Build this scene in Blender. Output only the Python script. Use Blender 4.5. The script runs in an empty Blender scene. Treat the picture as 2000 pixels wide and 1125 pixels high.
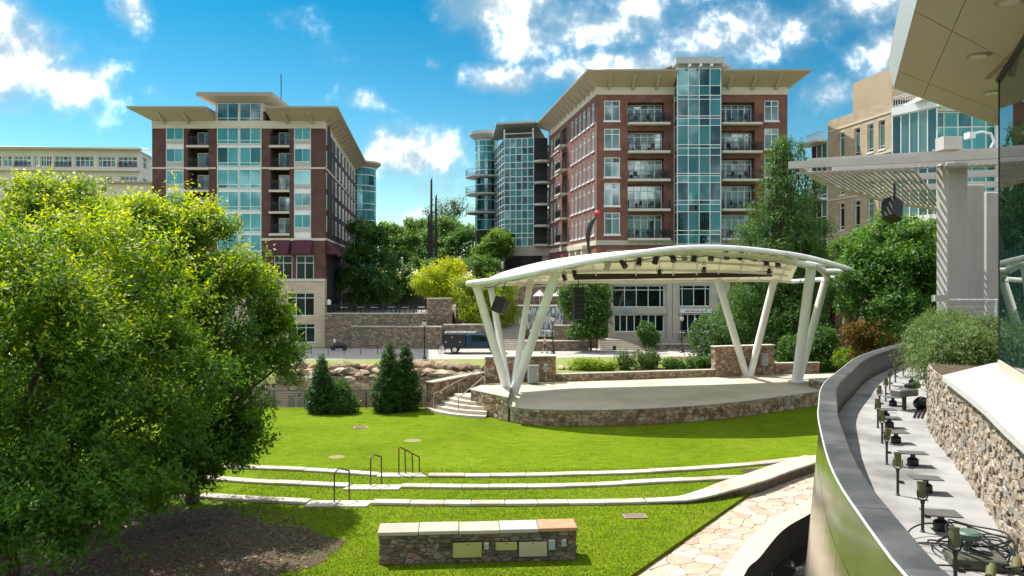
import bpy, bmesh, math, random
import numpy as np
from mathutils import Matrix, Vector

random.seed(7); rng = np.random.default_rng(11)
SC = bpy.context.scene
COL = SC.collection
R = math.radians

# ------------------------------------------------------------------ camera
C = 7.2          # eye height above the far river walk (z = 0)
F = 1500.0       # focal length in photograph pixels (2000 px wide)
HX, HY = 1000.0, 550.0
cam_d = bpy.data.cameras.new('camera')
cam_d.sensor_width = 36.0; cam_d.lens = 27.0
cam_d.shift_y = -12.5 / 2000.0
cam_d.clip_start = 0.1; cam_d.clip_end = 6000.0
cam = bpy.data.objects.new('camera', cam_d); COL.objects.link(cam)
cam.location = (0, 0, C); cam.rotation_euler = (R(90), 0, 0)
SC.camera = cam

def P(px, py, Y): return Vector(((px - HX) / F * Y, Y, C - (py - HY) / F * Y))
def G(px, py, z=0.0):
    Y = F * (C - z) / (py - HY)
    return Vector(((px - HX) / F * Y, Y, z))

# ------------------------------------------------------------------ light
SUN_EL = R(60.0)
SUN_AZ = math.atan2(-0.72, 0.69)          # from +Y towards +X
sdir = Vector((math.sin(SUN_AZ) * math.cos(SUN_EL), math.cos(SUN_AZ) * math.cos(SUN_EL), math.sin(SUN_EL)))
sun_d = bpy.data.lights.new('sun', 'SUN'); sun_d.energy = 2.05; sun_d.angle = R(0.5); sun_d.color = (1.0, 0.95, 0.86)
sun = bpy.data.objects.new('sun', sun_d); COL.objects.link(sun)
sun.rotation_euler = (-sdir).to_track_quat('-Z', 'Y').to_euler(); sun.location = sdir * 200

SC.view_settings.view_transform = 'Standard'; SC.view_settings.look = 'None'
SC.view_settings.exposure = 1.94; SC.view_settings.gamma = 1.0
SC.view_settings.use_curve_mapping = False
SC.cycles.use_denoising = True
SC.cycles.max_bounces = 7; SC.cycles.diffuse_bounces = 3; SC.cycles.glossy_bounces = 4
SC.cycles.transmission_bounces = 4; SC.cycles.transparent_max_bounces = 6
SC.cycles.caustics_reflective = False; SC.cycles.caustics_refractive = False

W = bpy.data.worlds.new('World'); SC.world = W; W.use_nodes = True
def build_world():
    nt = W.node_tree; N = nt.nodes; L = nt.links
    N.clear()
    def node(t, **k):
        n = N.new(t)
        for a, b in k.items(): setattr(n, a, b)
        return n
    def math_(op, a, b=None, c=None, clamp=False):
        n = node('ShaderNodeMath', operation=op); n.use_clamp = clamp
        for i, x in enumerate((a, b, c)):
            if x is None: continue
            if isinstance(x, (int, float)): n.inputs[i].default_value = x
            else: L.new(x, n.inputs[i])
        return n.outputs[0]
    def mix(f, a, b, blend='MIX'):
        n = node('ShaderNodeMix', data_type='RGBA', blend_type=blend)
        for s, x in ((n.inputs[0], f), (n.inputs[6], a), (n.inputs[7], b)):
            if isinstance(x, (int, float)): s.default_value = x
            elif isinstance(x, tuple): s.default_value = x
            else: L.new(x, s)
        return n.outputs[2]
    sky = node('ShaderNodeTexSky', sky_type='NISHITA')
    sky.sun_disc = False; sky.sun_elevation = SUN_EL; sky.sun_rotation = SUN_AZ
    sky.air_density = 1.0; sky.dust_density = 0.6; sky.ozone_density = 1.6; sky.altitude = 300
    sc0 = mix(1.0, sky.outputs[0], (0.2, 0.2, 0.2, 1), 'MULTIPLY')
    gm = node('ShaderNodeGamma'); L.new(sc0, gm.inputs[0]); gm.inputs[1].default_value = 1.8
    
    tc = node('ShaderNodeTexCoord')
    sx = node('ShaderNodeSeparateXYZ'); L.new(tc.outputs['Generated'], sx.inputs[0])
    az = math_('ARCTAN2', sx.outputs[0], sx.outputs[1])
    hr = math_('SQRT', math_('ADD', math_('MULTIPLY', sx.outputs[0], sx.outputs[0]), math_('MULTIPLY', sx.outputs[1], sx.outputs[1])))
    el = math_('ARCTAN2', sx.outputs[2], hr)
    q = node('ShaderNodeCombineXYZ'); L.new(az, q.inputs[0]); L.new(el, q.inputs[1])
    low = math_('MULTIPLY', math_('SUBTRACT', 0.36, el), 3.4, clamp=True)
    tcol = mix(low, (.06, 1.1, .90, 1), (1.1, 1.18, .90, 1))
    tint = mix(1.0, gm.outputs[0], tcol, 'MULTIPLY')
    def noise(scale, det, rough, vec, off=(0, 0, 0), st=(1, 1.5, 1)):
        m = node('ShaderNodeMapping'); m.inputs['Location'].default_value = off; m.inputs['Scale'].default_value = st
        L.new(vec, m.inputs[0])
        n = node('ShaderNodeTexNoise'); n.inputs['Scale'].default_value = scale; n.inputs['Detail'].default_value = det
        n.inputs['Roughness'].default_value = rough; L.new(m.outputs[0], n.inputs['Vector'])
        return n
    nw = noise(7, 4, 0.6, tc.outputs['Generated'], (2, 1, 0))
    wv = node('ShaderNodeVectorMath', operation='SUBTRACT'); L.new(nw.outputs['Color'], wv.inputs[0]); wv.inputs[1].default_value = (.5, .5, .5)
    ws = node('ShaderNodeVectorMath', operation='SCALE'); L.new(wv.outputs[0], ws.inputs[0]); ws.inputs['Scale'].default_value = 0.05
    qw = node('ShaderNodeVectorMath', operation='ADD'); L.new(q.outputs[0], qw.inputs[0]); L.new(ws.outputs[0], qw.inputs[1])
    fb = noise(10, 7, 0.6, tc.outputs['Generated'], (0.3, 0.2, 0.7))
    fb2 = noise(10, 4, 0.6, tc.outputs['Generated'], (0.3 - 0.010, 0.2, 0.7 + 0.022))
    blobs = [(40, 120, 140, 78, 1.45), (115, 150, 105, 50, 1.35), (5, 60, 80, 60, 1.3), (10, 170, 150, 36, 1.0),
             (263, 16, 34, 30, .8), (165, 95, 70, 26, .35), (60, 215, 110, 22, .42), (112, 236, 34, 14, .5),
             (640, 175, 60, 60, .28), (712, 202, 40, 18, .62), (850, 129, 26, 12, .5), (575, 40, 50, 24, .3),
             (805, 305, 105, 50, 1.3), (745, 276, 38, 28, 1.0), (820, 370, 150, 70, .62), (760, 420, 160, 60, .45),
             (975, 151, 72, 27, 1.3), (985, 20, 110, 56, 1.3), (1040, 75, 100, 40, 1.0), (1160, 50, 210, 70, .95), (1420, 75, 220, 48, .95),
             (1560, 55, 150, 34, .85), (1680, 15, 150, 34, .85), (1230, 137, 200, 42, 1.2), (1350, 110, 170, 38, .9),
             (1735, 98, 95, 50, 1.0), (1622, 187, 48, 28, .9), (1700, 180, 70, 26, .8), (300, 175, 30, 10, .35), (690, 270, 60, 20, .25), (1000, 330, 300, 90, .2)]
    val = None
    for (px, py, rx, ry, s) in blobs:
        a0 = math.atan((px - HX) / F); e0 = math.atan((HY - py) / F * math.cos(a0))
        ca = math.cos(a0) ** 2
        d = node('ShaderNodeVectorMath', operation='SUBTRACT'); L.new(qw.outputs[0], d.inputs[0]); d.inputs[1].default_value = (a0, e0, 0)
        m = node('ShaderNodeVectorMath', operation='MULTIPLY'); L.new(d.outputs[0], m.inputs[0]); m.inputs[1].default_value = (F / rx / ca, F / ry, 0)
        ln = node('ShaderNodeVectorMath', operation='LENGTH'); L.new(m.outputs[0], ln.inputs[0])
        v = math_('MULTIPLY_ADD', ln.outputs['Value'], -0.8 * s, 1.25 * s)
        val = v if val is None else math_('MAXIMUM', val, v)
    # cumulus goes on outside the view, its cover raised there to lift fill light
    nb = noise(3.0, 3, 0.5, tc.outputs['Generated'], (5.2, 3.3, 1.1))
    gen = math_('MULTIPLY_ADD', nb.outputs['Fac'], 5.5, -1.75)
    inview = math_('MULTIPLY', math_('SUBTRACT', 0.78, math_('ABSOLUTE', az)), 8.0, clamp=True)
    inv2 = math_('MULTIPLY', math_('SUBTRACT', 0.5, el), 8.0, clamp=True)
    gen = math_('SUBTRACT', gen, math_('MULTIPLY', math_('MULTIPLY', inview, inv2), 6.0))
    val = math_('MAXIMUM', val, gen)
    dens = math_('ADD', val, math_('MULTIPLY_ADD', fb.outputs['Fac'], 2.0, -1.05))
    cover = node('ShaderNodeMapRange', interpolation_type='SMOOTHSTEP'); L.new(dens, cover.inputs[0])
    cover.inputs[1].default_value = 0.0; cover.inputs[2].default_value = 1.6
    # lit from above: the side of each puff that thins out towards the sun is whiter
    grad = math_('MULTIPLY_ADD', math_('SUBTRACT', fb.outputs['Fac'], fb2.outputs['Fac']), 4.5, 0.34)
    thick = node('ShaderNodeMapRange', interpolation_type='SMOOTHSTEP'); L.new(dens, thick.inputs[0])
    thick.inputs[1].default_value = 0.3; thick.inputs[2].default_value = 1.5
    white = math_('MULTIPLY_ADD', thick.outputs[0], 0.30, grad, clamp=True)
    cbase = mix(white, (.80, 1.10, 1.28, 1), (1.75, 1.8, 1.85, 1))
    w3 = math_('POWER', white, 4.0)
    cglow = mix(w3, (0, 0, 0, 1), (7.2, 7.2, 7.2, 1))
    ccol = mix(1.0, cbase, cglow, 'ADD')
    up = math_('MULTIPLY', math_('ADD', el, 0.01), 40.0, clamp=True)
    fac = math_('MULTIPLY', math_('MULTIPLY', math_('POWER', cover.outputs[0], 1.15), 0.97), up)
    fin = mix(fac, tint, ccol)
    bg = node('ShaderNodeBackground'); bg.inputs['Strength'].default_value = 0.15
    L.new(fin, bg.inputs['Color'])
    out = node('ShaderNodeOutputWorld'); L.new(bg.outputs[0], out.inputs['Surface'])
build_world()
W.cycles.sampling_method = 'MANUAL'; W.cycles.sample_map_resolution = 256

# ------------------------------------------------------------------ helpers
WM = {}
def attach(o, parent=None, M=None):
    M = Matrix.Identity(4) if M is None else M
    COL.objects.link(o)
    if parent is not None:
        o.parent = parent; o.matrix_parent_inverse = WM[parent].inverted()
    o.matrix_basis = M; WM[o] = M
    return o
def tag(o, label=None, cat=None, group=None, kind=None):
    if label: o['label'] = label
    if cat: o['category'] = cat
    if group: o['group'] = group
    if kind: o['kind'] = kind
    return o
def thing(name, label, cat, loc=(0, 0, 0), group=None, rz=0.0):
    o = bpy.data.objects.new(name, None); o.empty_display_size = 0.3
    attach(o, None, Matrix.Translation(Vector(loc)) @ Matrix.Rotation(rz, 4, 'Z'))
    return tag(o, label, cat, group)
def copy_tree(o, M, parent=None):
    c = o.copy(); COL.objects.link(c)
    if parent is None: c.matrix_basis = M; WM[c] = M
    else: c.parent = parent
    for ch in KIDS.get(o, []): copy_tree(ch, None, c)
    return c
KIDS = {}
def T(x, y, z): return Matrix.Translation(Vector((x, y, z)))
def RZ(a): return Matrix.Rotation(a, 4, 'Z')
def RX(a): return Matrix.Rotation(a, 4, 'X')
def RY(a): return Matrix.Rotation(a, 4, 'Y')

class MB:
    def __init__(s): s.v = []; s.f = []; s.m = []
    def add(s, vs, fs, mi=0):
        o = len(s.v); s.v += [tuple(v) for v in vs]; s.f += [tuple(i + o for i in f) for f in fs]; s.m += [mi] * len(fs); return s
    BF = [(0, 3, 2, 1), (4, 5, 6, 7), (0, 1, 5, 4), (1, 2, 6, 5), (2, 3, 7, 6), (3, 0, 4, 7)]
    def box(s, x0, x1, y0, y1, z0, z1, mi=0):
        return s.add([(x0, y0, z0), (x1, y0, z0), (x1, y1, z0), (x0, y1, z0), (x0, y0, z1), (x1, y0, z1), (x1, y1, z1), (x0, y1, z1)], s.BF, mi)
    def obox(s, M, x0, x1, y0, y1, z0, z1, mi=0):
        vs = [(x0, y0, z0), (x1, y0, z0), (x1, y1, z0), (x0, y1, z0), (x0, y0, z1), (x1, y0, z1), (x1, y1, z1), (x0, y1, z1)]
        return s.add([M @ Vector(v) for v in vs], s.BF, mi)
    def bar(s, a, b, w, h=None, up=(0, 0, 1), mi=0):
        a = Vector(a); b = Vector(b); h = h or w
        d = (b - a); L = d.length; d.normalize(); u = Vector(up)
        x = d.cross(u)
        if x.length < 1e-4: x = d.cross(Vector((0, 1, 0)))
        x.normalize(); z = x.cross(d)
        vs = []
        for p in (a, b):
            for (i, j) in ((-1, -1), (1, -1), (1, 1), (-1, 1)): vs.append(p + x * (i * w / 2) + z * (j * h / 2))
        return s.add(vs, [(3, 2, 1, 0), (4, 5, 6, 7), (0, 1, 5, 4), (1, 2, 6, 5), (2, 3, 7, 6), (3, 0, 4, 7)], mi)
    def tube(s, pts, r, n=8, cap=True, mi=0):
        pts = [Vector(p) for p in pts]; k = len(pts)
        rr = r if isinstance(r, (list, tuple)) else [r] * k
        tn = []
        for i in range(k):
            d = pts[min(i + 1, k - 1)] - pts[max(i - 1, 0)]; d.normalize(); tn.append(d)
        ref = Vector((0, 0, 1)) if abs(tn[0].z) < .9 else Vector((1, 0, 0))
        x = tn[0].cross(ref).normalized(); o = len(s.v)
        for i in range(k):
            x = x - tn[i] * x.dot(tn[i])
            x.normalize(); y = tn[i].cross(x)
            for j in range(n):
                a = 2 * math.pi * j / n
                s.v.append(tuple(pts[i] + (x * math.cos(a) + y * math.sin(a)) * rr[i]))
        for i in range(k - 1):
            for j in range(n):
                j2 = (j + 1) % n
                s.f.append((o + i * n + j, o + i * n + j2, o + (i + 1) * n + j2, o + (i + 1) * n + j)); s.m.append(mi)
        if cap:
            s.f.append(tuple(o + j for j in reversed(range(n)))); s.f.append(tuple(o + (k - 1) * n + j for j in range(n))); s.m += [mi, mi]
        return s
    def lathe(s, prof, n=12, c=(0, 0, 0), M=None, mi=0):
        o = len(s.v); c = Vector(c)
        for (r, z) in prof:
            for j in range(n):
                a = 2 * math.pi * j / n
                p = Vector((r * math.cos(a), r * math.sin(a), z))
                s.v.append(tuple((M @ p) if M is not None else p + c))
        for i in range(len(prof) - 1):
            for j in range(n):
                j2 = (j + 1) % n
                s.f.append((o + i * n + j, o + i * n + j2, o + (i + 1) * n + j2, o + (i + 1) * n + j)); s.m.append(mi)
        s.f.append(tuple(o + j for j in reversed(range(n)))); s.f.append(tuple(o + (len(prof) - 1) * n + j for j in range(n))); s.m += [mi, mi]
        return s
    def prism(s, poly, z0, z1, mi=0, bottom=True):
        n = len(poly); ar = sum(poly[i][0] * poly[(i + 1) % n][1] - poly[(i + 1) % n][0] * poly[i][1] for i in range(n))
        if ar < 0: poly = poly[::-1]
        vs = [(p[0], p[1], z0) for p in poly] + [(p[0], p[1], z1) for p in poly]
        fs = [tuple(range(n, 2 * n))] + [(i, (i + 1) % n, n + (i + 1) % n, n + i) for i in range(n)]
        if bottom: fs.append(tuple(reversed(range(n))))
        return s.add(vs, fs, mi)
    def slab(s, poly3, vec, mi=0):
        n = len(poly3); v = Vector(vec)
        vs = [Vector(p) for p in poly3] + [Vector(p) + v for p in poly3]
        fs = [tuple(reversed(range(n))), tuple(range(n, 2 * n))] + [(i, (i + 1) % n, n + (i + 1) % n, n + i) for i in range(n)]
        return s.add(vs, fs, mi)
    def quad(s, a, b, c, d, mi=0): return s.add([a, b, c, d], [(0, 1, 2, 3)], mi)
    def mesh(s, name, mats, smooth=False, ang=38):
        me = bpy.data.meshes.new(name); me.from_pydata(s.v, [], s.f)
        for m in (mats if isinstance(mats, (list, tuple)) else [mats]): me.materials.append(m)
        if any(s.m): me.polygons.foreach_set('material_index', s.m)
        if smooth:
            me.polygons.foreach_set('use_smooth', [True] * len(s.f)); me.set_sharp_from_angle(angle=R(ang))
        me.update(); return me
    def build(s, name, mats, parent=None, M=None, smooth=False, ang=38):
        o = bpy.data.objects.new(name, s.mesh(name, mats, smooth, ang))
        attach(o, parent, M)
        if parent is not None: KIDS.setdefault(parent, []).append(o)
        return o
def inst(name, me, parent, M):
    o = bpy.data.objects.new(name, me); attach(o, parent, M)
    if parent is not None: KIDS.setdefault(parent, []).append(o)
    return o
def struct(o): o['kind'] = 'structure'; return o
def recalc(o):
    bm = bmesh.new(); bm.from_mesh(o.data); bmesh.ops.recalc_face_normals(bm, faces=bm.faces); bm.to_mesh(o.data); bm.free(); return o
def bevel(o, w, seg=1):
    bm = bmesh.new(); bm.from_mesh(o.data)
    bmesh.ops.bevel(bm, geom=[e for e in bm.edges if e.is_manifold and e.calc_face_angle(0) > 0.5], offset=w, segments=seg, affect='EDGES', profile=0.5)
    bm.to_mesh(o.data); bm.free(); return o
def quads_mesh(name, V, mat, tint=None):
    n = len(V) // 4
    me = bpy.data.meshes.new(name)
    me.vertices.add(n * 4); me.vertices.foreach_set('co', np.ascontiguousarray(V, dtype=np.float32).ravel())
    me.loops.add(n * 4); me.loops.foreach_set('vertex_index', np.arange(n * 4, dtype=np.int32))
    me.polygons.add(n); me.polygons.foreach_set('loop_start', np.arange(0, n * 4, 4, dtype=np.int32))
    me.polygons.foreach_set('loop_total', np.full(n, 4, dtype=np.int32))
    if tint is not None:
        a = me.attributes.new('tint', 'FLOAT', 'POINT'); a.data.foreach_set('value', np.repeat(tint, 4).astype(np.float32))
    me.materials.append(mat); me.update(calc_edges=True); me.validate()
    return me

# ------------------------------------------------------------------ materials
MATS = {}
def mat(name, c1, c2=None, scale=4.0, rough=0.7, metal=0.0, bump=0.0, bscale=None, rnd=0.0, spec=0.4, detail=4, coord='pos', stretch=(1, 1, 1), coat=0.0, trans=0.0, c3=None, s3=0.5, hue=0.0):
    if name in MATS: return MATS[name]
    m = bpy.data.materials.new(name); m.use_nodes = True; MATS[name] = m
    nt = m.node_tree; N = nt.nodes; L = nt.links; b = N['Principled BSDF']
    b.inputs['Roughness'].default_value = rough; b.inputs['Metallic'].default_value = metal
    b.inputs['Specular IOR Level'].default_value = spec; b.inputs['Coat Weight'].default_value = coat
    c1 = tuple(c1) + (1,)
    if coord == 'pos':
        g = N.new('ShaderNodeNewGeometry'); src = g.outputs['Position']
    else:
        g = N.new('ShaderNodeTexCoord'); src = g.outputs['Object']
    mp = N.new('ShaderNodeMapping'); mp.inputs['Scale'].default_value = stretch; L.new(src, mp.inputs[0]); src = mp.outputs[0]
    col = None
    if c2 is not None:
        n = N.new('ShaderNodeTexNoise'); n.inputs['Scale'].default_value = scale; n.inputs['Detail'].default_value = detail; n.inputs['Roughness'].default_value = .62
        L.new(src, n.inputs['Vector'])
        r = N.new('ShaderNodeMapRange'); L.new(n.outputs['Fac'], r.inputs[0]); r.inputs[1].default_value = .32; r.inputs[2].default_value = .68
        x = N.new('ShaderNodeMix'); x.data_type = 'RGBA'; L.new(r.outputs[0], x.inputs[0]); x.inputs[6].default_value = c1; x.inputs[7].default_value = tuple(c2) + (1,)
        col = x.outputs[2]
        if c3 is not None:
            n3 = N.new('ShaderNodeTexNoise'); n3.inputs['Scale'].default_value = s3; n3.inputs['Detail'].default_value = 5; L.new(src, n3.inputs['Vector'])
            r3 = N.new('ShaderNodeMapRange'); L.new(n3.outputs['Fac'], r3.inputs[0]); r3.inputs[1].default_value = .48; r3.inputs[2].default_value = .72
            x3 = N.new('ShaderNodeMix'); x3.data_type = 'RGBA'; L.new(r3.outputs[0], x3.inputs[0]); L.new(col, x3.inputs[6]); x3.inputs[7].default_value = tuple(c3) + (1,)
            col = x3.outputs[2]
    if rnd or hue:
        oi = N.new('ShaderNodeObjectInfo'); hs = N.new('ShaderNodeHueSaturation')
        r = N.new('ShaderNodeMapRange'); L.new(oi.outputs['Random'], r.inputs[0]); r.inputs[3].default_value = 1 - rnd; r.inputs[4].default_value = 1 + rnd
        L.new(r.outputs[0], hs.inputs['Value'])
        if hue:
            mm = N.new('ShaderNodeMath'); mm.operation = 'MULTIPLY'; L.new(oi.outputs['Random'], mm.inputs[0]); mm.inputs[1].default_value = 7.31
            fr = N.new('ShaderNodeMath'); fr.operation = 'FRACT'; L.new(mm.outputs[0], fr.inputs[0])
            r2 = N.new('ShaderNodeMapRange'); L.new(fr.outputs[0], r2.inputs[0]); r2.inputs[3].default_value = .5 - hue; r2.inputs[4].default_value = .5 + hue
            L.new(r2.outputs[0], hs.inputs['Hue'])
            r4 = N.new('ShaderNodeMapRange'); L.new(fr.outputs[0], r4.inputs[0]); r4.inputs[3].default_value = 1.25; r4.inputs[4].default_value = .6
            L.new(r4.outputs[0], hs.inputs['Saturation'])
        if col is None: hs.inputs['Color'].default_value = c1
        else: L.new(col, hs.inputs['Color'])
        col = hs.outputs[0]
    if col is None: b.inputs['Base Color'].default_value = c1
    else: L.new(col, b.inputs['Base Color'])
    if bump:
        n = N.new('ShaderNodeTexNoise'); n.inputs['Scale'].default_value = bscale or scale * 3; n.inputs['Detail'].default_value = 5
        L.new(src, n.inputs['Vector'])
        bp = N.new('ShaderNodeBump'); bp.inputs['Strength'].default_value = 1.0; bp.inputs['Distance'].default_value = bump
        L.new(n.outputs['Fac'], bp.inputs['Height']); L.new(bp.outputs[0], b.inputs['Normal'])
    if trans:
        tr = N.new('ShaderNodeBsdfTranslucent'); mx = N.new('ShaderNodeMixShader'); mx.inputs[0].default_value = trans
        if col is None: tr.inputs[0].default_value = c1
        else: L.new(col, tr.inputs[0])
        L.new(b.outputs[0], mx.inputs[1]); L.new(tr.outputs[0], mx.inputs[2]); L.new(mx.outputs[0], N['Material Output'].inputs[0])
    return m

def brick_mat(name, ca, cb, mortar, bw=.24, bh=.08, var=.35):
    m = bpy.data.materials.new(name); m.use_nodes = True; MATS[name] = m
    nt = m.node_tree; N = nt.nodes; L = nt.links; b = N['Principled BSDF']; b.inputs['Roughness'].default_value = .85
    tc = N.new('ShaderNodeTexCoord'); s = N.new('ShaderNodeSeparateXYZ'); L.new(tc.outputs['Object'], s.inputs[0])
    ad = N.new('ShaderNodeMath'); ad.operation = 'ADD'; L.new(s.outputs[0], ad.inputs[0]); L.new(s.outputs[1], ad.inputs[1])
    c = N.new('ShaderNodeCombineXYZ'); L.new(ad.outputs[0], c.inputs[0]); L.new(s.outputs[2], c.inputs[1])
    br = N.new('ShaderNodeTexBrick'); L.new(c.outputs[0], br.inputs['Vector']); br.inputs['Scale'].default_value = 1
    br.inputs['Brick Width'].default_value = bw; br.inputs['Row Height'].default_value = bh; br.inputs['Mortar Size'].default_value = .008
    br.inputs['Color1'].default_value = tuple(ca) + (1,); br.inputs['Color2'].default_value = tuple(cb) + (1,); br.inputs['Mortar'].default_value = tuple(mortar) + (1,)
    n = N.new('ShaderNodeTexNoise'); n.inputs['Scale'].default_value = .9; n.inputs['Detail'].default_value = 6; L.new(tc.outputs['Object'], n.inputs['Vector'])
    r = N.new('ShaderNodeMapRange'); L.new(n.outputs['Fac'], r.inputs[0]); r.inputs[1].default_value = .3; r.inputs[2].default_value = .7; r.inputs[3].default_value = 1 - var; r.inputs[4].default_value = 1 + var * .6
    x = N.new('ShaderNodeMix'); x.data_type = 'RGBA'; x.blend_type = 'MULTIPLY'; x.inputs[0].default_value = 1
    L.new(br.outputs['Color'], x.inputs[6]); L.new(r.outputs[0], x.inputs[7]); L.new(x.outputs[2], b.inputs['Base Color'])
    bp = N.new('ShaderNodeBump'); bp.inputs['Distance'].default_value = .01; bp.invert = True; L.new(br.outputs['Fac'], bp.inputs['Height']); L.new(bp.outputs[0], b.inputs['Normal'])
    return m

def rubble_mat(name, cols, mortar, scale=2.2, stretch=(1, 1, 1.7)):
    """far rubble masonry whose stones are too small to tell apart: cells of stone colour, recessed joints"""
    m = bpy.data.materials.new(name); m.use_nodes = True; MATS[name] = m
    nt = m.node_tree; N = nt.nodes; L = nt.links; b = N['Principled BSDF']; b.inputs['Roughness'].default_value = .9
    tc = N.new('ShaderNodeNewGeometry'); mp = N.new('ShaderNodeMapping'); mp.inputs['Scale'].default_value = stretch; L.new(tc.outputs['Position'], mp.inputs[0])
    v = N.new('ShaderNodeTexVoronoi'); v.inputs['Scale'].default_value = scale; L.new(mp.outputs[0], v.inputs['Vector'])
    ve = N.new('ShaderNodeTexVoronoi'); ve.feature = 'DISTANCE_TO_EDGE'; ve.inputs['Scale'].default_value = scale; L.new(mp.outputs[0], ve.inputs['Vector'])
    s = N.new('ShaderNodeSeparateColor'); L.new(v.outputs['Color'], s.inputs[0])
    cr = N.new('ShaderNodeValToRGB'); L.new(s.outputs[0], cr.inputs[0]); cr.color_ramp.interpolation = 'CONSTANT'
    els = cr.color_ramp.elements
    for i, c in enumerate(cols):
        e = els[i] if i < 2 else els.new(i / len(cols))
        e.position = i / len(cols); e.color = tuple(c) + (1,)
    st = N.new('ShaderNodeMath'); st.operation = 'LESS_THAN'; L.new(ve.outputs['Distance'], st.inputs[0]); st.inputs[1].default_value = .045
    x = N.new('ShaderNodeMix'); x.data_type = 'RGBA'; L.new(st.outputs[0], x.inputs[0]); L.new(cr.outputs[0], x.inputs[6]); x.inputs[7].default_value = tuple(mortar) + (1,)
    n = N.new('ShaderNodeTexNoise'); n.inputs['Scale'].default_value = 6; n.inputs['Detail'].default_value = 6; L.new(tc.outputs['Position'], n.inputs['Vector'])
    r = N.new('ShaderNodeMapRange'); L.new(n.outputs['Fac'], r.inputs[0]); r.inputs[3].default_value = .5; r.inputs[4].default_value = 1.5
    y = N.new('ShaderNodeMix'); y.data_type = 'RGBA'; y.blend_type = 'MULTIPLY'; y.inputs[0].default_value = 1; L.new(x.outputs[2], y.inputs[6]); L.new(r.outputs[0], y.inputs[7])
    L.new(y.outputs[2], b.inputs['Base Color'])
    bp = N.new('ShaderNodeBump'); bp.inputs['Distance'].default_value = .12; L.new(ve.outputs['Distance'], bp.inputs['Height']); L.new(bp.outputs[0], b.inputs['Normal'])
    return m

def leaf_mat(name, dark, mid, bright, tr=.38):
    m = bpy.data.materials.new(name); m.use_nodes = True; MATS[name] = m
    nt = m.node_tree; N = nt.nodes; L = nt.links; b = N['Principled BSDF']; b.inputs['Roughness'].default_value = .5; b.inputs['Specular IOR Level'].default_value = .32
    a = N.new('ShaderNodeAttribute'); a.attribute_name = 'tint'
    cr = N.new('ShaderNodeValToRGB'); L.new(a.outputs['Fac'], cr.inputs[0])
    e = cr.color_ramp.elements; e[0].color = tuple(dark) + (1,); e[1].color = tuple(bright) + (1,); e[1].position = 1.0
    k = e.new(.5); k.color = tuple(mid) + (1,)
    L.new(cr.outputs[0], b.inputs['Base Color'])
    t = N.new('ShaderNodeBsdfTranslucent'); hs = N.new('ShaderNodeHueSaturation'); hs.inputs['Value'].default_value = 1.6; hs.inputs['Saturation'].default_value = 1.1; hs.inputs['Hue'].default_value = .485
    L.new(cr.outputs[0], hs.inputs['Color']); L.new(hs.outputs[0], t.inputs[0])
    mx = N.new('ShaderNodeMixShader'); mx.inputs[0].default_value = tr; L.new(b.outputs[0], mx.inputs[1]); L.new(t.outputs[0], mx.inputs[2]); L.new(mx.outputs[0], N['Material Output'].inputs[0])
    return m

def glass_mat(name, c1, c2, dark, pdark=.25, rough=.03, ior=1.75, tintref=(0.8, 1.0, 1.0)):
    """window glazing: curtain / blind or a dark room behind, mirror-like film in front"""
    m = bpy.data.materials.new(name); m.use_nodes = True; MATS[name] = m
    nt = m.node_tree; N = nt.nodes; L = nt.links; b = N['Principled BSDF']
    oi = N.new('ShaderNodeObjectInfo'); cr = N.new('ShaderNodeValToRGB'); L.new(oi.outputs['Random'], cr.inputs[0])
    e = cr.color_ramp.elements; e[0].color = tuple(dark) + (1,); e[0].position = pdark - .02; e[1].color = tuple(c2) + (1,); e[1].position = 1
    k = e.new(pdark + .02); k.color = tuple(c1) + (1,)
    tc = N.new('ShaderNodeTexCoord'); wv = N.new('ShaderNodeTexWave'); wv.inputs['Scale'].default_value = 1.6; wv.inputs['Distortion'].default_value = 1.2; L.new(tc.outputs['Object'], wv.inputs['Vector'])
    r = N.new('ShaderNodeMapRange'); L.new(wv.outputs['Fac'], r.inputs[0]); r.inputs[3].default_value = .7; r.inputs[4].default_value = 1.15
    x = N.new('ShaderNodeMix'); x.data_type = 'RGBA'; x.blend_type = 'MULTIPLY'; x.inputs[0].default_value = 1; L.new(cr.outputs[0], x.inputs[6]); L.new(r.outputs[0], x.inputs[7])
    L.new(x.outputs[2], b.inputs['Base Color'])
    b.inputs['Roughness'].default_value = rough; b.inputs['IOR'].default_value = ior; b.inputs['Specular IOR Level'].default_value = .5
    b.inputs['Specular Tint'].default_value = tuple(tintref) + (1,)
    return m

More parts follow.
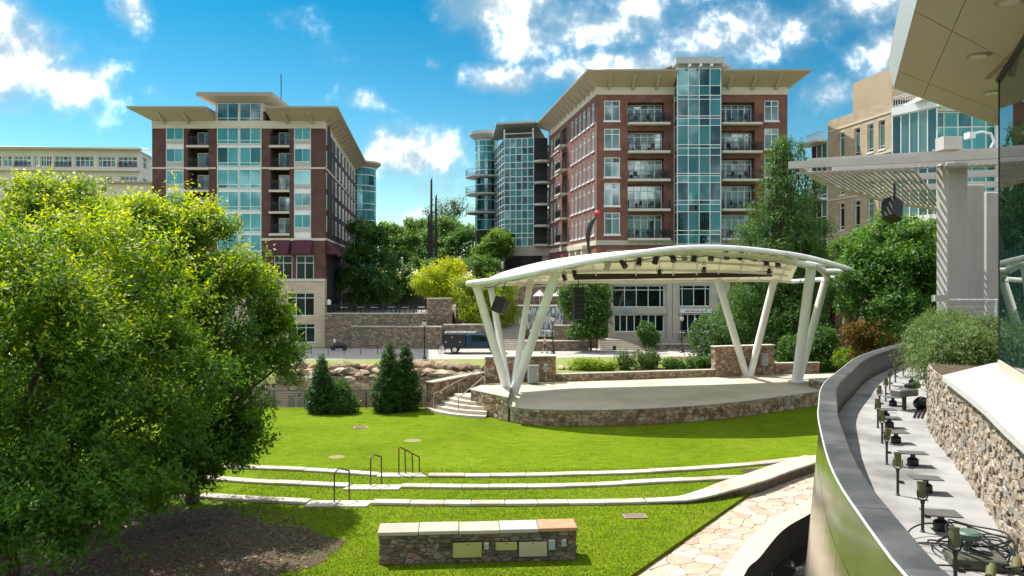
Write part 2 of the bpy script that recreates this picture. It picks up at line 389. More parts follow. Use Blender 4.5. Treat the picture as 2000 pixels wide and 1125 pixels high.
def lawn_mat():
    m = bpy.data.materials.new('lawn_grass'); m.use_nodes = True; MATS['lawn'] = m
    nt = m.node_tree; N = nt.nodes; L = nt.links; b = N['Principled BSDF']; b.inputs['Roughness'].default_value = .9; b.inputs['Specular IOR Level'].default_value = .03
    g = N.new('ShaderNodeNewGeometry')
    def noise(s, d, st=(1, 1, 1)):
        mp = N.new('ShaderNodeMapping'); mp.inputs['Scale'].default_value = st; L.new(g.outputs['Position'], mp.inputs[0])
        n = N.new('ShaderNodeTexNoise'); n.inputs['Scale'].default_value = s; n.inputs['Detail'].default_value = d; n.inputs['Roughness'].default_value = .65; L.new(mp.outputs[0], n.inputs['Vector']); return n.outputs['Fac']
    def ramp(f, c):
        cr = N.new('ShaderNodeValToRGB'); L.new(f, cr.inputs[0]); e = cr.color_ramp.elements
        e[0].position = c[0][0]; e[0].color = c[0][1] + (1,); e[1].position = c[-1][0]; e[1].color = c[-1][1] + (1,)
        for p, q in c[1:-1]: k = e.new(p); k.color = q + (1,)
        return cr.outputs[0]
    def mix(f, a, bb, bl='MIX'):
        x = N.new('ShaderNodeMix'); x.data_type = 'RGBA'; x.blend_type = bl
        if isinstance(f, float): x.inputs[0].default_value = f
        else: L.new(f, x.inputs[0])
        L.new(a, x.inputs[6]); L.new(bb, x.inputs[7]); return x.outputs[2]
    big = ramp(noise(.22, 5), [(.3, (.104, .170, .006)), (.5, (.132, .204, .008)), (.7, (.160, .232, .012))])
    fine = ramp(noise(9, 6), [(.25, (.55, .6, .5)), (.5, (.95, .95, .9)), (.75, (1.35, 1.28, 1.2))])
    c = mix(1.0, big, fine, 'MULTIPLY')
    med = ramp(noise(1.6, 5, (1, 1.8, 1)), [(.3, (.68, .76, .7)), (.5, (1., 1., 1.)), (.72, (1.25, 1.14, 1.2))])
    c = mix(1.0, c, med, 'MULTIPLY')
    dry = N.new('ShaderNodeMapRange'); L.new(noise(.55, 7), dry.inputs[0]); dry.inputs[1].default_value = .54; dry.inputs[2].default_value = .8; dry.inputs[4].default_value = .55
    rgb = N.new('ShaderNodeRGB'); rgb.outputs[0].default_value = (.20, .19, .035, 1)
    c = mix(dry.outputs[0], c, rgb.outputs[0])
    L.new(c, b.inputs['Base Color'])
    bp = N.new('ShaderNodeBump'); bp.inputs['Distance'].default_value = .05; L.new(noise(22, 4), bp.inputs['Height']); L.new(bp.outputs[0], b.inputs['Normal'])
    return m

M_lawn = lawn_mat()
M_bank = mat('bank_grass', (.13, .20, .03), (.22, .26, .06), 1.5, .9, bump=.05, bscale=14, c3=(.26, .22, .10), s3=.6)
M_earth = mat('earth', (.10, .085, .05), (.06, .07, .03), .4, .95)
M_mulch = mat('mulch', (.055, .036, .022), (.12, .08, .05), 7, .95, bump=.06, bscale=18, c3=(.06, .07, .02), s3=1.1)
M_conc = mat('walk_concrete', (.42, .385, .35), (.35, .325, .30), 1.2, .85, c3=(.30, .275, .255), s3=.35)
M_stagefloor = mat('stage_concrete', (.56, .49, .40), (.47, .41, .335), .9, .7, c3=(.38, .335, .275), s3=.3)
M_ledge = mat('ledge_screed', (.36, .352, .345), (.28, .273, .267), 2.0, .85, bump=.006, bscale=40, c3=(.15, .145, .14), s3=.9)
M_brickL = brick_mat('brick_maroon', (.135, .052, .042), (.105, .042, .036), (.13, .09, .08))
M_brickR = brick_mat('brick_red', (.25, .092, .066), (.195, .072, .053), (.22, .15, .13))
M_brickT = brick_mat('brick_tan', (.49, .39, .275), (.43, .335, .235), (.36, .30, .23), .5, .16, .15)
M_cream = mat('cream_stucco', (.62, .56, .47), (.56, .51, .42), 1.0, .8)
M_creamblock = brick_mat('cream_block', (.56, .46, .34), (.50, .41, .30), (.30, .24, .18), 1.6, .42, .15)
M_soffit = mat('eave_soffit', (.50, .42, .325), (.46, .39, .30), .6, .7)
M_fascia = mat('eave_fascia', (.34, .29, .23), (.30, .26, .2), .8, .6)
M_white = mat('white_frame', (.78, .79, .78), (.72, .73, .73), 1.5, .45)
M_black = mat('black_metal', (.012, .013, .015), None, rough=.4, spec=.5)
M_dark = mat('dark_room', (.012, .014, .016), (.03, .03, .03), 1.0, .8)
M_tealL = glass_mat('hotel_glass', (.05, .27, .30), (.09, .36, .385), (.02, .05, .06), .08, tintref=(.6, .95, 1.0))
M_tealT = glass_mat('tower_glass', (.010, .08, .095), (.04, .21, .23), (.006, .02, .026), .3, ior=1.85, tintref=(.6, .95, 1.0))
M_winR = glass_mat('apartment_glass', (.05, .13, .14), (.13, .22, .20), (.012, .02, .024), .4, ior=1.9)
M_shop = glass_mat('shop_glass', (.006, .014, .015), (.012, .03, .03), (.004, .007, .008), .5, ior=1.5)
M_greystone = mat('limestone', (.42, .385, .33), (.36, .33, .285), .9, .8)
M_steel = mat('painted_steel', (.80, .80, .77), (.745, .75, .725), 1.0, .42, coat=.12, c3=(.63, .625, .58), s3=1.1, stretch=(1, 1, .4))
M_membrane = mat('membrane', (.88, .855, .70), (.85, .825, .67), .6, .55, trans=.30, c3=(.76, .73, .58), s3=.5)
M_stone = mat('fieldstone', (.37, .265, .17), (.25, .175, .11), 5, .9, rnd=.42, hue=.018, bump=.015, bscale=16, c3=(.15, .11, .08), s3=3)
M_stoneR = mat('ledgestone', (.40, .34, .26), (.28, .235, .18), 6, .9, rnd=.40, hue=.012, bump=.02, bscale=20, c3=(.2, .15, .1), s3=3)
M_mortar = mat('mortar', (.10, .085, .07), (.15, .13, .11), 6, .95)
M_cap = mat('capstone', (.50, .45, .38), (.43, .385, .325), 2, .8, rnd=.14, hue=.012, bump=.008, bscale=25, c3=(.36, .29, .21), s3=1.2)
M_flag = mat('flagstone', (.46, .37, .28), (.40, .325, .25), 2.5, .85, rnd=.2, hue=.02, bump=.006, bscale=20, c3=(.38, .275, .195), s3=1.3)
M_rub = rubble_mat('far_rubble', [(.20, .155, .105), (.27, .21, .145), (.155, .125, .095), (.23, .185, .135), (.31, .25, .18), (.18, .14, .10)], (.10, .085, .065), 2.4)
M_rock = mat('boulder', (.31, .225, .145), (.18, .13, .085), 1.6, .9, rnd=.35, hue=.008, bump=.10, bscale=4, c3=(.42, .33, .225), s3=.9)
M_bark = mat('bark', (.07, .052, .038), (.035, .027, .02), 5, .95, bump=.03, bscale=12, stretch=(1, 1, .25))
L_zelk = leaf_mat('zelkova_leaf', (.028, .085, .016), (.085, .185, .020), (.36, .43, .018), .52)
L_dark = leaf_mat('oak_leaf', (.036, .095, .026), (.085, .18, .038), (.18, .29, .055), .42)
L_mid = leaf_mat('maple_leaf', (.035, .09, .018), (.08, .18, .026), (.18, .29, .036), .4)
L_yel = leaf_mat('locust_leaf', (.10, .20, .014), (.32, .40, .016), (.70, .62, .02), .5)
L_cyp = leaf_mat('cypress_leaf', (.034, .09, .020), (.075, .16, .028), (.16, .23, .036), .36)
L_arb = leaf_mat('arborvitae_leaf', (.022, .066, .014), (.05, .12, .018), (.14, .22, .025), .3)
L_red = leaf_mat('red_maple_leaf', (.10, .085, .02), (.22, .14, .03), (.42, .16, .05), .35)
L_pale = leaf_mat('rosemary_leaf', (.07, .13, .03), (.16, .23, .06), (.30, .36, .12), .3)
L_bare = leaf_mat('thin_leaf', (.06, .085, .03), (.10, .13, .05), (.16, .19, .08), .3)
M_bronze = mat('bronze_panel', (.46, .44, .40), (.36, .345, .31), 1.1, .17, metal=.92, rnd=.10, c3=(.30, .285, .25), s3=.6, stretch=(1, 1, .35))
M_granite = mat('rim_granite', (.075, .072, .072), (.048, .046, .046), 9, .35, rnd=.15, c3=(.125, .122, .118), s3=1.4)
M_alu = mat('silver_fascia', (.66, .68, .68), None, rough=.35, metal=.3)
M_tansoffit = mat('tan_soffit', (.60, .515, .40), (.57, .485, .375), .5, .5)
M_pergola = mat('pergola_paint', (.54, .50, .45), (.47, .435, .395), 1.2, .6)
M_lightgreen = mat('olive_lamp_paint', (.135, .14, .055), (.105, .11, .045), 6, .5)
M_plate = mat('slate_plate', (.11, .105, .10), (.08, .078, .075), 8, .6)
M_wood = mat('weathered_pole', (.30, .29, .27), (.24, .23, .21), 3, .8)

# ================================================================== GROUND
def sheet(name, poly, z, m, z0=None):
    b = MB()
    if z0 is None: b.add([(p[0], p[1], z) for p in poly], [tuple(range(len(poly)))])
    else: b.prism(poly, z0, z)
    o = b.build(name, m); recalc(o); return struct(o)
def ccw(poly):
    a = sum(poly[i][0] * poly[(i + 1) % len(poly)][1] - poly[(i + 1) % len(poly)][0] * poly[i][1] for i in range(len(poly)))
    return poly if a > 0 else poly[::-1]

sheet('ground', [(-3000, -300), (3000, -300), (3000, 5000), (-3000, 5000)], -1.65, M_earth)
LAWN = [(-70, 3), (-8, 3), (-3, 10.4), (2.9, 18.8), (8.1, 26.2), (12.3, 30.9), (17.5, 33), (22, 38), (22, 47), (-1, 47), (-4.6, 43.9), (-70, 43.9)]
o = sheet('lawn', ccw(LAWN), 0.0, M_lawn, -1.6)
FAR = [(-600, 69.0), (-20, 68.6), (-8, 67.6), (0, 64.5), (8, 59.0), (15, 54.5), (23, 50), (23, 30), (200, 30), (600, 80), (600, 900), (-600, 900)]
o = sheet('far_ground', ccw(FAR), 0.0, M_bank, -1.6)
# sloping river bank in front of it
b = MB()
top = [(-90, 69.1), (-60, 69.0), (-40, 68.8), (-20, 68.6), (-8, 67.6), (0, 64.5), (8, 59.0), (15, 54.5)]
low = [(-90, 65.6), (-60, 65.6), (-40, 65.5), (-20, 65.4), (-8.5, 64.3), (-1.8, 61.3), (5.5, 55.8), (13, 51)]
for i in range(len(top) - 1):
    b.quad((low[i][0], low[i][1], -1.25), (low[i + 1][0], low[i + 1][1], -1.25), (top[i + 1][0], top[i + 1][1], .02), (top[i][0], top[i][1], .02))
struct(b.build('river_bank', M_bank))
# water
mw = bpy.data.materials.new('river_water'); mw.use_nodes = True
bs = mw.node_tree.nodes['Principled BSDF']; bs.inputs['Base Color'].default_value = (.035, .03, .019, 1); bs.inputs['Roughness'].default_value = .10; bs.inputs['IOR'].default_value = 1.33
nn = mw.node_tree.nodes.new('ShaderNodeTexNoise'); nn.inputs['Scale'].default_value = 1.6; nn.inputs['Detail'].default_value = 5
gg = mw.node_tree.nodes.new('ShaderNodeNewGeometry'); mp = mw.node_tree.nodes.new('ShaderNodeMapping'); mp.inputs['Scale'].default_value = (.5, 1.6, 1)
mw.node_tree.links.new(gg.outputs['Position'], mp.inputs[0]); mw.node_tree.links.new(mp.outputs[0], nn.inputs['Vector'])
bb = mw.node_tree.nodes.new('ShaderNodeBump'); bb.inputs['Distance'].default_value = .025; bb.inputs['Strength'].default_value = .35
mw.node_tree.links.new(nn.outputs['Fac'], bb.inputs['Height']); mw.node_tree.links.new(bb.outputs[0], bs.inputs['Normal'])
sheet('river_water', [(-300, 43), (22, 43), (22, 69.5), (-300, 69.5)], -1.0, mw)
# river walk
PATH = [(-70, 71.2), (-25, 70.9), (-6, 70.9), (4, 72.5), (14, 73.6), (26, 74.2), (36, 74.2), (36, 92), (9, 92), (8, 84), (-4, 82.5), (-20, 82.5), (-70, 82.5)]
sheet('river_walk', ccw(PATH), 0.02, M_conc, -.2)
# terraced hill behind the walk
sheet('dining_terrace', ccw([(-20.4, 83.8), (-9.3, 83.8), (-7.5, 90), (-7.5, 118), (-23, 118)]), 3.62, M_conc, 0)
sheet('upper_plaza', ccw([(-22.4, 101), (6.0, 101), (6.2, 112), (60, 140), (160, 420), (-160, 420), (-60, 140), (-24, 121)]), 5.7, mat('plaza_asphalt', (.09, .09, .085), (.07, .07, .066), .8, .9), 0)
sheet('plaza_terrace', ccw([(-4.5, 89.5), (8.6, 89.5), (8.6, 101.5), (-9, 101.5)]), 4.2, M_conc, 0)
# mulch bed below the big trees
b = MB(); n = 160; pts = []; rm = random.Random(3)
for i in range(n):
    a = 2 * math.pi * i / n; rr = 1 + .12 * math.sin(3 * a + 1) + .07 * math.sin(7 * a) + .025 * math.sin(23 * a + 2) + rm.uniform(-.018, .018)
    pts.append((-11.6 + 6.0 * rr * math.cos(a), 19.6 + 5.4 * rr * math.sin(a)))
sheet('mulch_bed', ccw(pts), .012, M_mulch)
sheet('flower_bed', ccw([(16.2, 70.4), (19.3, 70.2), (20.8, 73.2), (15.4, 73.4), (14.9, 71.6)]), .012, mat('bed_mulch', (.22, .115, .075), (.15, .08, .055), 5, .95, bump=.05))

# ================================================================== STONEWORK TOOLS
def clip(poly, nx, ny, d):
    out = []; k = len(poly)
    for i in range(k):
        a = poly[i]; c = poly[(i + 1) % k]
        da = a[0] * nx + a[1] * ny - d; dc = c[0] * nx + c[1] * ny - d
        if da <= 0: out.append(a)
        if (da < 0 < dc) or (dc < 0 < da):
            t = da / (da - dc); out.append((a[0] + (c[0] - a[0]) * t, a[1] + (c[1] - a[1]) * t))
    return out
def cells(L, H, size, asp, rs, bound=None, gap=.014, drop=.16, jit=.46):
    """irregular stones filling a rectangle (or a polygon): list of (polygon, area)"""
    H2 = H * asp
    nx = max(1, round(L / (size * asp))); ny = max(1, round(H / size))
    pts = []
    for j in range(ny):
        for i in range(nx):
            if rs.random() < drop and nx > 2: continue
            x = (i + .5 + (.5 if j % 2 else 0) * .9 + (rs.random() - .5) * 2 * jit) * L / nx; y = (j + .5 + (rs.random() - .5) * 2 * jit * .8) * H2 / ny
            pts.append((min(max(x, .02), L - .02), min(max(y, .02), H2 - .02)))
    A = np.array(pts); res = []
    for i in range(len(pts)):
        d2 = ((A - A[i]) ** 2).sum(1); idx = np.argsort(d2)[1:22]
        poly = [(gap / 2, gap / 2), (L - gap / 2, gap / 2), (L - gap / 2, H2 - gap / 2), (gap / 2, H2 - gap / 2)] if bound is None else [(p[0], p[1] * asp) for p in bound]
        for j in idx:
            dx, dy = A[j] - A[i]; l = math.hypot(dx, dy)
            if l < 1e-5: continue
            nx_, ny_ = dx / l, dy / l
            poly = clip(poly, nx_, ny_, nx_ * A[i][0] + ny_ * A[i][1] + l / 2 - gap / 2)
            if len(poly) < 3: break
        if len(poly) < 3: continue
        poly = [(p[0], p[1] / asp) for p in poly]
        ar = abs(sum(poly[k][0] * poly[(k + 1) % len(poly)][1] - poly[(k + 1) % len(poly)][0] * poly[k][1] for k in range(len(poly)))) / 2
        if ar > .0008: res.append((poly, ar))
    return res
def soften(poly, f=.2):
    out = []; k = len(poly)
    for i in range(k):
        a = poly[i - 1]; p = poly[i]; c = poly[(i + 1) % k]
        out.append((p[0] + (a[0] - p[0]) * f, p[1] + (a[1] - p[1]) * f)); out.append((p[0] + (c[0] - p[0]) * f, p[1] + (c[1] - p[1]) * f))
    return out
def rubble(parent, L, H, mapf, size, m, asp=1.8, seed=1, depth=(.025, .06), inset=.02, limit=300, name='stone', bound=None, gap=.014, flat=False, drop=.16, back=.03, soft=.18):
    rs = random.Random(seed); cs = cells(L, H, size, asp, rs, bound, gap, drop); cs.sort(key=lambda c: -c[1]); rest = MB()
    for k, (poly, ar) in enumerate(cs):
        a0 = sum(poly[i][0] * poly[(i + 1) % len(poly)][1] - poly[(i + 1) % len(poly)][0] * poly[i][1] for i in range(len(poly)))
        if a0 < 0: poly = poly[::-1]
        poly = soften(poly, soft); n = len(poly)
        cx = sum(p[0] for p in poly) / n; cy = sum(p[1] for p in poly) / n
        ins = min(inset, math.sqrt(ar) * .22); d = rs.uniform(*depth); tx = rs.uniform(-1, 1) * (.0 if flat else .09); ty = rs.uniform(-1, 1) * (.0 if flat else .09)
        vs = [mapf(p[0], p[1], -back) for p in poly]
        mid = []; fr = []
        for p in poly:
            l = math.hypot(p[0] - cx, p[1] - cy) + 1e-6; q = (p[0] + (cx - p[0]) * ins / l, p[1] + (cy - p[1]) * ins / l)
            dd = d + tx * (q[0] - cx) + ty * (q[1] - cy) + (0 if flat else rs.uniform(-.007, .007)); fr.append(mapf(q[0], q[1], dd)); mid.append(mapf(p[0], p[1], dd - ins * .8))
        fs = [(i, (i + 1) % n, n + (i + 1) % n, n + i) for i in range(n)] + [(n + i, n + (i + 1) % n, 2 * n + (i + 1) % n, 2 * n + i) for i in range(n)] + [tuple(range(2 * n, 3 * n))]
        if k < limit: MB().add(vs + mid + fr, fs).build(name, m, parent)
        else: rest.add(vs + mid + fr, fs)
    if rest.f:
        o = rest.build(name + '_fill', m, parent); o['kind'] = 'stuff'
class Path2:
    """plan polyline measured by length; at(s) -> point, outward normal (to the right of travel is camera side when flip)"""
    def __init__(s, pts, sm=0):
        p = [Vector((q[0], q[1])) for q in pts]
        if sm: p = catmull(p, sm)
        s.p = p; s.c = [0]
        for i in range(len(p) - 1): s.c.append(s.c[-1] + (p[i + 1] - p[i]).length)
        s.L = s.c[-1]
    def at(s, d):
        d0 = min(max(d, 0), s.L); i = 0
        while i < len(s.c) - 2 and s.c[i + 1] < d0: i += 1
        seg = s.c[i + 1] - s.c[i]; t = (d0 - s.c[i]) / seg
        dr = (s.p[i + 1] - s.p[i]).normalized()
        a = (s.p[i] - s.p[i - 1]).normalized() if i > 0 else dr; c = (s.p[i + 2] - s.p[i + 1]).normalized() if i + 2 < len(s.p) else dr
        tn = ((a + dr) * (1 - t) + (dr + c) * t).normalized() if a.dot(dr) > .8 and c.dot(dr) > .8 else dr
        return s.p[i].lerp(s.p[i + 1], t), Vector((tn.y, -tn.x))
def catmull(p, k):
    out = []
    for i in range(len(p) - 1):
        p0 = p[max(i - 1, 0)]; p1 = p[i]; p2 = p[i + 1]; p3 = p[min(i + 2, len(p) - 1)]
        for j in range(k):
            t = j / k
            out.append(.5 * ((2 * p1) + (p2 - p0) * t + (2 * p0 - 5 * p1 + 4 * p2 - p3) * t * t + (3 * p1 - p0 - 3 * p2 + p3) * t ** 3))
    out.append(p[-1]); return out
def wall_map(path, z0): 
    def f(s, h, d):
        p, n = path.at(s); return (p.x + n.x * d, p.y + n.y * d, z0 + h)
    return f
def strip_core(path, z0, z1, thick, off=-.012, n=24):
    b = MB(); vs = []
    for i in range(n + 1):
        p, nr = path.at(path.L * i / n)
        for (d, z) in ((off, z0), (off, z1), (-thick, z1), (-thick, z0)): vs.append((p.x + nr.x * d, p.y + nr.y * d, z))
    fs = []
    for i in range(n):
        for k in range(4): fs.append((i * 4 + k, i * 4 + (k + 1) % 4, (i + 1) * 4 + (k + 1) % 4, (i + 1) * 4 + k))
    fs += [(3, 2, 1, 0), tuple(n * 4 + k for k in range(4))]
    return b.add(vs, fs)
def cap_slabs(parent, path, z, th, o0, o1, length, m, seed=1, name='capstone', sub=2, gap=.008, flatten=0.0):
    rs = random.Random(seed); s = 0
    while s < path.L - .15:
        e = min(s + length * rs.uniform(.8, 1.2), path.L)
        if path.L - e < length * .4: e = path.L
        vs = []; dz = rs.uniform(-.008, .008)
        for i in range(sub + 1):
            p, n = path.at(s + gap + (e - s - 2 * gap) * i / sub)
            for (d, zz) in ((o1, z + dz), (o1, z + th + dz), (o0, z + th + dz), (o0, z + dz)): vs.append((p.x + n.x * d, p.y + n.y * d, zz))
        fs = []
        for i in range(sub):
            for k in range(4): fs.append((i * 4 + k, i * 4 + (k + 1) % 4, (i + 1) * 4 + (k + 1) % 4, (i + 1) * 4 + k))
        fs += [(3, 2, 1, 0), tuple(sub * 4 + k for k in range(4))]
        ob = MB().add(vs, fs).build(name, m, parent); recalc(ob); bevel(ob, min(.015, th * .25))
        s = e

# ================================================================== LAWN FURNITURE
# low stone service wall near the camera
A = G(742, 1103, 0); B = G(1124, 1093, 0)
svc = thing('stone_service_wall', 'low rubble stone wall with slab top and tan hatch doors standing alone on the lawn', 'stone wall', A.lerp(B, .5))
pw = Path2([(A.x, A.y), (B.x, B.y)])
H0 = .74
ob = strip_core(pw, -.05, H0, .62, n=1).build('core', M_mortar, svc); recalc(ob)
M_stoneD = mat('service_wall_stone', (.21, .16, .115), (.125, .10, .075), 6, .9, rnd=.4, hue=.03, bump=.015, bscale=18, c3=(.09, .075, .06), s3=3)
rubble(svc, pw.L, H0, wall_map(pw, 0), .105, M_stoneD, asp=2.1, seed=5, depth=(.015, .045), inset=.014, gap=.016)
nrm = pw.at(0)[1]; dr = (pw.p[1] - pw.p[0]).normalized()
pe = Path2([(B.x, B.y), (B.x - nrm.x * .62, B.y - nrm.y * .62)])
rubble(svc, pe.L, H0, wall_map(pe, 0), .11, M_stoneD, asp=1.8, seed=6, depth=(.015, .04), inset=.014)
pl = Path2([(A.x - nrm.x * .62, A.y - nrm.y * .62), (A.x, A.y)])
rubble(svc, pl.L, H0, wall_map(pl, 0), .11, M_stoneD, asp=1.8, seed=7, depth=(.015, .04), inset=.014)
caps = [mat('cap_a', (.42, .35, .28), (.34, .285, .235), 3, .8, bump=.01, bscale=20), mat('cap_b', (.45, .385, .305), (.38, .325, .255), 3, .8, bump=.01, bscale=20), mat('cap_c', (.42, .40, .37), (.35, .335, .315), 3, .8, bump=.01, bscale=20), mat('cap_d', (.40, .19, .095), (.38, .28, .19), 2.6, .8, bump=.01, bscale=20)]
bounds = [0, .195, .40, .61, .81, 1.0]
for k in range(5):
    s0 = -.06 if k == 0 else pw.L * bounds[k] + .006; s1 = pw.L + .05 if k == 4 else pw.L * bounds[k + 1] - .006
    q = [pw.p[0] + dr * s + nrm * d for s, d in ((s0, .07), (s1, .07), (s1, -.70), (s0, -.70))]
    dz = [0, .006, -.004, .004, .012][k]
    ob = MB().prism([(v.x, v.y) for v in q], H0 + dz, H0 + .10 + dz).build('capstone', caps[[0, 1, 1, 2, 3][k]], svc); bevel(ob, .02, 2)
Fs = Matrix(((dr.x, -nrm.x, 0, A.x), (dr.y, -nrm.y, 0, A.y), (0, 0, 1, 0), (0, 0, 0, 1)))
M_hatch = [mat('hatch_olive', (.42, .38, .14), (.38, .345, .13), 1.5, .55), mat('hatch_olive2', (.42, .37, .15), (.37, .33, .13), 1.5, .55), mat('hatch_tan', (.46, .40, .27), (.42, .37, .25), 1.5, .55)]
def uw(x0, x1, y0, y1):
    k = pw.L / (1124 - 742); return (x0 - 742) * k, (x1 - 742) * k
for (x0, x1, z0, z1, mm) in ((883, 939, .15, .53, 0), (966, 1008, .31, .52, 1), (1012, 1067, .13, .51, 2)):
    u0, u1 = uw(x0, x1, 0, 0)
    fr = MB().obox(Fs, u0 - .02, u1 + .02, -.052, .0, z0 - .02, z1 + .02).build('hatch_frame', M_black, svc)
    ob = MB().obox(Fs, u0, u1, -.075, -.053, z0, z1).build('hatch_door', M_hatch[mm], svc); bevel(ob, .006)
    KIDS[svc].append(ob)
    MB().obox(Fs, (u0 + u1) / 2 - .02, (u0 + u1) / 2 + .02, -.085, -.0755, z1 - .05, z1 - .03).build('hinge', M_black, ob)
for (x0, x1, z0, z1) in ((944, 953, .34, .52), (1070, 1083, .30, .55), (1096, 1105, .38, .56)):
    u0, u1 = uw(x0, x1, 0, 0)
    ob = MB().obox(Fs, u0, u1, -.10, -.0, z0, z1).build('outlet_box', mat('galvanised', (.50, .54, .57), (.42, .46, .5), 4, .35, metal=.5), svc); bevel(ob, .012)
    MB().obox(Fs, u0 + .02, u1 - .02, -.112, -.101, z0 + .03, z1 - .03).build('outlet_cover', mat('outlet_cover', (.34, .37, .40), None, rough=.4), ob)

# seat curbs on the lawn
def curb(label, pix, w, th, seg, seed, z=.0, group=None):
    pts = [G(x, y, z + th) for x, y in pix]
    t = thing('stone_curb', label, 'curb', (pts[0].x, pts[0].y, 0), group)
    p = Path2([(q.x, q.y) for q in pts], 6)
    cap_slabs(t, p, z, th, -w / 2, w / 2, seg, M_cap, seed)
    return t
curb('pale stone curb farthest up the lawn, left piece that runs in under the trees', [(380, 905), (456, 909), (600, 915), (738, 924)], .42, .085, 1.15, 1)
curb('pale stone curb farthest up the lawn, long right piece that reaches the bronze wall', [(836, 926), (1000, 926), (1160, 922), (1275, 918), (1448, 906), (1600, 891)], .42, .085, 1.15, 2)
curb('middle pale stone curb on the lawn, left piece that runs in under the trees', [(380, 929), (488, 937), (600, 942), (682, 946)], .42, .09, 1.15, 3)
curb('middle pale stone curb on the lawn, right piece that meets the wide curb', [(784, 946), (980, 948), (1160, 944), (1275, 938), (1400, 932), (1482, 929)], .42, .09, 1.15, 4)
curb('nearest pale stone curb on the lawn, left piece that runs in under the trees', [(300, 958), (368, 964), (480, 971), (604, 977)], .42, .10, 1.1, 5)
curb('nearest pale stone curb on the lawn, straight right piece behind the service wall', [(728, 978), (940, 980), (1160, 978), (1230, 977), (1260, 976)], .42, .10, 1.1, 6)
# wide wall top that swings up to the bronze wall
p = [G(1262, 976, .1), G(1300, 974, .12), G(1345, 968, .2), G(1410, 953, .27), G(1474, 935, .3), G(1530, 915, .3), G(1600, 893, .3)]
t = thing('curved_retaining_wall', 'wide pale slab topped curving wall along the flagstone path', 'retaining wall', (p[0].x, p[0].y, 0))
pp = Path2([(q.x, q.y) for q in p], 8)
def sweep_wall(name, m, z0f, z1f, o0f, o1f, s0, s1, n):
    vs = []
    for i in range(n + 1):
        s_ = s0 + (s1 - s0) * i / n; q, nr = pp.at(s_); f = min(1, s_ / (pp.L * .45)); f = f * f * (3 - 2 * f)
        for (d, z) in ((o1f(f), z0f(f)), (o1f(f), z1f(f)), (o0f(f), z1f(f)), (o0f(f), z0f(f))): vs.append((q.x + nr.x * d, q.y + nr.y * d, z))
    fs = [(i * 4 + k, i * 4 + (k + 1) % 4, (i + 1) * 4 + (k + 1) % 4, (i + 1) * 4 + k) for i in range(n) for k in range(4)] + [(3, 2, 1, 0), tuple(n * 4 + k for k in range(4))]
    ob = MB().add(vs, fs).build(name, m, t); recalc(ob); return ob
sweep_wall('core', M_stoneD, lambda f: -.14, lambda f: .02 + .2 * f, lambda f: -.18 - .34 * f, lambda f: .17 + .09 * f, 0, pp.L, 34)
ns_ = int(pp.L / 1.1)
for k_ in range(ns_):
    ob = sweep_wall('capstone', M_cap, lambda f: .025 + .2 * f, lambda f: .10 + .2 * f, lambda f: -.21 - .38 * f, lambda f: .21 + .13 * f, pp.L * k_ / ns_ + .006, pp.L * (k_ + 1) / ns_ - .006, 4); bevel(ob, .012)
# step slabs between the curb pieces
def step(label, pix, th):
    q = [G(x, y, th) for x, y in pix]
    t = thing('step_slabs', label, 'stone step', (q[0].x, q[0].y, 0), 'step slabs in the gaps of the lawn curbs')
    L0 = q[0].lerp(q[1], .47), q[3].lerp(q[2], .47); L1 = q[0].lerp(q[1], .49), q[3].lerp(q[2], .49)
    for quad in ((q[0], L0[0], L0[1], q[3]), (L1[0], q[1], q[2], L1[1])):
        ob = MB().prism([(v.x, v.y) for v in quad], -.03, th).build('slab', M_cap, t); bevel(ob, .012)
step('low pale step slabs at the foot of the three post handrail', [(738, 930), (834, 930), (822, 923), (732, 923)], .05)
step('low pale step slabs at the foot of the middle handrail', [(668, 955), (778, 955), (790, 946), (690, 946)], .05)
step('low pale step slabs at the foot of the nearest handrail', [(594, 988), (716, 988), (730, 977), (606, 977)], .05)
def handrail(label, tops, bases):
    t = thing('handrail', label, 'handrail', bases[0], 'bronze handrails on the lawn')
    b = MB(); b.tube(tops, .028, 8); b.build('rail', M_rail, t, smooth=True)
    for i, q in enumerate(bases):
        tp = tops[0] if i == 0 else (tops[-1] if i == len(bases) - 1 else None)
        if tp is None:
            f = i / (len(bases) - 1); tp = Vector(tops[1]).lerp(Vector(tops[-1]), max(0, (f * 1.12 - .12)))
        MB().tube([q, tp], .026, 8).build('post', M_rail, t, smooth=True)
M_rail = mat('bronze_rail', (.20, .12, .08), (.15, .095, .065), 4, .35, metal=.6)
def rail_from(label, b0, b1, h, mids=0, crest=(.3, .12), slope=0):
    a = G(*b0); c = G(*b1); ta = a + Vector((0, 0, h)); tc = c + Vector((0, 0, h - slope))
    m_ = ta.lerp(tc, crest[0]) + Vector((0, 0, crest[1]))
    bases = [a] + [a.lerp(c, (i + 1) / (mids + 1)) for i in range(mids)] + [c]
    handrail(label, [ta, m_, tc], bases)
rail_from('bronze handrail with two posts and peaked top, nearest of three on the lawn', (653, 983), (682, 977), .98, 0, (.3, .13))
rail_from('bronze handrail with two posts and peaked top, middle of three on the lawn', (724, 951), (745, 946), .98, 0, (.3, .13))
rail_from('bronze handrail with four posts and long sloping top, farthest of three on the lawn', (779, 929), (819, 924), 1.02, 2, (.05, .06), .42)

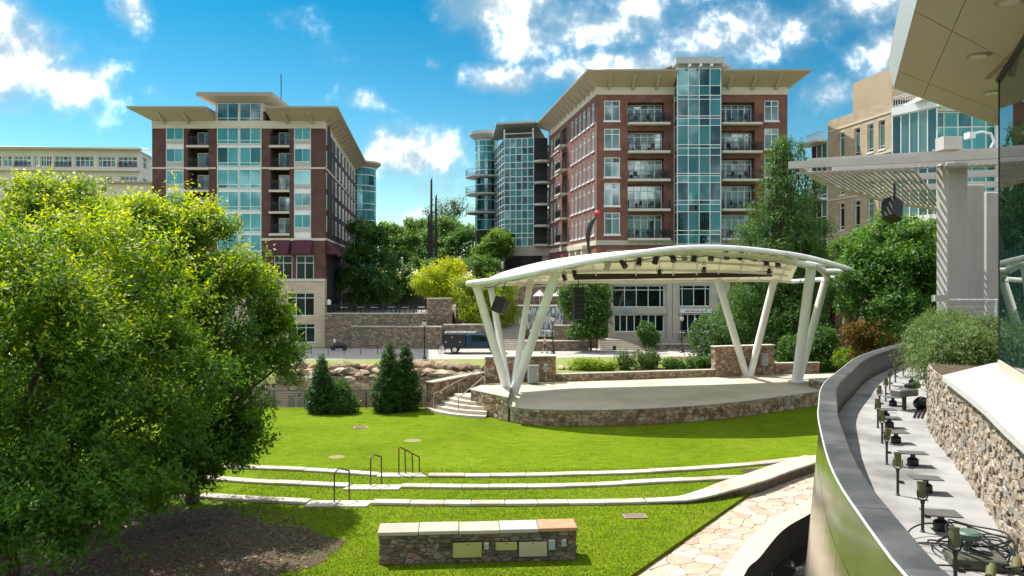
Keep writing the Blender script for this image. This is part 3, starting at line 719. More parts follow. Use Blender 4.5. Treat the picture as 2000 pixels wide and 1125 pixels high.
# grates and lids in the lawn
def grate(label, c, w, d, rz, m, bars=9):
    q = G(*c, .02); t = thing('drain_grate', label, 'drain grate', (q.x, q.y, 0), rz=rz)
    X = WM[t]
    b = MB()
    for (x0, x1, y0, y1) in ((-w, w, -d, -d + .05), (-w, w, d - .05, d), (-w, -w + .05, -d + .05, d - .05), (w - .05, w, -d + .05, d - .05)): b.box(x0, x1, y0, y1, .0, .035)
    b.build('frame', m, t, X)
    bm_ = MB().box(-.016, .016, -d + .05, d - .05, .0, .03).mesh('bar', m)
    for i in range(bars): inst('bar', bm_, t, X @ T(-w + .05 + (2 * w - .1) * (i + .5) / bars, 0, .002))
    MB().box(-w + .03, w - .03, -d + .03, d - .03, -.02, .006).build('pit', M_dark, t, X)
grate('rusty square drain grate set in the lawn right of the service wall', (1240, 1008), .36, .22, R(3), mat('grate_iron', (.36, .26, .22), (.26, .2, .18), 6, .6, metal=.3), 11)
grate('dark drain grate between two curbs near the bronze wall', (1470, 920), .38, .26, R(8), mat('grate_dark', (.12, .07, .06), (.08, .06, .05), 6, .6), 9)
grate('small pale drain grate far up the lawn near the trees', (704, 835), .34, .3, 0, mat('grate_pale', (.42, .27, .20), (.36, .25, .2), 6, .7), 5)
M_patch = mat('worn_patch', (.26, .20, .11), (.19, .20, .06), 5, .95)
for (lab, c, r) in (('oval bare valve lid in the grass, nearer the stage', (806, 861), .40), ('oval bare valve lid in the grass, nearer the trees', (658, 893), .34)):
    q = G(*c); MBp = MB().lathe([(r, 0), (r * 1.0, .012), (r * .9, .02)], 18)
    o = MBp.build('valve_lid', M_patch, None, T(q.x, q.y, .0)); tag(o, lab, 'valve lid')

# flagstone path
PB = [(-3, 10.4), (2.9, 18.8), (8.1, 26.2), (12.3, 30.9), (13.2, 30.5), (11.6, 27.8), (9.83, 25.6), (8.07, 23.65), (6.79, 21.9), (5.33, 19.35), (3.2, 15), (.6, 10.4)]
sheet('flagstone_path_bed', ccw(PB), -.125, mat('path_joint', (.36, .29, .215), (.30, .24, .18), 5, .95), -1.6)
fp = thing('flagstone_path', 'pale irregular flagstone path sweeping past the lawn to the bronze wall', 'path', (5.5, 20, -.125))
fp['kind'] = 'structure'; del fp['category']; del fp['label']
xs0 = min(p[0] for p in PB); ys0 = 15.5
bounds_ = [(p[0] - xs0, p[1] - ys0) for p in PB]
def clip_poly(poly, reg):
    return poly
# convex strips of the path, each filled with its own stones
strips = []
Ls = [(1.05, 16.2), (2.9, 18.8), (5.5, 22.5), (8.1, 26.2), (10.2, 28.55), (12.3, 30.9)]
Rs = [(4.1, 16.2), (5.33, 19.35), (6.79, 21.9), (8.07, 23.65), (9.83, 25.6), (11.6, 27.8)]
for i in range(5): strips.append([Ls[i], Rs[i], Rs[i + 1], Ls[i + 1]])
allq = []
rsf = random.Random(3)
# voronoi over the bounding box, clipped to each convex strip
def flag_cells():
    x0, x1, y0, y1 = 1.0, 12.4, 16.2, 30.9
    pts = []
    step_ = .44
    for j in range(int((y1 - y0) / step_) + 1):
        for i in range(int((x1 - x0) / step_) + 1):
            if rsf.random() < .22: continue
            pts.append((x0 + (i + .5 + rsf.uniform(-.48, .48)) * step_, y0 + (j + .5 + rsf.uniform(-.48, .48)) * step_))
    return pts
fpts = np.array(flag_cells())
def flag_poly(i, reg, gap=.014):
    reg = ccw(list(reg)); poly = list(reg)
    d2 = ((fpts - fpts[i]) ** 2).sum(1)
    for j in np.argsort(d2)[1:16]:
        dx, dy = fpts[j] - fpts[i]; l = math.hypot(dx, dy); nx_, ny_ = dx / l, dy / l
        poly = clip(poly, nx_, ny_, nx_ * fpts[i][0] + ny_ * fpts[i][1] + l / 2 - gap / 2)
        if len(poly) < 3: return None
    return poly
nf = 0
for si, reg in enumerate(strips):
    regc = ccw(list(reg))
    for i in range(len(fpts)):
        x, y = fpts[i]
        if not (min(p[0] for p in reg) - .6 < x < max(p[0] for p in reg) + .6 and min(p[1] for p in reg) - .6 < y < max(p[1] for p in reg) + .6): continue
        poly = flag_poly(i, regc)
        if not poly or len(poly) < 3: continue
        poly = ccw(poly); ar = abs(sum(poly[k][0] * poly[(k + 1) % len(poly)][1] - poly[(k + 1) % len(poly)][0] * poly[k][1] for k in range(len(poly)))) / 2
        if ar < .02: continue
        poly = soften(poly, .12); n = len(poly); cx = sum(p[0] for p in poly) / n; cy = sum(p[1] for p in poly) / n
        zt = -.10 + rsf.uniform(-.006, .006)
        vs = [(p[0], p[1], -.13) for p in poly] + [(p[0], p[1], zt - .006) for p in poly] + [(p[0] + (cx - p[0]) * .03, p[1] + (cy - p[1]) * .03, zt) for p in poly]
        fs = [(k, (k + 1) % n, n + (k + 1) % n, n + k) for k in range(n)] + [(n + k, n + (k + 1) % n, 2 * n + (k + 1) % n, 2 * n + k) for k in range(n)] + [tuple(range(2 * n, 3 * n))]
        MB().add(vs, fs).build('flagstone', M_flag, fp); nf += 1
# smooth kerb band and sunken basin
inn = [(.6, 10.4), (3.2, 15), (5.33, 19.35), (6.79, 21.9), (8.07, 23.65), (9.83, 25.6), (11.6, 27.8), (13.2, 30.5)]
out = [(1.6, 10.2), (4.0, 14.8), (5.75, 19.04), (6.55, 20.3), (7.93, 22.5), (9.35, 24.1), (11.5, 26.4), (14, 29.5)]
t = thing('basin_kerb', 'smooth tan concrete kerb between flagstone path and dark basin', 'kerb', (5.5, 19.2, -.1))
pi_ = catmull([Vector(p) for p in inn], 4); po_ = catmull([Vector(p) for p in out], 4)
M_kerb = mat('tan_kerb', (.56, .46, .35), (.50, .41, .31), 1.5, .75)
b = MB(); k = len(pi_); vs = []
for a, c in zip(pi_, po_): vs += [(a.x, a.y, -.3), (a.x, a.y, -.085), (c.x, c.y, -.085), (c.x, c.y, -1.4)]
fs = []
for i in range(k - 1):
    for j in range(3): fs.append((i * 4 + j, (i + 1) * 4 + j, (i + 1) * 4 + j + 1, i * 4 + j + 1))
ob = b.add(vs, fs).build('band', [M_kerb, mat('wet_basin_wall', (.02, .018, .016), (.045, .04, .035), 4, .5, stretch=(3, 3, .4))], t)
for i, pl_ in enumerate(ob.data.polygons):
    if i % 3 == 2: pl_.material_index = 1
recalc(ob)
o = sheet('basin_water', ccw([(1.6, 10.2), (4.0, 14.8), (5.75, 19.04), (6.55, 20.3), (7.93, 22.5), (9.35, 24.1), (12, 26.4), (12, 10)]), -1.0, mat('basin_water', (.012, .013, .012), (.022, .02, .018), 2, .06))

# ================================================================== STAGE
SZ = .85
front = [G(996, 792, SZ), G(1030, 797, SZ), G(1080, 799, SZ), G(1160, 799.5, SZ), G(1280, 796, SZ), G(1400, 788, SZ), G(1520, 774, SZ), G(1600, 763, SZ)]
front = [Vector((q.x, q.y)) for q in front]
fcur = catmull(front, 5)
back = [Vector((23.5, 53.5)), Vector((21.4, 53.6)), Vector((17.35, 52.2)), Vector((13.6, 51.0)), Vector((7.6, 49.7)), Vector((2.73, 48.4)), Vector((-.6, 47.6)), Vector((-1.8, 46.2)), Vector((-.6, 43))]
stage = thing('stage', 'concrete stage with curved rubble stone front on the lawn', 'stage', (9, 43, 0))
poly = [(q.x, q.y) for q in fcur] + [(21, 47)] + [(q.x, q.y) for q in back]
ob = MB().prism(ccw(poly), SZ - .16, SZ).build('floor', M_stagefloor, stage); recalc(ob)
# rounded nosing that overhangs the stones
pf = Path2([(q.x, q.y) for q in fcur])
cap_slabs(stage, pf, SZ - .05, .055, -.25, .05, 3.2, mat('nosing', (.46, .44, .40), (.38, .37, .34), 2, .75), 4, 'nosing', sub=6)
inset_poly = [(q.x, q.y + .06) for q in fcur] + [(21, 47)] + [(q.x, q.y) for q in back]
ob = MB().prism(ccw(inset_poly), -.05, SZ - .17).build('core', M_mortar, stage); recalc(ob)
ob = strip_core(pf, -.05, SZ - .05, .3, off=-.03, n=36).build('wall_core', M_mortar, stage); recalc(ob)
rubble(stage, pf.L, SZ - .05, wall_map(pf, 0), .19, M_stone, asp=1.75, seed=11, depth=(.0, .035), inset=.025, gap=.02)
for (bx, by) in ((17.8, 47.9),):
    MB().box(bx - .45, bx + .75, by - .5, by + .45, SZ + .001, SZ + .07).build('column_plinth', M_stagefloor, stage)

def stone_wall(name, label, cat, poly, z0, z1, size, seed, capw=.06, faces=None, m=None, asp=1.6, capt=.07, capm=None, cap=True):
    """free-standing rubble wall on a plan polygon; stones on the listed edges"""
    poly = ccw(poly); n = len(poly)
    cx = sum(p[0] for p in poly) / n; cy = sum(p[1] for p in poly) / n
    t = thing(name, label, cat, (cx, cy, z0))
    ob = MB().prism(poly, z0, z1).build('core', M_mortar, t)
    for i in range(n):
        a = poly[i]; c = poly[(i + 1) % n]
        nx, ny = (c[1] - a[1]), -(c[0] - a[0])           # outward normal of a ccw polygon
        if ny > abs(nx) * 1.2: continue                      # faces turned away from the lawn stay plain
        pth = Path2([a, c])
        rubble(t, pth.L, z1 - z0, wall_map(pth, z0), size, m or M_stone, asp=asp, seed=seed + i, depth=(.012, .045), inset=.025, gap=.02)
    if cap:
        q = []
        for p in poly:
            d = Vector((p[0] - cx, p[1] - cy)); d.normalize(); q.append((p[0] + d.x * capw * 1.4, p[1] + d.y * capw * 1.4))
        ob = MB().prism(q, z1, z1 + capt).build('coping', capm or M_cap, t); bevel(ob, .02)
    return t
def quadwall(x0, y0, x1, y1, th):
    d = Vector((x1 - x0, y1 - y0)).normalized(); n = Vector((-d.y, d.x)) * th
    return [(x0, y0), (x1, y1), (x1 + n.x, y1 + n.y), (x0 + n.x, y0 + n.y)]
stone_wall('stone_pillar_wall', 'tall rubble stone wall behind the left cluster of slanted columns', 'stone wall', quadwall(-1.62, 47.9, 2.75, 48.5, .6), SZ, 2.45, .2, 30)
stone_wall('low_stone_wall', 'long low rubble wall along the back of the stage', 'stone wall', quadwall(2.85, 48.6, 13.45, 51.15, .45), SZ, 1.28, .17, 40)
stone_wall('stone_pillar_wall', 'tall rubble stone wall behind the right rear slanted columns', 'stone wall', quadwall(13.55, 51.0, 17.9, 52.4, .6), SZ, 2.83, .2, 50)
stone_wall('low_stone_wall', 'short low rubble wall at the back right end of the stage', 'stone wall', quadwall(18.0, 52.6, 21.3, 53.2, .45), SZ, 1.55, .18, 60)
stone_wall('stone_planter', 'rubble stone block with pale coping at the left front corner of the stage', 'stone block', [(-.2, 39.42), (-.12, 43.2), (-1.75, 43.9), (-2.25, 42.35)], 0, 1.22, .22, 70, asp=1.5)
stone_wall('stair_side_wall', 'rubble stone wall left of the curved stage steps', 'stone wall', [(-4.35, 43.1), (-1.7, 47.75), (-2.2, 48.1), (-4.85, 43.4)], 0, 1.5, .22, 80)
stone_wall('stone_end_block', 'rubble stone block where the stage front meets the bronze wall', 'stone block', [(18.2, 44.7), (20.6, 45.6), (20.2, 47.2), (17.9, 46.3)], 0, 1.28, .22, 90)
# curved steps
t = thing('curved_steps', 'pale curved stone steps up to the left end of the stage', 'steps', (-2.2, 42, 0))
for k in range(5):
    r1 = 2.6 + .42 * k; z1 = .80 - .17 * k; poly = []
    r0 = .4 if k == 0 else r1 - .5
    for i in range(13):
        a = R(196 + 66 * i / 12); poly.append((-.8 + r1 * math.cos(a), 44.6 + r1 * math.sin(a)))
    for i in range(13):
        a = R(262 - 66 * i / 12); poly.append((-.8 + r0 * math.cos(a), 44.6 + r0 * math.sin(a)))
    ob = MB().prism(ccw(poly), -.05, z1).build('tread', mat('step_stone', (.52, .46, .385), (.46, .405, .335), 2, .8), t)
M_tanrail = mat('tan_rail', (.42, .36, .28), (.36, .31, .25), 3, .4, metal=.4)
for (lab, pts) in (('thin tan handrail along the wall left of the curved steps', [(-4.35, 42.6, .95), (-1.9, 46.9, 1.85)]), ('thin tan handrail in the middle of the curved steps', [(-2.9, 41.5, .9), (-1.6, 44.2, 1.75)])):
    a = Vector(pts[0]); c = Vector(pts[1]); t = thing('step_handrail', lab, 'handrail', (a.x, a.y, 0), 'handrails of the stage steps')
    MB().tube([a, c], .03, 8).build('rail', M_tanrail, t, smooth=True)
    for f in (0, .5, 1):
        q = a.lerp(c, f); MB().tube([(q.x, q.y, (0, .45, .8)[int(f * 2)]), q], .025, 8).build('post', M_tanrail, t, smooth=True)
MB().box(-.09, .09, -.02, .01, -.09, .09).build('wall_plate', mat('plate_white', (.62, .58, .5), None), None, T(-4.05, 43.49, .95) @ RZ(R(60)))
tag(bpy.data.objects['wall_plate'], 'small square pale plate on the wall left of the steps', 'plate')

# electrical cabinets
M_cab = mat('cabinet_grey', (.27, .30, .29), (.23, .26, .25), 2, .5)
def cabinet(label, c, w, d, z0, z1, pipe=True, rz=R(10)):
    t = thing('electrical_cabinet', label, 'electrical cabinet', (c[0], c[1], SZ), rz=rz); X = WM[t]
    ob = MB().box(-w, w, -d, d, z0, z1).build('body', M_cab, t, X); bevel(ob, .02)
    dr_ = MB().box(-w * .88, w * .88, -d - .02, -d - .001, z0 + .06, z1 - .06).build('door', M_cab, t, X); bevel(dr_, .006)
    MB().box(w * .5, w * .7, -d - .05, -d - .021, (z0 + z1) / 2 - .06, (z0 + z1) / 2 + .08).build('latch', mat('latch', (.55, .6, .6), None, metal=.6, rough=.4), dr_, X)
    if pipe: MB().tube([(0, d * .3, .0), (0, d * .3, z0 + .01)], .04, 8).build('conduit', M_cab, t, X, smooth=True)
cabinet('tall grey electrical cabinet on the stage beside the left columns', (1.32, 47.55), .33, .2, .08, 1.18)
cabinet('slim grey switch box on a pipe right of the tall cabinet', (2.12, 47.9), .12, .1, .72, 1.2)
cabinet('grey meter box on a pipe in front of the right stone wall', (16.95, 51.55), .22, .12, .7, 1.5)
cabinet('pale small box left on the stone wall behind the slanted columns', (.42, 47.75), .14, .05, .55, 1.05, False)

# ================================================================== CANOPY
def PP(l): return [P(*q) for q in l]
A_ = PP([(914, 554, 41.2), (945, 550, 40.6), (980, 545, 40), (1060, 529, 39.2), (1160, 509, 38.8), (1300, 488, 39), (1380, 484, 39.6), (1450, 486.5, 40.4), (1520, 494, 41.5), (1580, 504, 42.8), (1640, 520.5, 44.6), (1668, 531, 46), (1679, 540, 47.4)])
Mm = PP([(920, 555, 43.5), (955, 546, 44), (992, 530, 44), (1070, 511, 44), (1170, 499, 44), (1300, 495, 44.3), (1375, 498, 45), (1442, 502, 45.8), (1508, 508, 46.8), (1560, 517, 47.8)])
Bb = PP([(944, 557, 46.5), (985, 555, 47.2), (1030, 552, 48), (1095, 550, 48.5), (1185, 549, 49), (1300, 548, 49.8), (1370, 547, 50.4), (1430, 547, 51), (1490, 547, 51.8), (1545, 550, 52.4)])
canopy = thing('stage_canopy', 'white arched membrane canopy on slanted columns over the stage', 'canopy', (8, 44, SZ))
fa = catmull(A_, 6); ma = catmull(Mm, 6); ba = catmull(Bb, 6); KM = len(ma)
rows = 14
b = MB(); vs = []
surf = lambda i, t: fa[i] * ((1 - t) * (1 - 2 * t)) + ma[i] * (4 * t * (1 - t)) + ba[i] * (t * (2 * t - 1))
for i in range(KM):
    for j in range(rows + 1):
        vs.append(surf(i, .02 + .98 * j / rows))
fs = [(i * (rows + 1) + j, (i + 1) * (rows + 1) + j, (i + 1) * (rows + 1) + j + 1, i * (rows + 1) + j + 1) for i in range(KM - 1) for j in range(rows)]
ob = b.add(vs, fs).build('membrane', M_membrane, canopy, smooth=True, ang=80)
sm = ob.modifiers.new('thickness', 'SOLIDIFY'); sm.thickness = .02
MB().tube(fa, [.16] * (len(fa) - 4) + [.15, .14, .12, .09], 12).build('front_arch', M_steel, canopy, smooth=True)
MB().tube(ba, .13, 10).build('rear_edge_tube', M_steel, canopy, smooth=True)
MB().tube([fa[0], fa[0].lerp(ba[0], .5) + Vector((0, 0, -.05)), ba[0]], .15, 10).build('left_end_tube', M_steel, canopy, smooth=True)
# inner arch that carries the spotlights
inner = [surf(i, .2) + Vector((0, 0, -.30)) for i in range(4, KM)]
endp = PP([(1597, 520, 46.3), (1612, 532, 47.8), (1617, 545, 49.3)])
inner2 = inner + [inner[-1].lerp(endp[0], .5), *endp]
MB().tube(inner2, [.12] * (len(inner) - 14) + [.14 + .006 * k for k in range(14)] + [.23, .24, .24, .22], 10).build('inner_arch', M_steel, canopy, smooth=True)
MB().tube([endp[-1], Bb[-1].lerp(endp[-1], .4), Bb[-1]], .15, 10).build('right_end_tube', M_steel, canopy, smooth=True)
for k, t_ in enumerate((.42, .62, .8)):
    MB().tube([surf(i, t_) + Vector((0, 0, -.17)) for i in range(2, KM - 1, 2)], .085, 8).build('purlin', M_steel, canopy, smooth=True)
for i in range(3, KM, 4):
    MB().tube([surf(i, .03 + .95 * j / 7) + Vector((0, 0, -.1)) for j in range(8)], .055, 8).build('rib', M_steel, canopy, smooth=True)
ends = [(P(1586, 516, 45.8), P(1634, 517, 45.0)), (P(1605, 529, 47.3), P(1663, 529, 46.2)), (P(1617, 543, 49), P(1680, 541, 47.6))]
for a, c in ends: MB().tube([a, c], .13, 10).build('outrigger', M_steel, canopy, smooth=True)
# slanted columns
base_l = G(998, 769, SZ)
cols = [(base_l + Vector((-.15, -.2, 0)), P(930, 556, 41.4), .24, .22), (base_l + Vector((-.1, .2, 0)), P(958, 556, 46.3), .20, .19), (base_l + Vector((.1, .25, 0)), P(1036, 549, 47.3), .20, .19), (base_l + Vector((.12, -.2, 0)), P(1086, 533, 40.4), .26, .24)]
bR = G(1461, 735, SZ); bF = G(1557, 747, SZ)
cols += [(bR + Vector((-.12, 0, 0)), P(1402, 546, 50.6), .24, .24), (bR + Vector((.12, 0, 0)), P(1512, 546, 51.9), .24, .24)]
cols += [(bF + Vector((-.08, -.05, .07)), P(1585, 519, 45.9), .29, .29), (bF + Vector((.1, .1, .07)), P(1613, 545, 49.2), .25, .24)]
for (a, c, r0, r1) in cols:
    cl = MB().tube([a, c], [r0, r1], 16).build('column', M_steel, canopy, smooth=True)
    d = (c - a).normalized(); MB().tube([c - d * .25, c + d * .02], r1 + .03, 16).build('collar', M_steel, cl, smooth=True)
for q in (base_l, bR, bF + Vector((0, 0, .07))):
    MB().lathe([(.55, 0), (.55, .04), (.3, .06), (.28, .16)], 16, q).build('base_shoe', M_steel, canopy, smooth=True)
# dark rear valance beam
a = P(1121, 541, 47.6); c = P(1508, 535, 50.0)
MB().bar(a, c, .12, .36).build('valance_beam', mat('dark_valance', (.030, .024, .022), (.045, .036, .032), 3, .6), canopy)
# lattice truss stub at the left end of the beam
b = MB(); tr0 = P(1040, 545, 46.5); tr1 = a
for dz in (0, .3): b.tube([tr0 + Vector((0, 0, dz)), tr1 + Vector((0, 0, dz))], .025, 6)
for k in range(8):
    p0 = tr0.lerp(tr1, k / 8); p1 = tr0.lerp(tr1, (k + 1) / 8); b.tube([p0 + Vector((0, 0, .3 * (k % 2))), p1 + Vector((0, 0, .3 * ((k + 1) % 2)))], .018, 6)
b.build('lattice_truss', M_steel, canopy, smooth=True)
# cables sagging under the arch
b = MB()
for i0 in range(6, KM - 8, 6):
    p0 = inner[i0 - 4] if i0 - 4 < len(inner) else None
    p0 = surf(i0, .2) + Vector((0, -.1, -.42)); p1 = surf(i0 + 6, .2) + Vector((0, -.1, -.42)); mpt = p0.lerp(p1, .5) + Vector((0, 0, -.12))
    b.tube([p0, p0.lerp(mpt, .5) + Vector((0, 0, -.03)), mpt, mpt.lerp(p1, .5) + Vector((0, 0, -.03)), p1], .022, 5)
p0 = P(1562, 514, 46); b.tube([p0, p0 + Vector((.2, .1, -.5)), p0 + Vector((.05, .2, -1.3)), p0 + Vector((-.15, .2, -1.6))], .02, 5)
b.build('cable', M_black, canopy, smooth=True)

# spotlights under the canopy
def spot_mesh():
    b = MB(); M0 = Matrix.Identity(4)
    b.lathe([(.04, .22), (.11, .20), (.14, .05), (.15, -.18), (.165, -.2), (.165, -.24), (.14, -.24)], 12); return b
spot_body = spot_mesh().mesh('lamp_body', M_black, True)
yk = MB(); yk.tube([(-.19, 0, .0), (-.19, 0, .2), (-.1, 0, .32), (.1, 0, .32), (.19, 0, .2), (.19, 0, .0)], .018, 6); yk.tube([(0, 0, .32), (0, 0, .48)], .025, 6)
yoke_me = yk.mesh('yoke', M_black, True)
lens_me = MB().lathe([(.13, -.243), (.13, -.246), (.02, -.262)], 12).mesh('lens', mat('lamp_lens', (.10, .10, .13), None, rough=.1, coat=.5), True)
white_body = spot_mesh().mesh('lamp_body', mat('pale_lamp', (.52, .54, .55), None, rough=.4), True)
spots = [(1187, 519), (1217, 515), (1248, 510), (1281, 506), (1314, 503), (1336, 500), (1356, 501), (1389, 500), (1419, 498), (1447, 499), (1473, 501), (1488, 499), (1496, 509), (1512, 501), (1519, 513), (1538, 504), (1564, 508), (1375, 526), (1288, 531), (1502, 530), (1102, 541), (1122, 533)]
words = ['first', 'second', 'third', 'fourth', 'fifth', 'sixth', 'seventh', 'eighth', 'ninth', 'tenth', 'eleventh', 'twelfth', 'thirteenth', 'fourteenth', 'fifteenth', 'sixteenth', 'seventeenth']
rs = random.Random(2)
for k, (x, y) in enumerate(spots):
    hi = k < 17; Y = (41.2 + max(0, x - 1300) / 1500 * 22) if hi else 46.2
    if k in (12, 14): Y += 1.2
    q = P(x, y, Y); pale = k in (0, 5, 10)
    if hi: lab = '%s stage spotlight, %s counted from the left along the canopy arch' % ('pale' if pale else 'black', words[k])
    else: lab = ['black stage spotlight hanging above the middle of the dark beam', 'small black spotlight above the dark beam, left of its middle', 'black spotlight at the right end of the dark beam', 'black spotlight on the lattice truss left of the dark beam', 'black spotlight at the left end of the dark beam'][k - 17]
    t = thing('stage_spotlight', lab, 'spotlight', q, 'spotlights under the stage canopy'); sc_ = 1.05 if hi else .9
    X = T(*q) @ RZ(rs.uniform(-.6, .6)) @ Matrix.Scale(sc_, 4)
    WM[t] = T(*q)
    inst('yoke', yoke_me, t, X)
    bo = inst('lamp_body', white_body if pale else spot_body, t, X @ RX(R(rs.uniform(-50, -15)) if k % 3 else R(30)))
    inst('lens', lens_me, bo, WM[bo])
    MB().tube([q + Vector((0, 0, .45)), q + Vector((0, .0, .45 + (.5 if hi else .7)))], .02, 6).build('clamp', M_black, t)
# loudspeakers
t = thing('loudspeaker', 'black angled loudspeaker hung beside the left slanted columns', 'loudspeaker', P(977, 612, 41.8))
X = T(*P(978, 597, 41.8)) @ RZ(R(-35)) @ RY(R(12)) @ RX(R(-18))
ob = MB().slab([(-.36, -.3, -.42), (.36, -.3, -.42), (.22, .42, -.42), (-.22, .42, -.42)], (0, 0, .84)).build('cabinet', M_black, t, X); recalc(ob); bevel(ob, .03)
MB().box(-.32, .32, -.325, -.302, -.38, .38).build('grille', mat('speaker_grille', (.02, .02, .022), (.03, .03, .032), 30, .7), t, X)
MB().tube([P(978, 588, 41.8), P(988, 548, 41.8)], .03, 6).build('hanger', mat('teal_strap', (.10, .18, .20), None), t)
t = thing('line_array', 'tall flat black speaker column hanging under the canopy', 'loudspeaker', P(1130, 625, 46.5))
p0 = P(1130, 594, 46.5)
for k in range(7):
    ob = MB().box(-.31, .31, -.28, .28, -.135, .135).build('speaker_box', M_black, t, T(p0.x, p0.y, p0.z + .27 * (k - 3)) @ RZ(R(8)) @ RX(R(1.5 * (k - 3)))); bevel(ob, .02)
    MB().box(-.28, .28, -.30, -.281, -.115, .115).build('grille', MATS['speaker_grille'], ob, WM[ob])
MB().box(-.34, .34, -.2, .2, .95, 1.03).build('fly_frame', M_black, t, T(*p0) @ RZ(R(8)))
MB().tube([p0 + Vector((0, 0, 1.0)), p0 + Vector((0, 0, 1.75))], .025, 6).build('chain', M_black, t)

# ================================================================== BRONZE WALL, LEDGE, RIGHT TERRACE
RIM = 4.85; LED = 4.2
RO = [(19.5, 33.4), (16.2, 30.6), (11.3, 24.5), (8.57, 20.0), (6.96, 17.1), (5.8, 14.4), (5.35, 13.3), (4.87, 12.0), (4.2, 10.1), (3.8, 8.81), (3.49, 7.58), (3.26, 6.6), (3.14, 6.0), (3.05, 5.0), (3.02, 3.8)]
pr = Path2(RO, 8)
bw = thing('bronze_wall', 'curved bronze panelled wall with dark stone rim in the right foreground', 'wall', (5.8, 14.4, -1))
BAT = .088
def wall_pt(s, z, d=0):
    p, n = pr.at(s); k = d + BAT * (RIM - z); return (p.x + n.x * k, p.y + n.y * k, z)
seams = [-1.3, 1.55, 4.12, RIM]
s = 0; rs = random.Random(9); np_ = int(pr.L / 1.25)
for i in range(np_):
    s0 = pr.L * i / np_ + .006; s1 = pr.L * (i + 1) / np_ - .006
    for r in range(3):
        z0 = seams[r] + .006; z1 = seams[r + 1] - .006; tl = rs.uniform(-.006, .006)
        vs = []; K = 4
        for k in range(K + 1):
            ss = s0 + (s1 - s0) * k / K; dd = tl * (k / K - .5)
            vs += [wall_pt(ss, z0, dd), wall_pt(ss, z1, dd), wall_pt(ss, z1, -.03), wall_pt(ss, z0, -.03)]
        fs = []
        for k in range(K):
            for j in range(4): fs.append((k * 4 + j, k * 4 + (j + 1) % 4, (k + 1) * 4 + (j + 1) % 4, (k + 1) * 4 + j))
        fs += [(3, 2, 1, 0), tuple(K * 4 + j for j in range(4))]
        ob = MB().add(vs, fs).build('panel', M_bronze, bw, smooth=True, ang=30); recalc(ob)
# core and inner face
vs = []; n = 70
for i in range(n + 1):
    ss = pr.L * i / n; p, nr = pr.at(ss)
    a = wall_pt(ss, -1.4, -.02); 
    vs += [a, wall_pt(ss, RIM - .003, -.02), (p.x - nr.x * .25, p.y - nr.y * .25, RIM - .003), (p.x - nr.x * .25, p.y - nr.y * .25, LED - .4)]
fs = [(i * 4 + j, i * 4 + j + 1, (i + 1) * 4 + j + 1, (i + 1) * 4 + j) for i in range(n) for j in range(3)]
ob = MB().add(vs, fs).build('core', mat('inner_parapet', (.055, .052, .05), (.035, .034, .034), 3, .5), bw, smooth=True); recalc(ob)
cap_slabs(bw, pr, RIM, .055, -.28, .03, 1.55, M_granite, 21, 'rim_slab', sub=5, gap=.004)
e = MB().tube([(q[0], q[1], RIM + .03) for q in [tuple(pr.at(pr.L * i / 80)[0] + pr.at(pr.L * i / 80)[1] * .045) for i in range(81)]], .014, 6).build('edge_strip', M_alu, bw, smooth=True)

# ledge floor
SW = [(21, 32), (17.4, 29.5), (12.7, 22.2), (9.0, 16.6), (7.28, 12.6), (6.3, 10.16), (5.42, 8.17), (4.75, 6.5), (4.2, 4.5)]
psw = Path2(SW, 6)
inn_ = [pr.at(pr.L * i / 60) for i in range(61)]; inn_ = [(p.x - n.x * .22, p.y - n.y * .22) for p, n in inn_]
swp = [psw.at(psw.L * i / 50)[0] for i in range(51)]
lp = inn_ + [(p.x + .1, p.y) for p in reversed(swp)]
sheet('roof_ledge', ccw(lp), LED, M_ledge, LED - .35)
# stone wall at its right
rw = thing('ledgestone_wall', 'rugged multicoloured ledgestone wall beside the lamp ledge at far right', 'stone wall', (7.3, 12.6, LED))
ob = strip_core(psw, LED - .05, 5.5, .5, off=-.03, n=60).build('core', M_mortar, rw); recalc(ob)
sub = Path2([tuple(psw.at(psw.L * (.57 + .335 * i / 40))[0]) for i in range(41)])
rubble(rw, sub.L, 1.3, wall_map(sub, LED), (.07), M_stoneR, asp=2.0, seed=77, depth=(.0, .04), inset=.009, limit=300, gap=.008, drop=.26, soft=.08)
far_ = Path2([tuple(psw.at(psw.L * .57 * i / 20)[0]) for i in range(21)])
rubble(rw, far_.L, 1.25, wall_map(far_, LED), .3, M_stoneR, asp=1.6, seed=78, depth=(.0, .06), inset=.03, limit=0)
# white coping terrace in front of the glass
TW = 5.58
kk = [tuple(psw.at(psw.L * f)[0] + psw.at(psw.L * f)[1] * .10) for f in (.715, .75, .79, .83, .87, .91, .95, .99)]
poly = kk + [(9, 3.5), (10.6, 14.2), (9.9, 15.6)]
ob = sheet('terrace_coping', ccw(poly), TW, mat('white_coping', (.58, .545, .50), (.53, .50, .455), 1.2, .6), TW - .09)
bed = [tuple(psw.at(psw.L * f)[0]) for f in (.0, .1, .2, .3, .4, .5, .6, .66, .715)]
sheet('planter_bed', ccw(bed + [(9.9, 15.65), (12.5, 17), (30, 27), (30, 34), (24, 36)]), 5.52, M_mulch, 4.0)

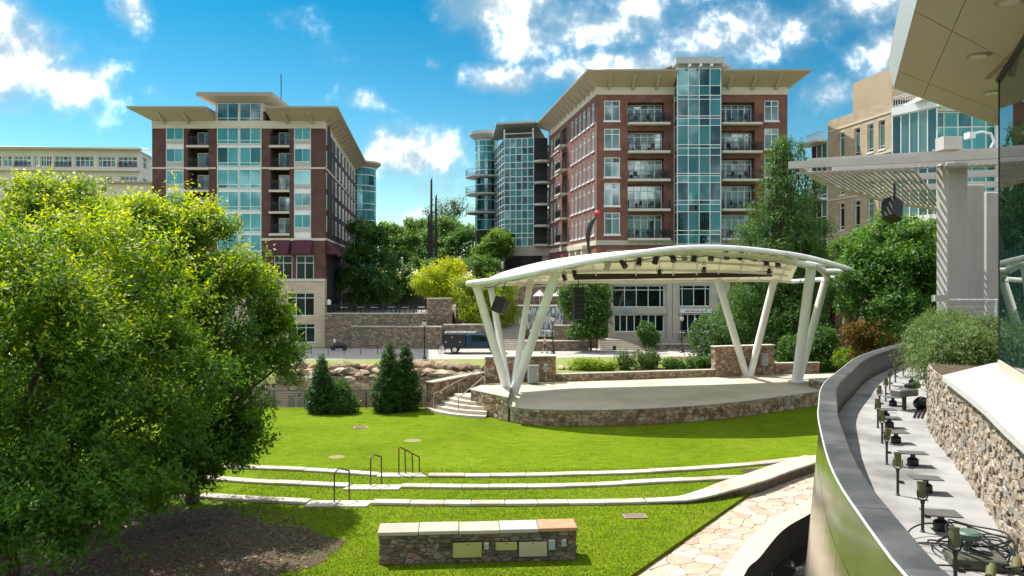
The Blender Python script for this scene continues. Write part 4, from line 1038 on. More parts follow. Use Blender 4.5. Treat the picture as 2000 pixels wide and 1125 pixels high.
# glazed building
K0 = Vector((9.1, 14.35)); gd = Vector((-.424, -.906)).normalized(); gi = Vector((-gd.y, gd.x))
FG = Matrix(((gd.x, gi.x, 0, K0.x), (gd.y, gi.y, 0, K0.y), (0, 0, 1, 0), (0, 0, 0, 1)))
gb = thing('glazed_hall', 'dark glass corner of a building under the deep tan overhang at right edge', 'building', (K0.x, K0.y, TW))
M_hallglass = glass_mat('hall_glass', (.012, .035, .035), (.014, .04, .04), (.010, .03, .03), .3, rough=.0, ior=2.3, tintref=(.75, .92, .88))
M_hallframe = mat('hall_frame', (.05, .048, .045), None, rough=.35, metal=.5)
MB().obox(FG, 0, 11, -.02, .5, TW - .02, TW + .16).build('sill', mat('tan_sill', (.52, .44, .34), (.47, .4, .31), 2, .7), gb)
ur = [0, 3.4, 6.4, 8.0, 11]; wr = [TW + .16, 10.98]
b = MB()
for u in ur: b.obox(FG, u - .016, u + .016, -.012, .06, TW + .16, 10.98)
for w in wr[1:]: b.obox(FG, -.05, 11, -.045, .055, w - .05, w + .02)
fr = b.build('mullions', M_hallframe, gb)
for i in range(len(ur) - 1):
    for j in range(1):
        MB().obox(FG, ur[i] + .017, ur[i + 1] - .017, .0, .03, wr[j] + .02, wr[j + 1] - .05).build('pane', M_hallglass, fr)
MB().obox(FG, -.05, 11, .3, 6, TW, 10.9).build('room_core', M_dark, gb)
# overhang
SO = C + 3.8
tip = Vector((7.45, 15.0)); e1 = Vector((5.46, 10.36)); dl = (e1 - tip).normalized(); lnear = tip + dl * 16
dfz = (Vector((12.2, 19.0)) - tip).normalized(); lfar = tip + dfz * 26
oh = thing('overhang_roof', 'deep tan panelled roof overhang with silver edge at upper right', 'roof', (K0.x, K0.y, SO))
def pt(a, c): q = tip + dl * a + dfz * c; return (q.x, q.y)
def soff(a0, a1, c0, c1, g=.012):
    return MB().prism(ccw([pt(a0 + g, c0 + g), pt(a1 - g, c0 + g), pt(a1 - g, c1 - g), pt(a0 + g, c1 - g)]), SO, SO + .04).build('soffit_panel', M_tansoffit, oh)
aa = [0, 1.25, 4.6, 8.2, 12, 16]; cc = [0, 1.35, 5.2, 9.5, 15, 26]
for i in range(5):
    for j in range(5): soff(aa[i], aa[i + 1], cc[j], cc[j + 1])
MB().prism(ccw([pt(.02, .02), pt(16, .02), pt(16, 26), pt(.02, 26)]), SO + .05, SO + .6).build('roof_slab', mat('soffit_gap', (.22, .18, .12), None), oh)
def edge(p0, p1, nrm):
    n = Vector(nrm).normalized() * .10
    a = Vector((p0[0], p0[1], SO - .02)); c = Vector((p1[0], p1[1], SO - .02)); u = Vector((n.x, n.y, .55))
    return MB().slab([a, c, c + u, a + u], (-n.x * .2, -n.y * .2, .05))
nl = Vector((dl.y, -dl.x)); nl = nl if nl.x < 0 else -nl
nf_ = Vector((dfz.y, -dfz.x)); nf_ = nf_ if nf_.y > 0 else -nf_
ob = edge(pt(0, 0), pt(16, 0), nl).build('fascia', M_alu, oh); recalc(ob)
ob = edge(pt(0, 0), pt(0, 26), nf_).build('fascia', M_alu, oh); recalc(ob)
# slot groove, its shade painted as a flat brown strip, and downlights
sl0 = Vector((P(1930, 152, 1500 * 3.8 / 398).x, 1500 * 3.8 / 398)); sl1 = Vector(((2010 - 1000) / 1500 * 11.9, 11.9))
MB().bar((sl0.x, sl0.y, SO - .012), (sl1.x, sl1.y, SO - .008), .09, .02).build('slot_shade_strip', mat('slot_brown', (.36, .29, .2), None), oh)
for (px, py) in ((1912, 108), (1940, 180), (1972, 2)):
    Y = 1500 * 3.8 / (550 - py); q = P(px, py, Y)
    dlt = MB().lathe([(.17, -.02), (.19, -.012), (.19, .01)], 18, (q.x, q.y, SO)).build('downlight_trim', mat('downlight_trim', (.45, .38, .27), None, rough=.3, metal=.5), oh, smooth=True)
    MB().lathe([(.125, -.03), (.13, -.021)], 16, (q.x, q.y, SO)).build('lamp_glass', mat('downlight_glass', (.75, .72, .62), None, rough=.2), dlt)

# lamps on the ledge
b = MB(); b.lathe([(.035, 0), (.035, .01), (.022, .02), (.022, .34), (.03, .345), (.03, .37)], 10)
stem_me = b.mesh('stanchion', mat('dark_bronze_pole', (.055, .05, .045), (.035, .032, .03), 8, .5), True)
b = MB(); b.tube([(-.065, 0, .50), (-.07, 0, .44), (-.05, 0, .39), (0, 0, .37), (.05, 0, .39), (.07, 0, .44), (.065, 0, .50)], .010, 6); yoke2 = b.mesh('yoke', MATS['dark_bronze_pole'], True)
b = MB(); b.lathe([(.03, .405), (.05, .42), (.055, .45), (.055, .585), (.061, .587), (.061, .60), (.05, .60), (.046, .575)], 14); head_me = b.mesh('lamp_head', M_lightgreen, True)
lens2 = MB().lathe([(.045, .578), (.02, .580)], 12).mesh('lens', mat('ledge_lens', (.25, .26, .22), None, rough=.1))
b = MB(); b.tube([(.02, 0, .20), (.10, -.02, .18)], .014, 6); b.lathe([(.03, .175), (.03, .21)], 8, (.055, -.01, 0)); valve_me = b.mesh('bracket', MATS['dark_bronze_pole'], True)
plate_me = MB().box(-.20, .20, -.15, .15, .0, .012).mesh('plate', M_plate)
boxm = MB(); boxm.lathe([(.085, .0), (.09, .03), (.09, .10), (.06, .125)], 12); boxm.tube([(0, 0, .1), (0, 0, .2)], .04, 8); box_me = boxm.mesh('junction_box', M_black, True)
bases = [(1866, 1151), (1802, 1039), (1753.5, 967.6), (1732, 907), (1723, 866), (1714.7, 836), (1718, 804), (1730, 784), (1738, 763), (1748.7, 747), (1764, 733.5), (1781.5, 720.6), (1794, 704.6)]
rs = random.Random(4)
ordn = ['nearest', 'second', 'third', 'fourth', 'fifth', 'sixth', 'seventh', 'eighth', 'ninth', 'tenth', 'eleventh', 'twelfth', 'thirteenth']
for i, (x, y) in enumerate(bases):
    q = G(x, y, LED)
    lab = 'olive spotlight on a short pole on the ledge, %s' % ('nearest, above the coiled cables' if i == 0 else 'farthest, beside the plants' if i == 12 else ordn[i] + ' from the coiled cables')
    t = thing('ledge_spotlight', lab, 'spotlight', q, 'olive spotlights along the ledge'); X = T(*q) @ RZ(rs.uniform(-.5, .5)) @ Matrix.Diagonal((.86, .86, 1, 1)); WM[t] = T(*q)
    inst('stanchion', stem_me, t, X); inst('bracket', valve_me, t, X)
    Y2 = X @ T(0, 0, .44) @ RX(R(rs.uniform(-14, 14))) @ T(0, 0, -.44)
    inst('yoke', yoke2, t, X)
    h = inst('lamp_head', head_me, t, Y2); inst('lens', lens2, h, Y2)
plates = [(1838, 1003), (1808, 934), (1783, 885), (1750, 844), (1737, 816), (1730, 800), (1744, 776), (1760, 755), (1781, 737)]
for i, (x, y) in enumerate(plates):
    q = G(x, y, LED + .2)
    lab = 'dark square plate on a junction post beside the ledge spotlights, %s' % ('nearest the coiled cables' if i == 0 else 'farthest of the row' if i == 8 else ordn[i] + ' from the coiled cables')
    t = thing('junction_plate', lab, 'junction plate', (q.x, q.y, LED), 'square junction plates on the ledge'); X = T(q.x, q.y, LED) @ RZ(R(-12 + rs.uniform(-7, 7))); WM[t] = T(q.x, q.y, LED)
    inst('junction_box', box_me, t, X); inst('plate', plate_me, t, X @ T(0, 0, .2) @ RX(R(rs.uniform(-2, 2))))
# cable coil
t = thing('cable_coil', 'tangle of coiled black cables on the ledge at the lower right corner', 'cables', G(1915, 1090, LED))
rs = random.Random(12)
M_cable = mat('cable_black', (.018, .018, .02), None, rough=.45)
cc_ = G(1905, 1085, LED)
for k in range(11):
    rx = rs.uniform(.22, .42); ry = rs.uniform(.28, .5); ox = rs.uniform(-.18, .22); oy = rs.uniform(-.25, .3); ph = rs.uniform(0, 6.28); pts = []
    for i in range(30):
        a = ph + 6.4 * i / 29; pts.append((cc_.x + ox + rx * math.cos(a), cc_.y + oy + ry * math.sin(a), LED + .02 + .016 * k + .04 * math.sin(2 * a + k)))
    MB().tube(pts, .0095, 6).build('loop', M_cable, t, smooth=True)
for pts in ([(1772, 1072), (1790, 1064), (1835, 1066), (1870, 1075)], [(1776, 1078), (1800, 1100), (1850, 1112), (1930, 1112), (1990, 1120)], [(1890, 1032), (1925, 1052), (1945, 1080), (1960, 1110)], [(1900, 1050), (1950, 1056), (1970, 1080), (1955, 1110)]):
    p3 = catmull([Vector((*G(x, y, LED + .012).to_2d(), LED + .012 + .05 * rs.random())) for x, y in pts], 6)
    MB().tube(p3, .010, 6).build('cable_tail', M_cable, t, smooth=True)
t = thing('cable_run', 'bundle of dark cables lying along the foot of the ledgestone wall', 'cables', G(1800, 760, LED))
for k in range(3):
    p3 = catmull([Vector((psw.at(psw.L * f)[0].x + psw.at(psw.L * f)[1].x * (.16 + .05 * k + .04 * math.sin(9 * f + k)), psw.at(psw.L * f)[0].y + psw.at(psw.L * f)[1].y * (.16 + .05 * k), LED + .03)) for f in np.linspace(.25, .6, 14)], 3)
    MB().tube(p3, .018, 6).build('cable', M_cable, t, smooth=True)
# floor box with its own lamp by the coil
q = G(1905, 1105, LED)
t = thing('floor_box', 'olive grey floor box with round cap among the coiled cables', 'junction box', q)
ob = MB().box(-.26, .26, -.17, .17, .0, .12).build('body', mat('box_olive', (.10, .105, .07), (.07, .075, .05), 5, .6), t, T(*q) @ RZ(R(-15))); bevel(ob, .015)
MB().lathe([(.11, .12), (.03, .14), (.03, .24), (.12, .25), (.125, .31), (.10, .33)], 14).build('round_cap', mat('cap_teal', (.10, .15, .12), (.07, .11, .09), 6, .5), t, T(q.x, q.y + .12, q.z), smooth=True)
for k, (x, y) in enumerate(((1950, 1093), (1935, 1118), (1985, 1105))):
    a = G(x, y, LED + .06); d = Vector((.12, .16, .05)); 
    o = MB().tube([a - d * .5, a + d * .5], [.045, .05], 10).build('lamp_can', M_lightgreen, t, smooth=True)
q = G(1766, 800, LED)
t = thing('camera_tripod', 'small dark projector on a bracket on the ledge below the plants', 'projector', q)
MB().tube([(q.x, q.y, LED), (q.x, q.y, LED + .32)], .05, 8).build('post', MATS['dark_bronze_pole'], t, smooth=True)
ob = MB().obox(T(q.x, q.y, LED + .40) @ RZ(.4), -.30, .30, -.16, .16, -.08, .09).build('body', mat('projector_grey', (.16, .17, .16), (.1, .1, .1), 4, .5), t); bevel(ob, .03)
MB().lathe([(.13, -.16), (.15, 0), (.10, .14)], 12, M=T(q.x + .36, q.y - .1, LED + .18) @ RX(1.2)).build('drum', M_black, t, smooth=True)
MB().lathe([(.09, 0), (.09, .3)], 12, M=T(q.x + .1, q.y + .1, LED + .5) @ RY(1.3)).build('lens_tube', M_black, t, smooth=True)

# ------------------------------------------------------------------ pergola
PZ = C + 4.0
pg = thing('slatted_pergola', 'large pale slatted sunshade on thick grey columns at right', 'pergola', (14.7, 25.5, 5.5))
N0 = Vector((9.75, 26.35)); N1 = Vector((17.0, 23.7))
bnd = [(9.75, 26.35), (11.1, 28.7), (13.2, 32), (15.8, 35), (19.5, 39), (24.2, 43), (27, 45)]
def bx(Y):
    for i in range(len(bnd) - 1):
        if bnd[i][1] <= Y <= bnd[i + 1][1]:
            t_ = (Y - bnd[i][1]) / (bnd[i + 1][1] - bnd[i][1]); return bnd[i][0] + t_ * (bnd[i + 1][0] - bnd[i][0])
    return 99
NS = 40
for k in range(NS):
    s_ = N0.lerp(N1, (k + .35) / NS); Yend = s_.y + 1.2; y = s_.y + 1.2
    while y < 44 and s_.x + .633 * (y - s_.y) >= bx(y) - .05 and y < s_.y + 18: Yend = y; y += .25
    pts = []; m_ = 7
    for j in range(m_ + 1):
        yy = s_.y + (Yend - s_.y) * j / m_; t_ = (yy - s_.y) / 18
        pts.append(Vector((s_.x + .633 * (yy - s_.y), yy, PZ - .34 * (1 - min(1, t_ * 5)) ** 2 + .05)))
    b = MB(); vs = []
    for p_ in pts: vs += [(p_.x - .045, p_.y, p_.z - .035), (p_.x + .045, p_.y, p_.z - .035), (p_.x + .045, p_.y, p_.z + .035), (p_.x - .045, p_.y, p_.z + .04)]
    fs = [(i * 4 + j, i * 4 + (j + 1) % 4, (i + 1) * 4 + (j + 1) % 4, (i + 1) * 4 + j) for i in range(m_) for j in range(4)] + [(3, 2, 1, 0), tuple(m_ * 4 + j for j in range(4))]
    ob = b.add(vs, fs).build('slat', mat('slat_paint', (.38, .335, .29), (.32, .285, .25), 1.2, .6), pg); recalc(ob)
MB().bar((N0.x - .25, N0.y + .05, PZ + .0), (N1.x, N1.y - .06, PZ + .0), .14, .24).build('front_beam', M_pergola, pg)
MB().bar((N0.x + .8, N0.y + .9, PZ + .25), (N1.x, N1.y + .9, PZ + .25), .2, .22).build('upper_beam', M_pergola, pg)
MB().box(14.0, 14.6, 24.9, 25.4, PZ + .3, PZ + .72).build('beam_block', M_pergola, pg)
for yy in (2.6, 5.6, 9, 12.5):
    a = N0 + Vector((.633 * yy, yy)); c = N1 + Vector((.633 * yy, yy)); a = a.lerp(c, .06 + .012 * yy * yy * .25)
    MB().bar((a.x, a.y, PZ + .22), (c.x, c.y, PZ + .22), .16, .26).build('cross_beam', M_pergola, pg)
MB().tube(catmull([Vector((bx(y) + .05, y, PZ + .02)) for y in (26.4, 28.7, 32, 35, 39, 43)], 4), .11, 8).build('edge_rail', M_pergola, pg, smooth=True)
for (x, y, w, d) in ((14.72, 25.7, .34, .34), (19.0, 31.8, .38, .3), (21.55, 34.5, .40, .3)):
    ob = MB().box(x - w, x + w, y - d, y + d, 5.2, PZ - .02 if y > 30 else PZ - .05).build('column', mat('column_concrete', (.47, .44, .415), (.41, .385, .365), 1.2, .75, c3=(.33, .31, .295), s3=.5, stretch=(1, 1, .4)), pg); bevel(ob, .03)
# flood lamp on the pergola edge, cable
t = thing('pergola_lamp', 'white looped fitting on top of the pergola beam', 'fitting', (14.8, 25.0, PZ + .75))
MB().box(14.65, 14.85, 24.6, 24.9, PZ + .6, PZ + .8).build('box', M_white, t)
MB().tube([(14.8, 24.7, PZ + .75), (15.1, 24.7, PZ + .82), (15.4, 24.7, PZ + .76), (15.5, 24.7, PZ + .5), (15.4, 24.7, PZ + .3)], .04, 6).build('loop', M_white, t, smooth=True)
# hanging loudspeaker
q = P(1742, 410, 31)
t = thing('hanging_loudspeaker', 'black tilted loudspeaker hanging below the slatted pergola', 'loudspeaker', q)
X = T(*q) @ RZ(R(25)) @ RY(R(24)) @ RX(R(-14))
ob = MB().box(-.3, .3, -.28, .28, -.46, .46).build('cabinet', M_black, t, X); bevel(ob, .03)
MB().box(-.26, .26, -.30, -.281, -.42, .42).build('grille', MATS['speaker_grille'], t, X)
MB().tube([q + Vector((.12, 0, .4)), q + Vector((.1, 0, 1.05))], .04, 6).build('hanger', M_black, t)
# guard rail in front of the columns
t = thing('guard_rail', 'thin pale cable guard rail in front of the grey pergola columns', 'railing', (14, 24.4, 5.5))
r0 = Vector((13.3, 23.9, 6.63)); r1 = Vector((18, 23.4, 6.63))
MB().tube([r0, r1], .03, 8).build('top_rail', M_white, t, smooth=True)
for k in range(4): MB().tube([r0 - Vector((0, 0, .2 + .17 * k)), r1 - Vector((0, 0, .2 + .17 * k))], .008, 5).build('cable', M_alu, t)
for f in (0, .35, .7, 1): q = r0.lerp(r1, f); MB().tube([(q.x, q.y, 5.5), q], .03, 8).build('post', M_white, t, smooth=True)
ob = MB().box(r0.x - .2, r0.x + .25, r0.y - .1, r0.y + .1, 6.58, 6.78).build('end_block', M_pergola, t)

# ================================================================== BUILDINGS
def frame2(p0, p1, z=0):
    d = (Vector(p1) - Vector(p0)).normalized(); i = Vector((-d.y, d.x))
    return Matrix(((d.x, i.x, 0, p0[0]), (d.y, i.y, 0, p0[1]), (0, 0, 1, z), (0, 0, 0, 1))), (Vector(p1) - Vector(p0)).length
def wall_panel(name, m, parent, Fm, U0, U1, W0, W1, holes, th=.3):
    us = sorted({U0, U1, *[h[0] for h in holes], *[h[1] for h in holes]}); ws = sorted({W0, W1, *[h[2] for h in holes], *[h[3] for h in holes]})
    us = [u for u in us if U0 <= u <= U1]; ws = [w for w in ws if W0 <= w <= W1]; b = MB()
    for i in range(len(us) - 1):
        for j in range(len(ws) - 1):
            cu = (us[i] + us[i + 1]) / 2; cw = (ws[j] + ws[j + 1]) / 2
            if any(h[0] < cu < h[1] and h[2] < cw < h[3] for h in holes): continue
            b.quad((us[i], 0, ws[j]), (us[i + 1], 0, ws[j]), (us[i + 1], 0, ws[j + 1]), (us[i], 0, ws[j + 1]))
    for h in holes:
        d = h[4] if len(h) > 4 else th; u0, u1, w0, w1 = h[:4]
        b.quad((u0, 0, w0), (u0, d, w0), (u1, d, w0), (u1, 0, w0)); b.quad((u0, 0, w1), (u1, 0, w1), (u1, d, w1), (u0, d, w1))
        b.quad((u0, 0, w0), (u0, 0, w1), (u0, d, w1), (u0, d, w0)); b.quad((u1, 0, w0), (u1, d, w0), (u1, d, w1), (u1, 0, w1))
    return b.build(name, m, parent, Fm)
_fc = {}
rsw = random.Random(31)
def window(parent, Fm, u0, u1, w0, w1, cols=(.5,), rows=(), fw=.07, depth=.14, glass=None, fmat=None, name='window', mull=None, sill=False, pn='pane', dead=()):
    W_ = round(u1 - u0, 3); H_ = round(w1 - w0, 3); mull = mull or fw * .8
    key = (W_, H_, tuple(cols), tuple(rows), fw, (fmat or M_white).name)
    if key not in _fc:
        b = MB(); xs = [0] + [c * W_ for c in cols] + [W_]; zs = [0] + [r * H_ for r in rows] + [H_]
        b.box(0, fw, -.05, .05, 0, H_); b.box(W_ - fw, W_, -.05, .05, 0, H_); b.box(fw, W_ - fw, -.048, .048, 0, fw); b.box(fw, W_ - fw, -.048, .048, H_ - fw, H_)
        for x in xs[1:-1]: b.box(x - mull / 2, x + mull / 2, -.04, .04, fw, H_ - fw)
        for z in zs[1:-1]: b.box(fw, W_ - fw, -.035, .035, z - mull / 2, z + mull / 2)
        pm = []
        for i in range(len(xs) - 1):
            for j in range(len(zs) - 1):
                a0 = xs[i] + .02; a1 = xs[i + 1] - .02; c0 = zs[j] + .02; c1 = zs[j + 1] - .02
                pm.append(((a0 + a1) / 2, (c0 + c1) / 2, a1 - a0, c1 - c0))
        _fc[key] = (b.mesh(name, fmat or M_white), pm, {})
    me, pm, pc = _fc[key]
    X = Fm @ T(u0, depth, w0); o = inst(name, me, parent, X)
    for (cx, cz, pw_, ph_) in pm:
        k2 = (round(pw_, 3), round(ph_, 3), (glass or M_tealL).name)
        if k2 not in _pc:
            b = MB(); b.box(-pw_ / 2, pw_ / 2, -.006, .006, -ph_ / 2, ph_ / 2); _pc[k2] = b.mesh(pn, glass or M_tealL)
        inst(pn, _pc[k2], o, X @ T(cx, .0, cz) @ RZ(rsw.uniform(-.006, .006)) @ RX(rsw.uniform(-.005, .005)))
    return o
_pc = {}
_rc = {}
def railing(parent, Fm, u0, u1, w, h=1.0, off=-.05, m=None, step=.13, ret=0):
    L_ = round(u1 - u0, 2); key = (L_, h, ret, (m or M_black).name)
    if key not in _rc:
        b = MB(); b.box(0, L_, -.025, .025, h - .05, h); b.box(0, L_, -.02, .02, .06, .10); b.box(0, L_, -.018, .018, h * .78, h * .78 + .03)
        n = int(L_ / step)
        for i in range(n + 1): x = L_ * i / n; b.box(x - .012, x + .012, -.012, .012, .0, h - .04)
        if ret:
            for x in (0, L_):
                b.box(x - .02, x + .02, .026, ret, h - .05, h); b.box(x - .02, x + .02, .022, ret, .06, .1)
                k = int(ret / step)
                for i in range(1, k): b.box(x - .012, x + .012, ret * i / k - .012, ret * i / k + .012, .101, h - .051)
        _rc[key] = b.mesh('railing', m or M_black)
    return inst('railing', _rc[key], parent, Fm @ T(u0, off, w))
def eaves(parent, corners, z_wall, z_edge, over, th=.28, overs=None, gap=None):
    """closed ring of up-swept soffits; corners ccw in plan"""
    n = len(corners); c = [Vector(p) for p in corners]; out_ = []
    for i in range(n):
        a, p, d = c[i - 1], c[i], c[(i + 1) % n]
        n1 = Vector(((p - a).y, -(p - a).x)).normalized(); n2 = Vector(((d - p).y, -(d - p).x)).normalized()
        o1 = overs[i - 1] if overs else over; o2 = overs[i] if overs else over
        det = n1.x * n2.y - n1.y * n2.x
        q = Vector(((o1 * n2.y - o2 * n1.y) / det, (n1.x * o2 - n2.x * o1) / det)); out_.append(p + q)
    b = MB(); f = MB(); tp = MB()
    ring = []
    for i in range(n):
        j = (i + 1) % n
        spans = [(0, 1)] if not (gap and i == 0) else [(0, gap[0]), (gap[1], 1)]
        for (t0, t1) in spans:
            L_ = (c[j] - c[i]).length; dr_ = (c[j] - c[i]) / L_
            def on(t_, outer):
                w_ = c[i] + dr_ * (L_ * t_)
                if not outer: return w_
                if t_ == 0: return out_[i]
                if t_ == 1: return out_[j]
                nn_ = Vector((dr_.y, -dr_.x)); return w_ + nn_ * (overs[i] if overs else over)
            a0, a1, e0, e1_ = on(t0, 0), on(t1, 0), on(t0, 1), on(t1, 1)
            b.quad((a0.x, a0.y, z_wall), (a1.x, a1.y, z_wall), (e1_.x, e1_.y, z_edge), (e0.x, e0.y, z_edge))
            f.quad((e0.x, e0.y, z_edge), (e1_.x, e1_.y, z_edge), (e1_.x, e1_.y, z_edge + th), (e0.x, e0.y, z_edge + th))
            for t_, a_, e_ in ((t0, a0, e0), (t1, a1, e1_)):
                if 0 < t_ < 1: f.quad((a_.x, a_.y, z_wall), (e_.x, e_.y, z_edge), (e_.x, e_.y, z_edge + th), (a_.x, a_.y, z_edge + th))
            if t0 > 0: ring.append(a0)
            ring.append(e0)
            if t1 < 1: ring += [e1_, a1]
    tp.add([(q.x, q.y, z_edge + th) for q in ring], [tuple(range(len(ring)))])
    rf = tp.build('roof', mat('roof_membrane', (.45, .43, .40), (.38, .37, .35), .5, .8), parent)
    so = b.build('soffit', M_soffit, rf); f.build('fascia', M_fascia, rf)
    return rf, so, c, out_
def brackets(parent, c0, c1, o0, o1, z_wall, z_edge, n, w=.28, gap=None):
    for k in range(n):
        t_ = (k + .5) / n
        if gap and gap[0] - .02 < t_ < gap[1] + .02: continue
        a = Vector(c0).lerp(Vector(c1), t_); e = Vector(o0).lerp(Vector(o1), t_)
        nd = (e - a); nd_ = Vector(((Vector(c1) - Vector(c0)).y, -(Vector(c1) - Vector(c0)).x)).normalized(); L_ = nd.dot(nd_)
        e = a + nd_ * L_ * .72; zz = z_wall + (z_edge - z_wall) * .72
        b = MB(); side = (Vector(c1) - Vector(c0)).normalized() * w / 2
        v = [(a.x, a.y, z_wall - .45), (e.x, e.y, zz - .10), (e.x, e.y, zz + .02), (a.x, a.y, z_wall + .02)]
        b.slab([(p[0] - side.x, p[1] - side.y, p[2]) for p in v], (side.x * 2, side.y * 2, 0))
        ob = b.build('bracket', M_soffit, parent); recalc(ob)

# ------------------------------------------------------------------ left: brick hotel
YH = 84.0
def uh(px): return (px - 297) / F * YH
def wh(py): return C + (HY - py) / F * YH
hx0 = (297 - HX) / F * YH; hx1 = (634.5 - HX) / F * YH
hotel = thing('brick_hotel', 'maroon brick hotel with glass centre bay and wide flared eaves behind the trees', 'building', ((hx0 + hx1) / 2, 95, 0))
FH, LH = frame2((hx0, YH), (hx1, YH))
hB = (-24.4, 119.8); hA = (hx0 - 1.5, 119.8)
FHs, LHs = frame2((hx1, YH), hB)
# storey lines (slab tops), from the photograph
lines = [wh(y) for y in (284, 327.5, 371, 413, 456)]
ztop = wh(251)
colA = (uh(323), uh(359)); colB = (uh(573.5), uh(607.5)); balA = (uh(367), uh(408)); balB = (uh(528), uh(565.5)); mid = (uh(423), uh(511))
zb = wh(466); zs = wh(545)
holes = []
for (u0, u1) in (colA, colB): holes.append((u0, u1, zb, wh(246), .12))
holes.append((mid[0], mid[1], wh(552), ztop, .12))
tops = [wh(248)] + [l - .28 for l in lines[:-1]]
for (u0, u1) in (balA, balB):
    for k, l in enumerate(lines): holes.append((u0, u1, l, tops[k], 1.5))
for (x0, x1) in ((535, 571), (578, 613), (300, 330), (345, 380), (380, 415)): holes.append((uh(x0), uh(x1), wh(551), wh(499), .2))
wall_panel('wall', M_brickL, hotel, FH, 0, LH, zs - .0, ztop, [h for h in holes if h[3] > zs and h[2] >= zs or h[2] < zs], .3) if False else None
hb = [h for h in holes]
hb2 = []
for h in hb:
    if h[2] < zs: h = (h[0], h[1], zs, h[3], h[4])
    hb2.append(h)
wall_panel('wall', M_brickL, hotel, FH, 0, LH, zs, ztop, hb2)
low = [(uh(x0), uh(x1), wh(617), wh(572), .25) for (x0, x1) in ((560, 614), (480, 540), (300, 360), (400, 460))] + [(uh(x0), uh(x1), wh(669), wh(632), .25) for (x0, x1) in ((562, 615), (480, 540))]
base_wall = wall_panel('stone_base', M_creamblock, hotel, FH, 0, LH, -.4, zs, low + [(uh(x0), uh(x1), wh(551), zs, .2) for (x0, x1) in ((535, 571), (578, 613))])
for h in low: window(hotel, FH, h[0], h[1], h[2], h[3], (.33, .66) if h[1] - h[0] > 2.8 else (.5,), (.78,), .08, .18, M_shop)
for (x0, x1) in ((535, 571), (578, 613), (300, 330), (345, 380), (380, 415)): window(hotel, FH, uh(x0), uh(x1), wh(551), wh(499), (.5,), (.72,), .09, .15, M_shop)
# cream bands, string courses
MB().obox(FH, -.02, LH + .02, -.06, .3, ztop, wh(236)).build('frieze', M_cream, hotel)
for py, hgt in ((327.5, .14), (466, .22), (545, .25)):
    for (a0, a1) in ((-.03, balA[0] - .02), (balA[0], balA[1]), (balA[1] + .02, mid[0] - .03), (mid[1] + .03, balB[0] - .02), (balB[0], balB[1]), (balB[1] + .02, LH + .06)):
        if py > 500 and a0 < 0: continue
        MB().obox(FH, a0, a1, -.08, -.002, wh(py) - hgt, wh(py) + .04).build('string_course', M_cream, hotel)
# window columns with louvred spandrels
for (u0, u1) in (colA, colB):
    MB().obox(FH, u0, u1, .121, .25, zb, wh(246)).build('spandrel_panel', M_white, hotel)
    for k, l in enumerate(lines):
        z1 = tops[k] - .05; z0 = l + .62
        window(hotel, FH, u0 + .06, u1 - .06, z0, z1, (.5,), (), .06, .07, M_tealL)
        b = MB()
        for j in range(4): b.obox(FH, u0 + .15, u1 - .15, .06, .12, l + .18 + j * .10, l + .24 + j * .10)
        b.build('louvre', mat('louvre_grey', (.5, .52, .5), None), hotel)
# centre glass bay
MB().obox(FH, mid[0], mid[1], .121, .3, wh(552), wh(200)).build('bay_panel', M_white, hotel)
bl = [wh(y) for y in (238, 281.5, 325, 368, 411, 453, 498, 545)]
bt = [wh(y) for y in (201, 243.5, 287, 330.5, 374, 416.5, 458, 503)]
M_tealD = glass_mat('bay_top_glass', (.01, .085, .12), (.015, .11, .15), (.01, .07, .10), .2, ior=1.8)
for k in range(8):
    for s_ in (0, 1):
        w_ = (mid[1] - mid[0]) / 2; window(hotel, FH, mid[0] + s_ * w_ + .05, mid[0] + (s_ + 1) * w_ - .05, bl[k], bt[k], (.5,), (.2,), .07, .05, M_tealD if k == 0 else M_tealL)
# balconies
for (u0, u1) in (balA, balB):
    for k, l in enumerate(lines):
        MB().obox(FH, u0 - .12, u1 + .02, -.22, 1.5, l - .24, l - .002).build('balcony_slab', M_cream, hotel)
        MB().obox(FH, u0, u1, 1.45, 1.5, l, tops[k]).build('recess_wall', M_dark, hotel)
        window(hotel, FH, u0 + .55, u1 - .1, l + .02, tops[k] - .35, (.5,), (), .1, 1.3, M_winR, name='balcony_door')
        railing(hotel, FH, u0 + .02, u1 - .02, l, 1.0, -.02)
    # arched head of the top opening
    b = MB(); pts = [(u0, 0, tops[0])]; uc = (u0 + u1) / 2; rr = (u1 - u0) / 2
    n = 10
    for s_, rng_ in ((0, range(0, n // 2 + 1)), (1, range(n // 2, n + 1))):
        arc = [(uc - rr * math.cos(math.pi * i / n), tops[0] - .75 + .75 * math.sin(math.pi * i / n)) for i in rng_]
        cor = (u0, tops[0]) if s_ == 0 else (u1, tops[0])
        b.slab([FH @ Vector((p[0], -.005, p[1])) for p in arc + [cor]], (0, .25, 0))
    ob = b.build('arch_head', M_brickL, hotel); recalc(ob)
# tower head above the bay
tb = [(mid[0] - .05, mid[1] + .05)]
MB().obox(FH, mid[0] - .12, mid[0], -.0, 5, wh(236), wh(200)).build('tower_cheek', M_cream, hotel); MB().obox(FH, mid[1], mid[1] + .12, -.0, 5, wh(236), wh(200)).build('tower_cheek', M_cream, hotel)
MB().obox(FH, mid[0], mid[1], .31, 5, wh(236), wh(200)).build('tower_core', M_cream, hotel)
b = MB(); zt = wh(200)
tc0 = [FH @ Vector(p) for p in ((mid[0] - .12, 0, zt), (mid[1] + .12, 0, zt), (mid[1] + .12, 6, zt), (mid[0] - .12, 6, zt))]
e_rf, e_so, c_, o_ = eaves(hotel, [(q.x, q.y) for q in tc0], zt, zt + .35, 1.5, .42)
